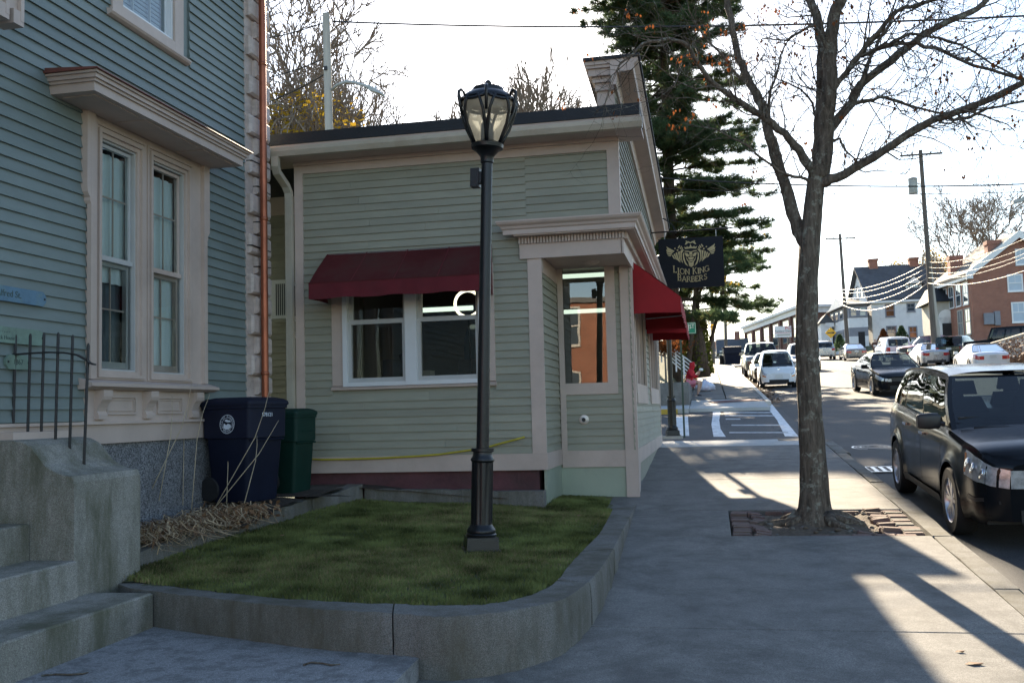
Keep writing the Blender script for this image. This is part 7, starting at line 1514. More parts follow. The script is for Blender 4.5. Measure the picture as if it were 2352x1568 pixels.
def make_car(name, label, cat, loc, rz, S, pm, gm='auto_glass', group='vehicles along the street', front=True, rear=True, plate=None, tilt=True, lamps_on=False, doors=True, detail=False):
    t = thing(name, label, cat, loc, rz, group); L, Wd, H = S['L'], S['W'], S['H']; r = S.get('r', .33); tw1, tw2 = S['wh']; sill = S.get('sill', .24); E = S['E']; RF = S['roof']; ta, tb, tc, td = S['g']
    if tilt: t.rotation_euler = ((math.atan(.065) if abs(rz) < 1 else -math.atan(.065)), 0, rz)
    F = S.get('f') or [(0, .66), (.03, .78), (.09, .88), (.22, .95), (.6, .99), (1.1, 1.), (L-.9, 1.), (L-.35, .96), (L-.1, .89), (L-.03, .82), (L, .72)]
    w_ = lambda tt: Wd/2*lerpT(F, tt); e_ = lambda tt: smoothT(E, tt); PR = [(-.5, .93), (0, .955), (.15, .985), (.42, 1.), (.62, .995), (.80, .985), (.92, .965), (1, .925)]
    ra = r+S.get('gap', .065)
    def z0(tt):
        z = sill+(.05 if tt < .12 or tt > L-.12 else 0)
        for c in (tw1, tw2):
            d = abs(tt-c)
            if d < ra: z = max(z, r*.98+math.sqrt(ra*ra-d*d))
        return z
    yy = lambda tt: tt-L/2
    fl = S.get('flare', .012)
    def P(tt, s, sd, off=0.):
        a = z0(tt); z = a+s*(e_(tt)-a); k = (z-sill)/(e_(tt)-sill); x = w_(tt)*lerpT(PR, k)
        for c in (tw1, tw2): d = math.hypot(tt-c, z-r); x += fl*math.exp(-((d-ra)/.07)**2)
        ny = 0
        if tt < .25: ny = -off*(1-tt/.25)
        if tt > L-.25: ny = off*(1-(L-tt)/.25)
        return V(sd*(x+off), yy(tt)+ny, z)
    ts = [0, .012, .03, .06, .09, .14, .2]; x = .26
    while x < L-.22: ts.append(x); x += .07
    ts += [L-.2, L-.14, L-.09, L-.06, L-.03, L-.012, L]
    for c in (tw1, tw2): ts += [c-ra-.002, c-ra+.01, c-ra+.03, c+ra-.03, c+ra-.01, c+ra+.002]
    ts = sorted(ts); ss = [0, .06, .14, .25, .36, .48, .6, .7, .8, .88, .94, 1]; cr = S.get('crown', .045)
    rows = []
    for tt in ts:
        row = [P(tt, s, -1) for s in ss]; xe = -row[-1].x; e = e_(tt)
        for h in (-.94, -.8, -.55, -.28, 0, .28, .55, .8, .94): row.append(V(h*xe, yy(tt), e+cr*(1-h*h)+.012*(1-abs(h)**12)))
        row += [P(tt, s, 1) for s in reversed(ss)]; rows.append(row)
    b = MB(); b.grid(rows); b.f = [f[::-1] for f in b.f]; b.poly(rows[0][::-1]); b.poly(rows[-1]); body = b.build('body', pm, t, True, 38, True)
    b = MB(); b.box(-Wd/2+.14, Wd/2-.14, yy(.15), yy(L-.15), sill+.0, min(.8, E[0][1]-.08)); b.build('underbody', 'car_dark', t, False, None, True)
    # greenhouse
    wr = Wd/2*S.get('wr', .74)
    def Q(u, v, sd, off=0.):
        bt = ta+(td-ta)*u; tt_ = tb+(tc-tb)*u; pb_ = V(w_(bt)*.915, yy(bt), e_(bt)-.01); pt = V(wr*(1-.03*abs(2*u-1)), yy(tt_), smoothT(RF, tt_)); p = pb_.lerp(pt, v); p.x += .035*math.sin(PI*v)*1.+off; p.x *= sd; p.z += off*.3; return p
    us = sorted({k/16 for k in range(17)} | {q for wn_ in S['win'] for q in wn_}); vs_ = [0, .07, .25, .45, .65, .80, .90, 1]; b = MB()
    for sd in (-1, 1):
        for i in range(len(us)-1):
            for j in range(len(vs_)-1):
                uc, vc = (us[i]+us[i+1])/2, (vs_[j]+vs_[j+1])/2
                if .07 < vc < .9 and any(a_ < uc < c_ for a_, c_ in S['win']): continue
                q4 = [Q(us[i], vs_[j], sd), Q(us[i], vs_[j+1], sd), Q(us[i+1], vs_[j+1], sd), Q(us[i+1], vs_[j], sd)]; b.quad(*(q4 if sd < 0 else q4[::-1]))
    hs_ = [k/6-1 for k in range(13)]
    def WS(u, v, h, off=0.): p = Q(u, v, 1); bul = (.09 if u < .5 else .05)*(1-h*h); sgn = -1 if u < .5 else 1; return V(h*p.x, p.y+sgn*(bul+off), p.z+off*.4)
    for u, hm, v0_, v1_ in ((0, .93, .05, .95), (1, .88, .12, .90)):
        vv = sorted({0, .3, .5, .7, 1, v0_, v1_}); hh_ = sorted({k/6-1 for k in range(13)} | {hm, -hm})
        for j in range(len(vv)-1):
            for i in range(len(hh_)-1):
                if v0_ < (vv[j]+vv[j+1])/2 < v1_ and abs(hh_[i]+hh_[i+1])/2 < hm: continue
                b.quad(WS(u, vv[j], hh_[i]), WS(u, vv[j], hh_[i+1]), WS(u, vv[j+1], hh_[i+1]), WS(u, vv[j+1], hh_[i]))
    g = []
    for u in us:
        row = []
        for h in hs_:
            p = Q(u, 1, 1); bul = (-.09*max(0, 1-u*5) if u < .5 else .05*max(0, 1-(1-u)*5))*(1-h*h); row.append(V(h*p.x, p.y+bul, p.z+S.get('rcrown', .05)*(1-h**4)))
        g.append(row)
    b.grid(g); cab = b.build('roof', pm, t, True, 38, True)
    b = MB(); b.grid([[WS(0, v, h*.94, .004) for h in [k/8-1 for k in range(17)]] for v in (.045, .2, .4, .6, .8, .955)]); ws = b.build('windshield', S.get('wsg', gm), t, True, None, True)
    b = MB(); b.grid([[WS(1, v, h*.89, .004) for h in [k/8-1 for k in range(17)]] for v in (.11, .3, .5, .7, .905)]); rg_ = b.build('rear_window', gm, t, True, None, True)
    for sd in (-1, 1):
        for u0, u1 in S['win']:
            b = MB(); g = [[Q(u0-.004+(u1-u0+.008)*k/6, v, sd, .003) for v in (.06, .25, .45, .65, .80, .905)] for k in range(7)]; b.grid(g); b.build('side_window', gm, t, True, None, True)
    # cabin interior: dark deck, dashboard, seats with headrests
    zb_ = e_((ta+td)/2)+cr+.03; b = MB(); b.poly([V(s_*w_(tt)*.84, yy(tt), e_(tt)+cr+.02) for s_, tt in ((-1, ta+.1), (1, ta+.1), (1, td-.12), (-1, td-.12))]); b.build('cabin_floor', 'car_dark', t, False, None, True)
    b = MB(); b.obox(V(0, yy(ta+.42), zb_-.06), (Wd*.40, 0, 0), (0, .26, .0), (0, 0, .06)); b.build('dashboard', 'car_dark', t, False, None, True)
    for ty in (tb+.45, tb+1.35):
        if ty > tc-.15: continue
        for s_ in (-1, 1):
            c_ = V(s_*Wd*.20, yy(ty), zb_); b = MB(); b.hexa([c_+V(-.24, -.05, -.05), c_+V(.24, -.05, -.05), c_+V(.24, .09, -.05), c_+V(-.24, .09, -.05)], [c_+V(-.17, .03, .14), c_+V(.17, .03, .14), c_+V(.17, .13, .14), c_+V(-.17, .13, .14)]); b.hexa([c_+V(-.13, .04, .17), c_+V(.13, .04, .17), c_+V(.13, .13, .17), c_+V(-.13, .13, .17)], [c_+V(-.10, .06, .33), c_+V(.10, .06, .33), c_+V(.10, .14, .33), c_+V(-.10, .14, .33)]); b.build('seat', 'cloth_dark', t, False, None, True)
    # wheels
    me = wheel_meshes(r, S.get('style', 1))
    for tt in (tw1, tw2):
        for sd in (-1, 1):
            wx = w_(tt)-.085+S.get('wo', 0); o = bpy.data.objects.new('wheel', None); scene.collection.objects.link(o); o.parent = t; o.location = (sd*wx, yy(tt), r); o.rotation_euler = (0, 0, 0 if sd > 0 else PI); o.empty_display_size = .1
            for m_ in me: link(m_.name, m_, o, True)
    # lamps
    hl = S['hl']; tl = S['tl']
    for sd in (-1, 1):
        b = MB(); t0, t1, s0, s1 = hl; b.grid([[P(t0+(t1-t0)*k/8, s0+(s1-s0)*j/3+(S.get('hsl', 0)*k/8), sd, .008) for j in range(4)] for k in range(9)])
        x1 = P(t0, (s0+s1)/2, 1).x; zz0, zz1 = P(t0, s0, 1).z, P(t0, s1, 1).z; xi = x1-S.get('hin', .16); b.grid([[V(sd*x, yy(t0)-.010, z) for z in (zz0+S.get('hpin', 0)*(x1-x), zz1)] for x in (xi, (xi+x1)/2, x1)]); b.build('headlight', 'headlight_on' if lamps_on else 'lamp_clear', t, True, None, True)
        b = MB(); t0, t1, s0, s1 = tl; b.grid([[P(L-(t0+(t1-t0)*k/8), s0+(s1-s0)*j/3, sd, .008) for j in range(4)] for k in range(9)]); zz0, zz1 = P(L-t0, s0, 1).z, P(L-t0, s1, 1).z; x1 = P(L-t0, (s0+s1)/2, 1).x; xi = x1-S.get('tin', .14); b.grid([[V(sd*x, yy(L)+.010-t0*.0, z) for z in (zz0, zz1)] for x in (xi, x1)]); b.build('taillight', 'lamp_red', t, True, None, True)
        b = MB(); q = Q(.04, .05, sd); mx = V(sd*(Wd/2+.10), q.y+.06, q.z+.06); b.obox(mx, (.10, 0, 0), (0, .045, 0), (0, 0, .07)) if not detail else None
        if detail:
            rows = []
            for k, (dx, sc) in enumerate(((-.125, .75), (-.10, .95), (0, 1.05), (.09, 1.), (.115, .7))):
                rows.append([mx+V(dx*1., .055*sc*math.copysign(abs(math.cos(a))**.5, math.cos(a)), .085*sc*math.copysign(abs(math.sin(a))**.5, math.sin(a))) for a in [2*PI*j/16 for j in range(16)]])
            b.grid(rows, True); b.poly(rows[0][::-1]); b.poly(rows[-1])
        b.tube([mx, V(sd*(Wd/2-.06), q.y+.06, q.z+.02)], .03, 6); b.build('mirror', 'car_trim' if detail else pm, t, True, 40, True)
    # bumper trims, grille, plates
    fx = w_(0)*.95; gz0, gz1 = S.get('grille', (.5, .62)); b = MB(); b.box(-fx*.8, fx*.8, yy(0)-.008, yy(0)+.02, gz0, gz1); b.build('grille', 'car_trim', t, False, None, True)
    b = MB(); b.box(-fx*.9, fx*.9, yy(0)-.012, yy(0)+.02, sill+.04, sill+.16); b.build('lower_grille', 'car_dark', t, False, None, True); b = MB(); b.box(-fx, fx, yy(L)-.02, yy(L)+.012, sill+.06, sill+.17); b.build('rear_bumper', 'car_trim', t, False, None, True)
    for nm, y, sg in (('licence_plate', yy(0)-.022, -1), ('licence_plate', yy(L)+.022, 1)):
        z = S.get('plz', .42) if sg < 0 else S.get('prz', .78); MB().box(-.155, .155, y-.005, y+.005, z, z+.15).build(nm, 'plate', t, False, None, True)
    if doors:
        for sd in (-1, 1):
            for tt in S['seam']:
                b = MB(); b.grid([[P(tt-.004, s, sd, .003), P(tt+.004, s, sd, .003)] for s in (.05, .2, .4, .6, .8, .97)]); b.build('door_seam', 'car_dark', t, False, None, True)
            for tt in S['handle']: p = P(tt, .82, sd, .02); MB().obox(p, (.014, 0, 0), (0, .10, 0), (0, 0, .016)).build('door_handle', 'chrome' if detail else pm, t, False, None, True)
    t['_'] = 0; del t['_']
    return t, dict(P=P, Q=Q, WS=WS, yy=yy, e=e_, w=w_)
SUVJ = dict(L=4.89, W=1.84, H=1.70, r=.355, gap=.06, wh=(.96, 3.85), sill=.25, E=[(0, .78), (.08, .90), (.3, .975), (.9, 1.04), (1.25, 1.08), (2.4, 1.10), (3.6, 1.15), (4.6, 1.17), (4.89, 1.10)], roof=[(1.5, 1.52), (1.95, 1.615), (2.5, 1.655), (3.2, 1.66), (4.0, 1.63), (4.5, 1.57), (4.9, 1.45)], g=(1.12, 1.98, 4.42, 4.80), wr=.735, win=((.045, .36), (.385, .66), (.69, .93)), hl=(.0, .46, .60, .93), tl=(.02, .25, .62, .95), seam=(1.42, 2.42, 3.42), handle=(2.28, 3.25), grille=(.62, .80), plz=.42, prz=.9, flare=.03, hin=.22)
SEDAN = dict(L=4.63, W=1.80, H=1.42, r=.325, wh=(.92, 3.62), sill=.20, E=[(0, .58), (.08, .68), (.3, .76), (.9, .86), (1.3, .90), (2.5, .93), (3.6, .97), (4.2, .98), (4.55, .95), (4.63, .80)], roof=[(1.6, 1.28), (2.1, 1.385), (2.6, 1.40), (3.1, 1.38), (3.7, 1.24)], g=(1.25, 2.05, 3.05, 4.05), wr=.66, win=((.06, .45), (.475, .80)), hl=(.0, .5, .68, .93), tl=(.0, .35, .66, .95), seam=(1.35, 2.35, 3.25), handle=(2.2, 3.1), grille=(.50, .62), plz=.36, prz=.72, hin=.12, tin=.22)
EGG = dict(L=3.40, W=1.52, H=1.60, r=.285, wh=(.62, 3.0), sill=.22, E=[(0, .56), (.1, .70), (.3, .83), (.6, .93), (1.2, .97), (2.4, 1.0), (3.2, 1.03), (3.40, .95)], roof=[(.9, 1.40), (1.35, 1.53), (1.8, 1.57), (2.4, 1.56), (3.0, 1.49), (3.3, 1.40)], g=(.45, 1.32, 3.0, 3.32), wr=.70, win=((.08, .45), (.48, .80)), hl=(.03, .42, .80, 1.0), tl=(.02, .2, .4, .9), seam=(1.0, 2.0), handle=(1.9, 2.7), grille=(.30, .38), plz=.44, prz=.7, hin=.06, f=[(0, .62), (.04, .76), (.12, .87), (.3, .95), (.6, 1.), (2.8, 1.), (3.2, .93), (3.4, .78)], hsl=.0)
SUV = dict(L=4.55, W=1.84, H=1.72, r=.35, wh=(.9, 3.62), sill=.27, E=[(0, .76), (.08, .88), (.3, .96), (1.1, 1.04), (2.4, 1.08), (3.6, 1.12), (4.4, 1.14), (4.55, 1.0)], roof=[(1.4, 1.55), (1.9, 1.67), (2.6, 1.70), (3.6, 1.68), (4.2, 1.60), (4.5, 1.5)], g=(1.15, 1.85, 4.18, 4.48), wr=.74, win=((.05, .38), (.40, .68), (.71, .92)), hl=(.0, .45, .70, .92), tl=(.02, .3, .7, .98), seam=(1.4, 2.35, 3.3), handle=(2.2, 3.15), grille=(.58, .76), plz=.45, prz=.85, hin=.12, tin=.16)
BIG = dict(L=5.2, W=2.0, H=1.92, r=.39, wh=(.95, 3.95), sill=.34, E=[(0, .90), (.06, 1.02), (.3, 1.10), (1.3, 1.16), (2.5, 1.18), (4.9, 1.2), (5.2, 1.12)], roof=[(1.6, 1.74), (2.0, 1.84), (2.8, 1.87), (4.2, 1.86), (4.9, 1.80), (5.2, 1.72)], g=(1.35, 1.95, 4.95, 5.16), wr=.80, win=((.05, .32), (.34, .60), (.63, .93)), hl=(.0, .3, .62, .9), tl=(.0, .16, .30, .98), seam=(1.5, 2.6, 3.6), handle=(2.4, 3.4), grille=(.66, .92), plz=.5, prz=.95, hin=.2, tin=.10)
PICK = dict(L=5.6, W=2.0, H=1.93, r=.40, wh=(1.0, 4.4), sill=.40, E=[(0, .98), (.06, 1.08), (.3, 1.16), (1.4, 1.22), (3.2, 1.24), (3.3, 1.24), (5.5, 1.26), (5.6, 1.2)], roof=[(1.6, 1.74), (2.0, 1.86), (2.6, 1.89), (3.1, 1.86), (3.4, 1.75)], g=(1.45, 2.0, 3.05, 3.35), wr=.77, win=((.07, .55), (.58, .93)), hl=(.0, .25, .70, .95), tl=(.0, .12, .3, .9), seam=(1.55, 2.5, 3.35), handle=(2.4, 3.2), grille=(.72, 1.02), plz=.55, prz=.7, hin=.2)
JEEP = dict(L=4.2, W=1.85, H=1.85, r=.40, wh=(.75, 3.3), sill=.42, E=[(0, 1.05), (.05, 1.08), (1.2, 1.14), (1.35, 1.15), (4.1, 1.18), (4.2, 1.16)], roof=[(1.3, 1.78), (1.6, 1.82), (3.0, 1.84), (4.2, 1.80)], g=(1.38, 1.62, 4.12, 4.18), wr=.82, win=((.04, .30), (.34, .60), (.65, .95)), hl=(.0, .06, .74, .92), tl=(.0, .05, .5, .8), seam=(1.45, 2.4, 3.2), handle=(2.3, 3.1), grille=(.72, 1.0), plz=.5, prz=.8, hin=.2, tin=.10, cr=.02, flare=.05, crown=.02, rcrown=.02)
# near van with extra trim
vx, vy = 3.36, 12.52
van, K = make_car('parked_van', 'black crossover van parked at the kerb beside the street tree', 'van', V(vx, vy, gz(vy)-.152), 0, SUVJ, 'paint_black', 'auto_glass', detail=True)
P_, yy_ = K['P'], K['yy']
for sd in (-1, 1):
    b = MB(); b.grid([[P_(tt, s, sd, .02) for s in (.0, .05, .10)] for tt in np.linspace(1.42, 3.40, 14)]); b.build('sill_trim', 'car_trim', van, True, None, True)
    b = MB(); b.grid([[K['Q'](k/20, v, sd, .012) for v in (.015, .045)] for k in range(21)]); b.build('belt_moulding', 'chrome', van, True, None, True)
    b = MB(); b.grid([[P_(tt, s, sd, .013) for s in (.64, .90)] for tt in np.linspace(.41, .46, 3)]); b.build('turn_signal', 'lamp_amber', van, True, None, True)
    for tt, s in ((.12, .76), (.24, .76), (.37, .78)): p = P_(tt, s, sd, .012); MB().lathe([(0, 0), (.05, 0), (.055, .01), (.04, .014), (0, .008)], p, 14, Matrix.Rotation(sd*PI/2*.8, 3, 'Y')).build('lamp_reflector', 'chrome', van, True, None, True)
    b = MB(); b.grid([[P_(tt, s, sd, .006) for s in (.30, .36)] for tt in np.linspace(.02, .40, 5)]); b.build('bumper_line', 'car_trim', van, True, None, True)
for h0, h1 in ((-.75, -.05), (.0, .72)):
    a = K['WS'](0, .06, h0, .02); c = K['WS'](0, .045, h1, .02); MB().tube([a, a.lerp(c, .5)+V(0, -.02, .01), c], .012, 6).build('wiper', 'car_trim', van, False, None, True)
for k in range(3): b = MB(); b.box(-.36, .36, yy_(0)-.02, yy_(0)-.006, .645+k*.055, .665+k*.055); b.build('grille_bar', 'car_trim', van, False, None, True)
b = MB(); b.grid([[K['Q'](k/16, .985, -1, .01)+V(0, 0, z) for z in (0, .03)] for k in range(17)]); b.build('roof_rail', 'car_trim', van, True, None, True)
# seats seen dimly behind the glass are left to the tinted panes
def road_z(x, y): return rz(x, y) if x < 15.9 else terr(x, y)
def put(name, label, cat, x, y, rot, S, pm, **k): return make_car(name, label, cat, V(x, y, road_z(x, y)+.002), rot, S, pm, **k)[0]
egg, KE = make_car('small_hatchback', 'small white egg shaped hatchback parked facing the viewer', 'car', V(2.93, 44.6, rz(2.93, 44.6)), 0, EGG, 'paint_white')
for sd in (-1, 1):
    p = KE['P'](.08, .30, sd, .012); MB().lathe([(0, 0), (.055, 0), (.06, .01), (0, .012)], V(sd*.50, KE['yy'](.04), .40), 14, Matrix.Rotation(PI/2, 3, 'X')).build('fog_lamp', 'lamp_clear', egg, True, None, True); b = MB(); b.grid([[KE['P'](tt, s, sd, .012) for s in (.60, .74)] for tt in (.02, .07, .13)]); b.build('turn_signal', 'lamp_amber', egg, True, None, True)
MB().tube([KE['WS'](0, .05, -.6, .02), KE['WS'](0, .09, -.1, .03), KE['WS'](0, .05, .55, .02)], .014, 5).build('wiper', 'car_trim', egg, False, None, True)
c = V(0, KE['yy'](.02)-.0, .82); b = MB()
for a in (90, 210, 330): aa = math.radians(a); d = V(math.cos(aa), -.2, math.sin(aa))*.05; n_ = V(-math.sin(aa), 0, math.cos(aa))*.022; b.poly([c, c+d*.5+n_, c+d, c+d*.5-n_])
b.build('emblem', 'chrome', egg, False, None, True)
put('parked_sedan', 'dark maroon car parked close behind the white hatchback', 'car', 3.0, 50.4, 0, SEDAN, 'paint_maroon')
put('pickup_truck', 'grey pickup truck parked third in the row on the left', 'pickup truck', 3.0, 59.0, 0, PICK, 'paint_grey')
put('oncoming_suv', 'pale oncoming SUV with headlights on, half hidden by the tree trunk', 'car', 5.9, 64.5, 0, SUV, 'paint_silver', lamps_on=True)
put('oncoming_sedan', 'black oncoming sedan on the street left of the near van', 'car', 6.25, 36.6, math.radians(4), SEDAN, 'paint_black')
put('silver_suv', 'silver SUV driving away just right of the tree trunk', 'car', 10.45, 94.0, PI, SUV, 'paint_silver')
put('grey_sedan', 'dark grey sedan driving away left of the white SUV', 'car', 12.1, 87.0, PI, SEDAN, 'paint_grey')
put('white_suv', 'large white SUV seen from behind with tall red taillights', 'car', 14.0, 79.5, PI, BIG, 'paint_white')
put('silver_sedan', 'silver sedan seen from behind glinting in the sun', 'car', 14.1, 67.6, PI, SEDAN, 'paint_silver')
put('pale_sedan', 'pale sedan roof and rear window just above the near van', 'car', 13.9, 54.5, PI, SEDAN, 'paint_white')
p = PY(2135, 790, 74); put('red_pickup', 'red pickup truck on the raised lot behind the big pole', 'pickup truck', p.x+.6, 75.0, math.radians(-60), PICK, 'paint_red', tilt=False)
p = PY(2218, 790, 66); put('dark_estate', 'dark green estate car with tall red taillight left of the jeep', 'car', p.x, 68, math.radians(180-25), BIG, 'paint_darkgreen', tilt=False)
p = PY(2305, 795, 60); put('jeep', 'black boxy jeep parked on the raised lot at right edge', 'jeep', p.x+.3, 61, math.radians(-115), JEEP, 'paint_black', tilt=False)

# ================================================================== PEOPLE
def skin(name, nodes_, edges, m, par, sub=2):
    me = bpy.data.meshes.new(name); me.from_pydata([n[:3] for n in nodes_], edges, []); o = link(name, me, par, True); me.materials.append(MATS[m]); md = o.modifiers.new('skin', 'SKIN'); md.use_smooth_shade = True
    if not me.skin_vertices: pass
    for i, n in enumerate(nodes_):
        sv = me.skin_vertices[0].data[i]; sv.radius = (n[3], n[4] if len(n) > 4 else n[3]); sv.use_root = (i == 0)
    s = o.modifiers.new('sub', 'SUBSURF'); s.levels = sub; s.render_levels = sub; return o
def person(label, loc, rz, pose, top, bottom, group=None):
    """facing local -y; pose is 'sit' or 'stand'"""
    t = thing('person', label, 'person', loc, rz, group)
    if pose == 'sit':
        N = [(0, 0, .10, .15, .13), (0, -.03, .30, .15, .12), (0, -.07, .48, .17, .12), (0, -.10, .58, .07, .07), (0, -.13, .66, .05, .05), (0, -.18, .72, .075, .09), (0, -.17, .80, .085, .095), (0, -.16, .87, .05, .06),
             (-.18, -.08, .52, .06), (-.24, -.18, .30, .048), (-.10, -.36, .42, .036), (-.05, -.38, .47, .034), (.18, -.08, .52, .06), (.24, -.18, .30, .048), (.10, -.36, .40, .036), (.05, -.38, .47, .034),
             (-.10, -.04, .08, .09), (-.13, -.42, .10, .068), (-.13, -.36, -.28, .043), (-.13, -.34, -.36, .036), (-.13, -.47, -.39, .034), (.10, -.04, .08, .09), (.13, -.44, .12, .068), (.13, -.30, -.26, .043), (.13, -.26, -.36, .036), (.13, -.39, -.39, .034)]
        Ed = [(0, 1), (1, 2), (2, 3), (3, 4), (4, 5), (5, 6), (6, 7), (2, 8), (8, 9), (9, 10), (10, 11), (2, 12), (12, 13), (13, 14), (14, 15), (0, 16), (16, 17), (17, 18), (18, 19), (19, 20), (0, 21), (21, 22), (22, 23), (23, 24), (24, 25)]
        skin('body', N, Ed, 'skin', t)
        skin('hoodie', [(0, 0, .08, .175, .155), (0, -.03, .30, .175, .145), (0, -.07, .48, .19, .14), (0, -.10, .57, .10, .10), (0, -.14, .68, .10, .10), (0, -.15, .79, .115, .13), (0, -.13, .87, .08, .09), (-.19, -.08, .52, .078), (-.25, -.18, .30, .064), (-.12, -.32, .39, .05), (.19, -.08, .52, .078), (.25, -.18, .30, .064), (.12, -.32, .38, .05)], [(0, 1), (1, 2), (2, 3), (3, 4), (4, 5), (5, 6), (2, 7), (7, 8), (8, 9), (2, 10), (10, 11), (11, 12)], top, t)
        skin('face', [(0, -.26, .76, .055, .07), (0, -.275, .71, .045, .045), (0, -.29, .735, .014)], [(0, 1), (1, 2)], 'skin', t)
        skin('shorts', [(0, 0, .07, .165, .14), (-.10, -.08, .08, .105), (-.13, -.34, .10, .092), (.10, -.08, .08, .105), (.13, -.35, .11, .092)], [(0, 1), (1, 2), (0, 3), (3, 4)], bottom, t)
        for s in (-1, 1): skin('shoe', [(s*.13, -.33 if s < 0 else -.25, -.36, .048), (s*.13, -.42 if s < 0 else -.34, -.385, .042), (s*.13, -.50 if s < 0 else -.42, -.395, .034)], [(0, 1), (1, 2)], 'shoe_black', t, 1)
        for s in (-1, 1):      # hands: palm and five bent fingers
            hx = s*.05; NN = [(hx, -.37, .45, .032, .018), (hx, -.39, .50, .034, .016)]; EE = [(0, 1)]
            for k in range(4): i = len(NN); x = hx+(-.024+.016*k); NN += [(x, -.405, .53, .008), (x-s*.004, -.425, .555-.004*abs(k-1.5), .0075), (x-s*.008, -.43, .575-.006*abs(k-1.5), .006)]; EE += [(1, i), (i, i+1), (i+1, i+2)]
            i = len(NN); NN += [(hx+s*.034, -.39, .475, .009), (hx+s*.04, -.415, .50, .008), (hx+s*.03, -.43, .515, .0065)]; EE += [(0, i), (i, i+1), (i+1, i+2)]; skin('hand', NN, EE, 'skin', t, 1)
        MB().lathe([(.0, -.05), (.06, -.045), (.085, .0), (.06, .05), (0, .06)], (0, -.47, .56), 12).build('paper_bundle', 'cap_white', t, True, None, True)
    else:
        st_ = .14
        N = [(0, 0, .93, .15, .11), (0, 0, 1.15, .15, .10), (0, 0, 1.38, .17, .11), (0, 0, 1.48, .06, .06), (0, -.01, 1.56, .055, .06), (0, -.02, 1.64, .075, .09), (0, -.01, 1.72, .07, .085), (-.19, 0, 1.40, .06), (-.26, .02, 1.14, .046), (-.24, -.08, .92, .035), (.19, 0, 1.40, .06), (.26, -.02, 1.14, .046), (.20, -.14, .96, .035), (-.09, 0, .86, .09), (-.10, -.05, .48, .066), (-.10, .05, .10, .042), (-.10, -.08, .04, .036), (.09, 0, .86, .09), (.10, .02, .48, .066), (.10, -st_, .10, .042), (.10, -st_-.13, .04, .036)]
        Ed = [(0, 1), (1, 2), (2, 3), (3, 4), (4, 5), (5, 6), (2, 7), (7, 8), (8, 9), (2, 10), (10, 11), (11, 12), (0, 13), (13, 14), (14, 15), (15, 16), (0, 17), (17, 18), (18, 19), (19, 20)]
        skin('body', N, Ed, 'skin', t); skin('coat', [(0, 0, .84, .18, .14), (0, 0, 1.15, .175, .125), (0, 0, 1.38, .19, .13), (0, 0, 1.49, .08, .08), (-.20, 0, 1.40, .075), (-.27, .02, 1.14, .06), (-.24, -.07, .95, .05), (.20, 0, 1.40, .075), (.27, -.02, 1.14, .06), (.205, -.12, .99, .05)], [(0, 1), (1, 2), (2, 3), (2, 4), (4, 5), (5, 6), (2, 7), (7, 8), (8, 9)], top, t)
        skin('trousers', [(0, 0, .92, .155, .12), (-.09, 0, .84, .10), (-.10, -.05, .48, .08), (-.10, .05, .12, .062), (.09, 0, .84, .10), (.10, .02, .48, .08), (.10, -st_, .12, .062)], [(0, 1), (1, 2), (2, 3), (0, 4), (4, 5), (5, 6)], bottom, t)
        skin('cap', [(0, 0, 1.72, .085, .095), (0, -.0, 1.78, .06, .07)], [(0, 1)], 'cap_white' if top == 'cloth_brown' and label.startswith('ped') else 'cloth_brown', t, 1)
    return t
p = G(1601, 899); person('person in red hood and pink shorts sitting on the retaining wall', V(-.72, 36.6, gz(36)+.42), math.radians(75), 'sit', 'cloth_red', 'cloth_pink')
p = PY(2010, 790, 88); person('pedestrian in brown coat and pale cap beside the grey sedan', V(p.x, 88, gz(88)-.1), math.radians(160), 'stand', 'cloth_brown', 'cloth_brown', 'pedestrians by the parked cars')
p = PY(2038, 790, 90); person('person in brown hat and coat partly behind the white SUV', V(p.x, 90, gz(90)-.1), math.radians(20), 'stand', 'cloth_brown', 'cloth_dark', 'pedestrians by the parked cars')
# plastic bag on the wall beside the seated person
c = PY(1618, 860, 39.5); c.z = gz(39.5)+.02; b = MB(); rows = []
for z, rr_ in ((0, .20), (.06, .30), (.18, .32), (.30, .24), (.38, .10), (.43, .05), (.48, .09)): rows.append([c+V(rr_*1.25*math.cos(a)*(1+.1*math.sin(5*a+z*20)), rr_*math.sin(a)*(1+.1*math.cos(4*a)), z) for a in [2*PI*k/18 for k in range(18)]])
b.grid(rows, True); b.poly(rows[0][::-1]); tag(b.build('plastic_bag', 'bag_plastic', None, True), 'filled pale plastic bag standing beside the seated person', 'bag')
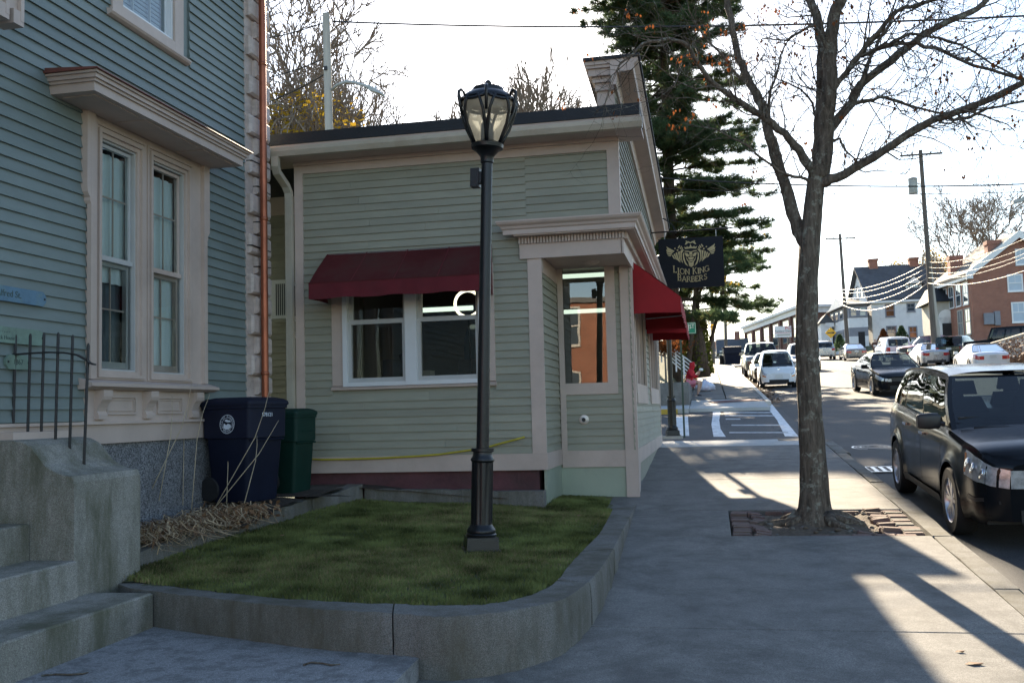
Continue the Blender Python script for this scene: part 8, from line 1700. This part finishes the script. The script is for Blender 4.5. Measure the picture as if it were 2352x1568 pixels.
# far bins
fb = bin_('wheeled_bin', 'dark wheeled bin standing at the far kerb behind the pickup', V(2.0, 84, gz(84)), .1, 'bin_blue', wd=1.5, dp=1.2, ht=1.45); fb2 = bin_('wheeled_bin', 'smaller dark bin left of the far kerb bin', V(1.25, 85, gz(85)), .1, 'car_dark', wd=.6, dp=.6, ht=.75)
# loose leaves, stick and litter
for i, (x, y, lab, m) in enumerate(((2238, 1523, 'dry brown leaf curled on the sidewalk at lower right', 'leaf_litter'), (2205, 1495, 'tiny dry leaf fragment on the lower right sidewalk', 'leaf_litter'))):
    p = G(x, y, .006); s = (.055, .03)[i]; b = MB(); b.poly([p+V(-s, 0, -.004), p+V(-s*.3, -s*.45, .003), p+V(s*.5, -s*.35, -.004), p+V(s, 0, .006), p+V(s*.3, s*.45, .0), p+V(-s*.4, s*.4, .004)]); tag(b.build('fallen_leaf', m), lab, 'leaf')
def stick(label, q, z):
    P = [PZ(x, y, z) for x, y in q]; b = MB(); b.tube(P, [.006]*(len(P)-1)+[.003], 5); tag(b.build('fallen_twig', 'bark', None, True), label, 'twig')
stick('forked dark twig lying at lower left of the granite slab', ((95, 1550), (130, 1547), (158, 1548), (190, 1546), (203, 1543)), .458); stick('crooked dark twig lying on the granite slab', ((697, 1526), (715, 1520), (740, 1522), (760, 1526), (782, 1524)), .458)

LL = [(905, 1195, 'brown leaf lying at the back of the lawn near the shop'), (648, 1238, 'small pale leaf on the left part of the lawn'), (1040, 1330, 'dry leaf in the grass left of the lamp base'), (1220, 1200, 'dry leaf in the grass right of the lamp post'), (760, 1330, 'dry leaf near the front kerb of the lawn'), (1330, 1185, 'dry leaf by the right corner of the lawn')]
for x, y, lab in LL:
    p = PZ(x, y, .78); p.z = lawnz(p.x, p.y)+.03; s = R.uniform(.02, .032); a = R.uniform(0, 6); u = V(math.cos(a), math.sin(a), .1)*s; v = V(-math.sin(a), math.cos(a), .2)*s*.6
    tag(MB().poly([p-u, p-v, p+u*.6-v*.7, p+u, p+v]).build('fallen_leaf', 'leaf_litter'), lab, 'leaf')
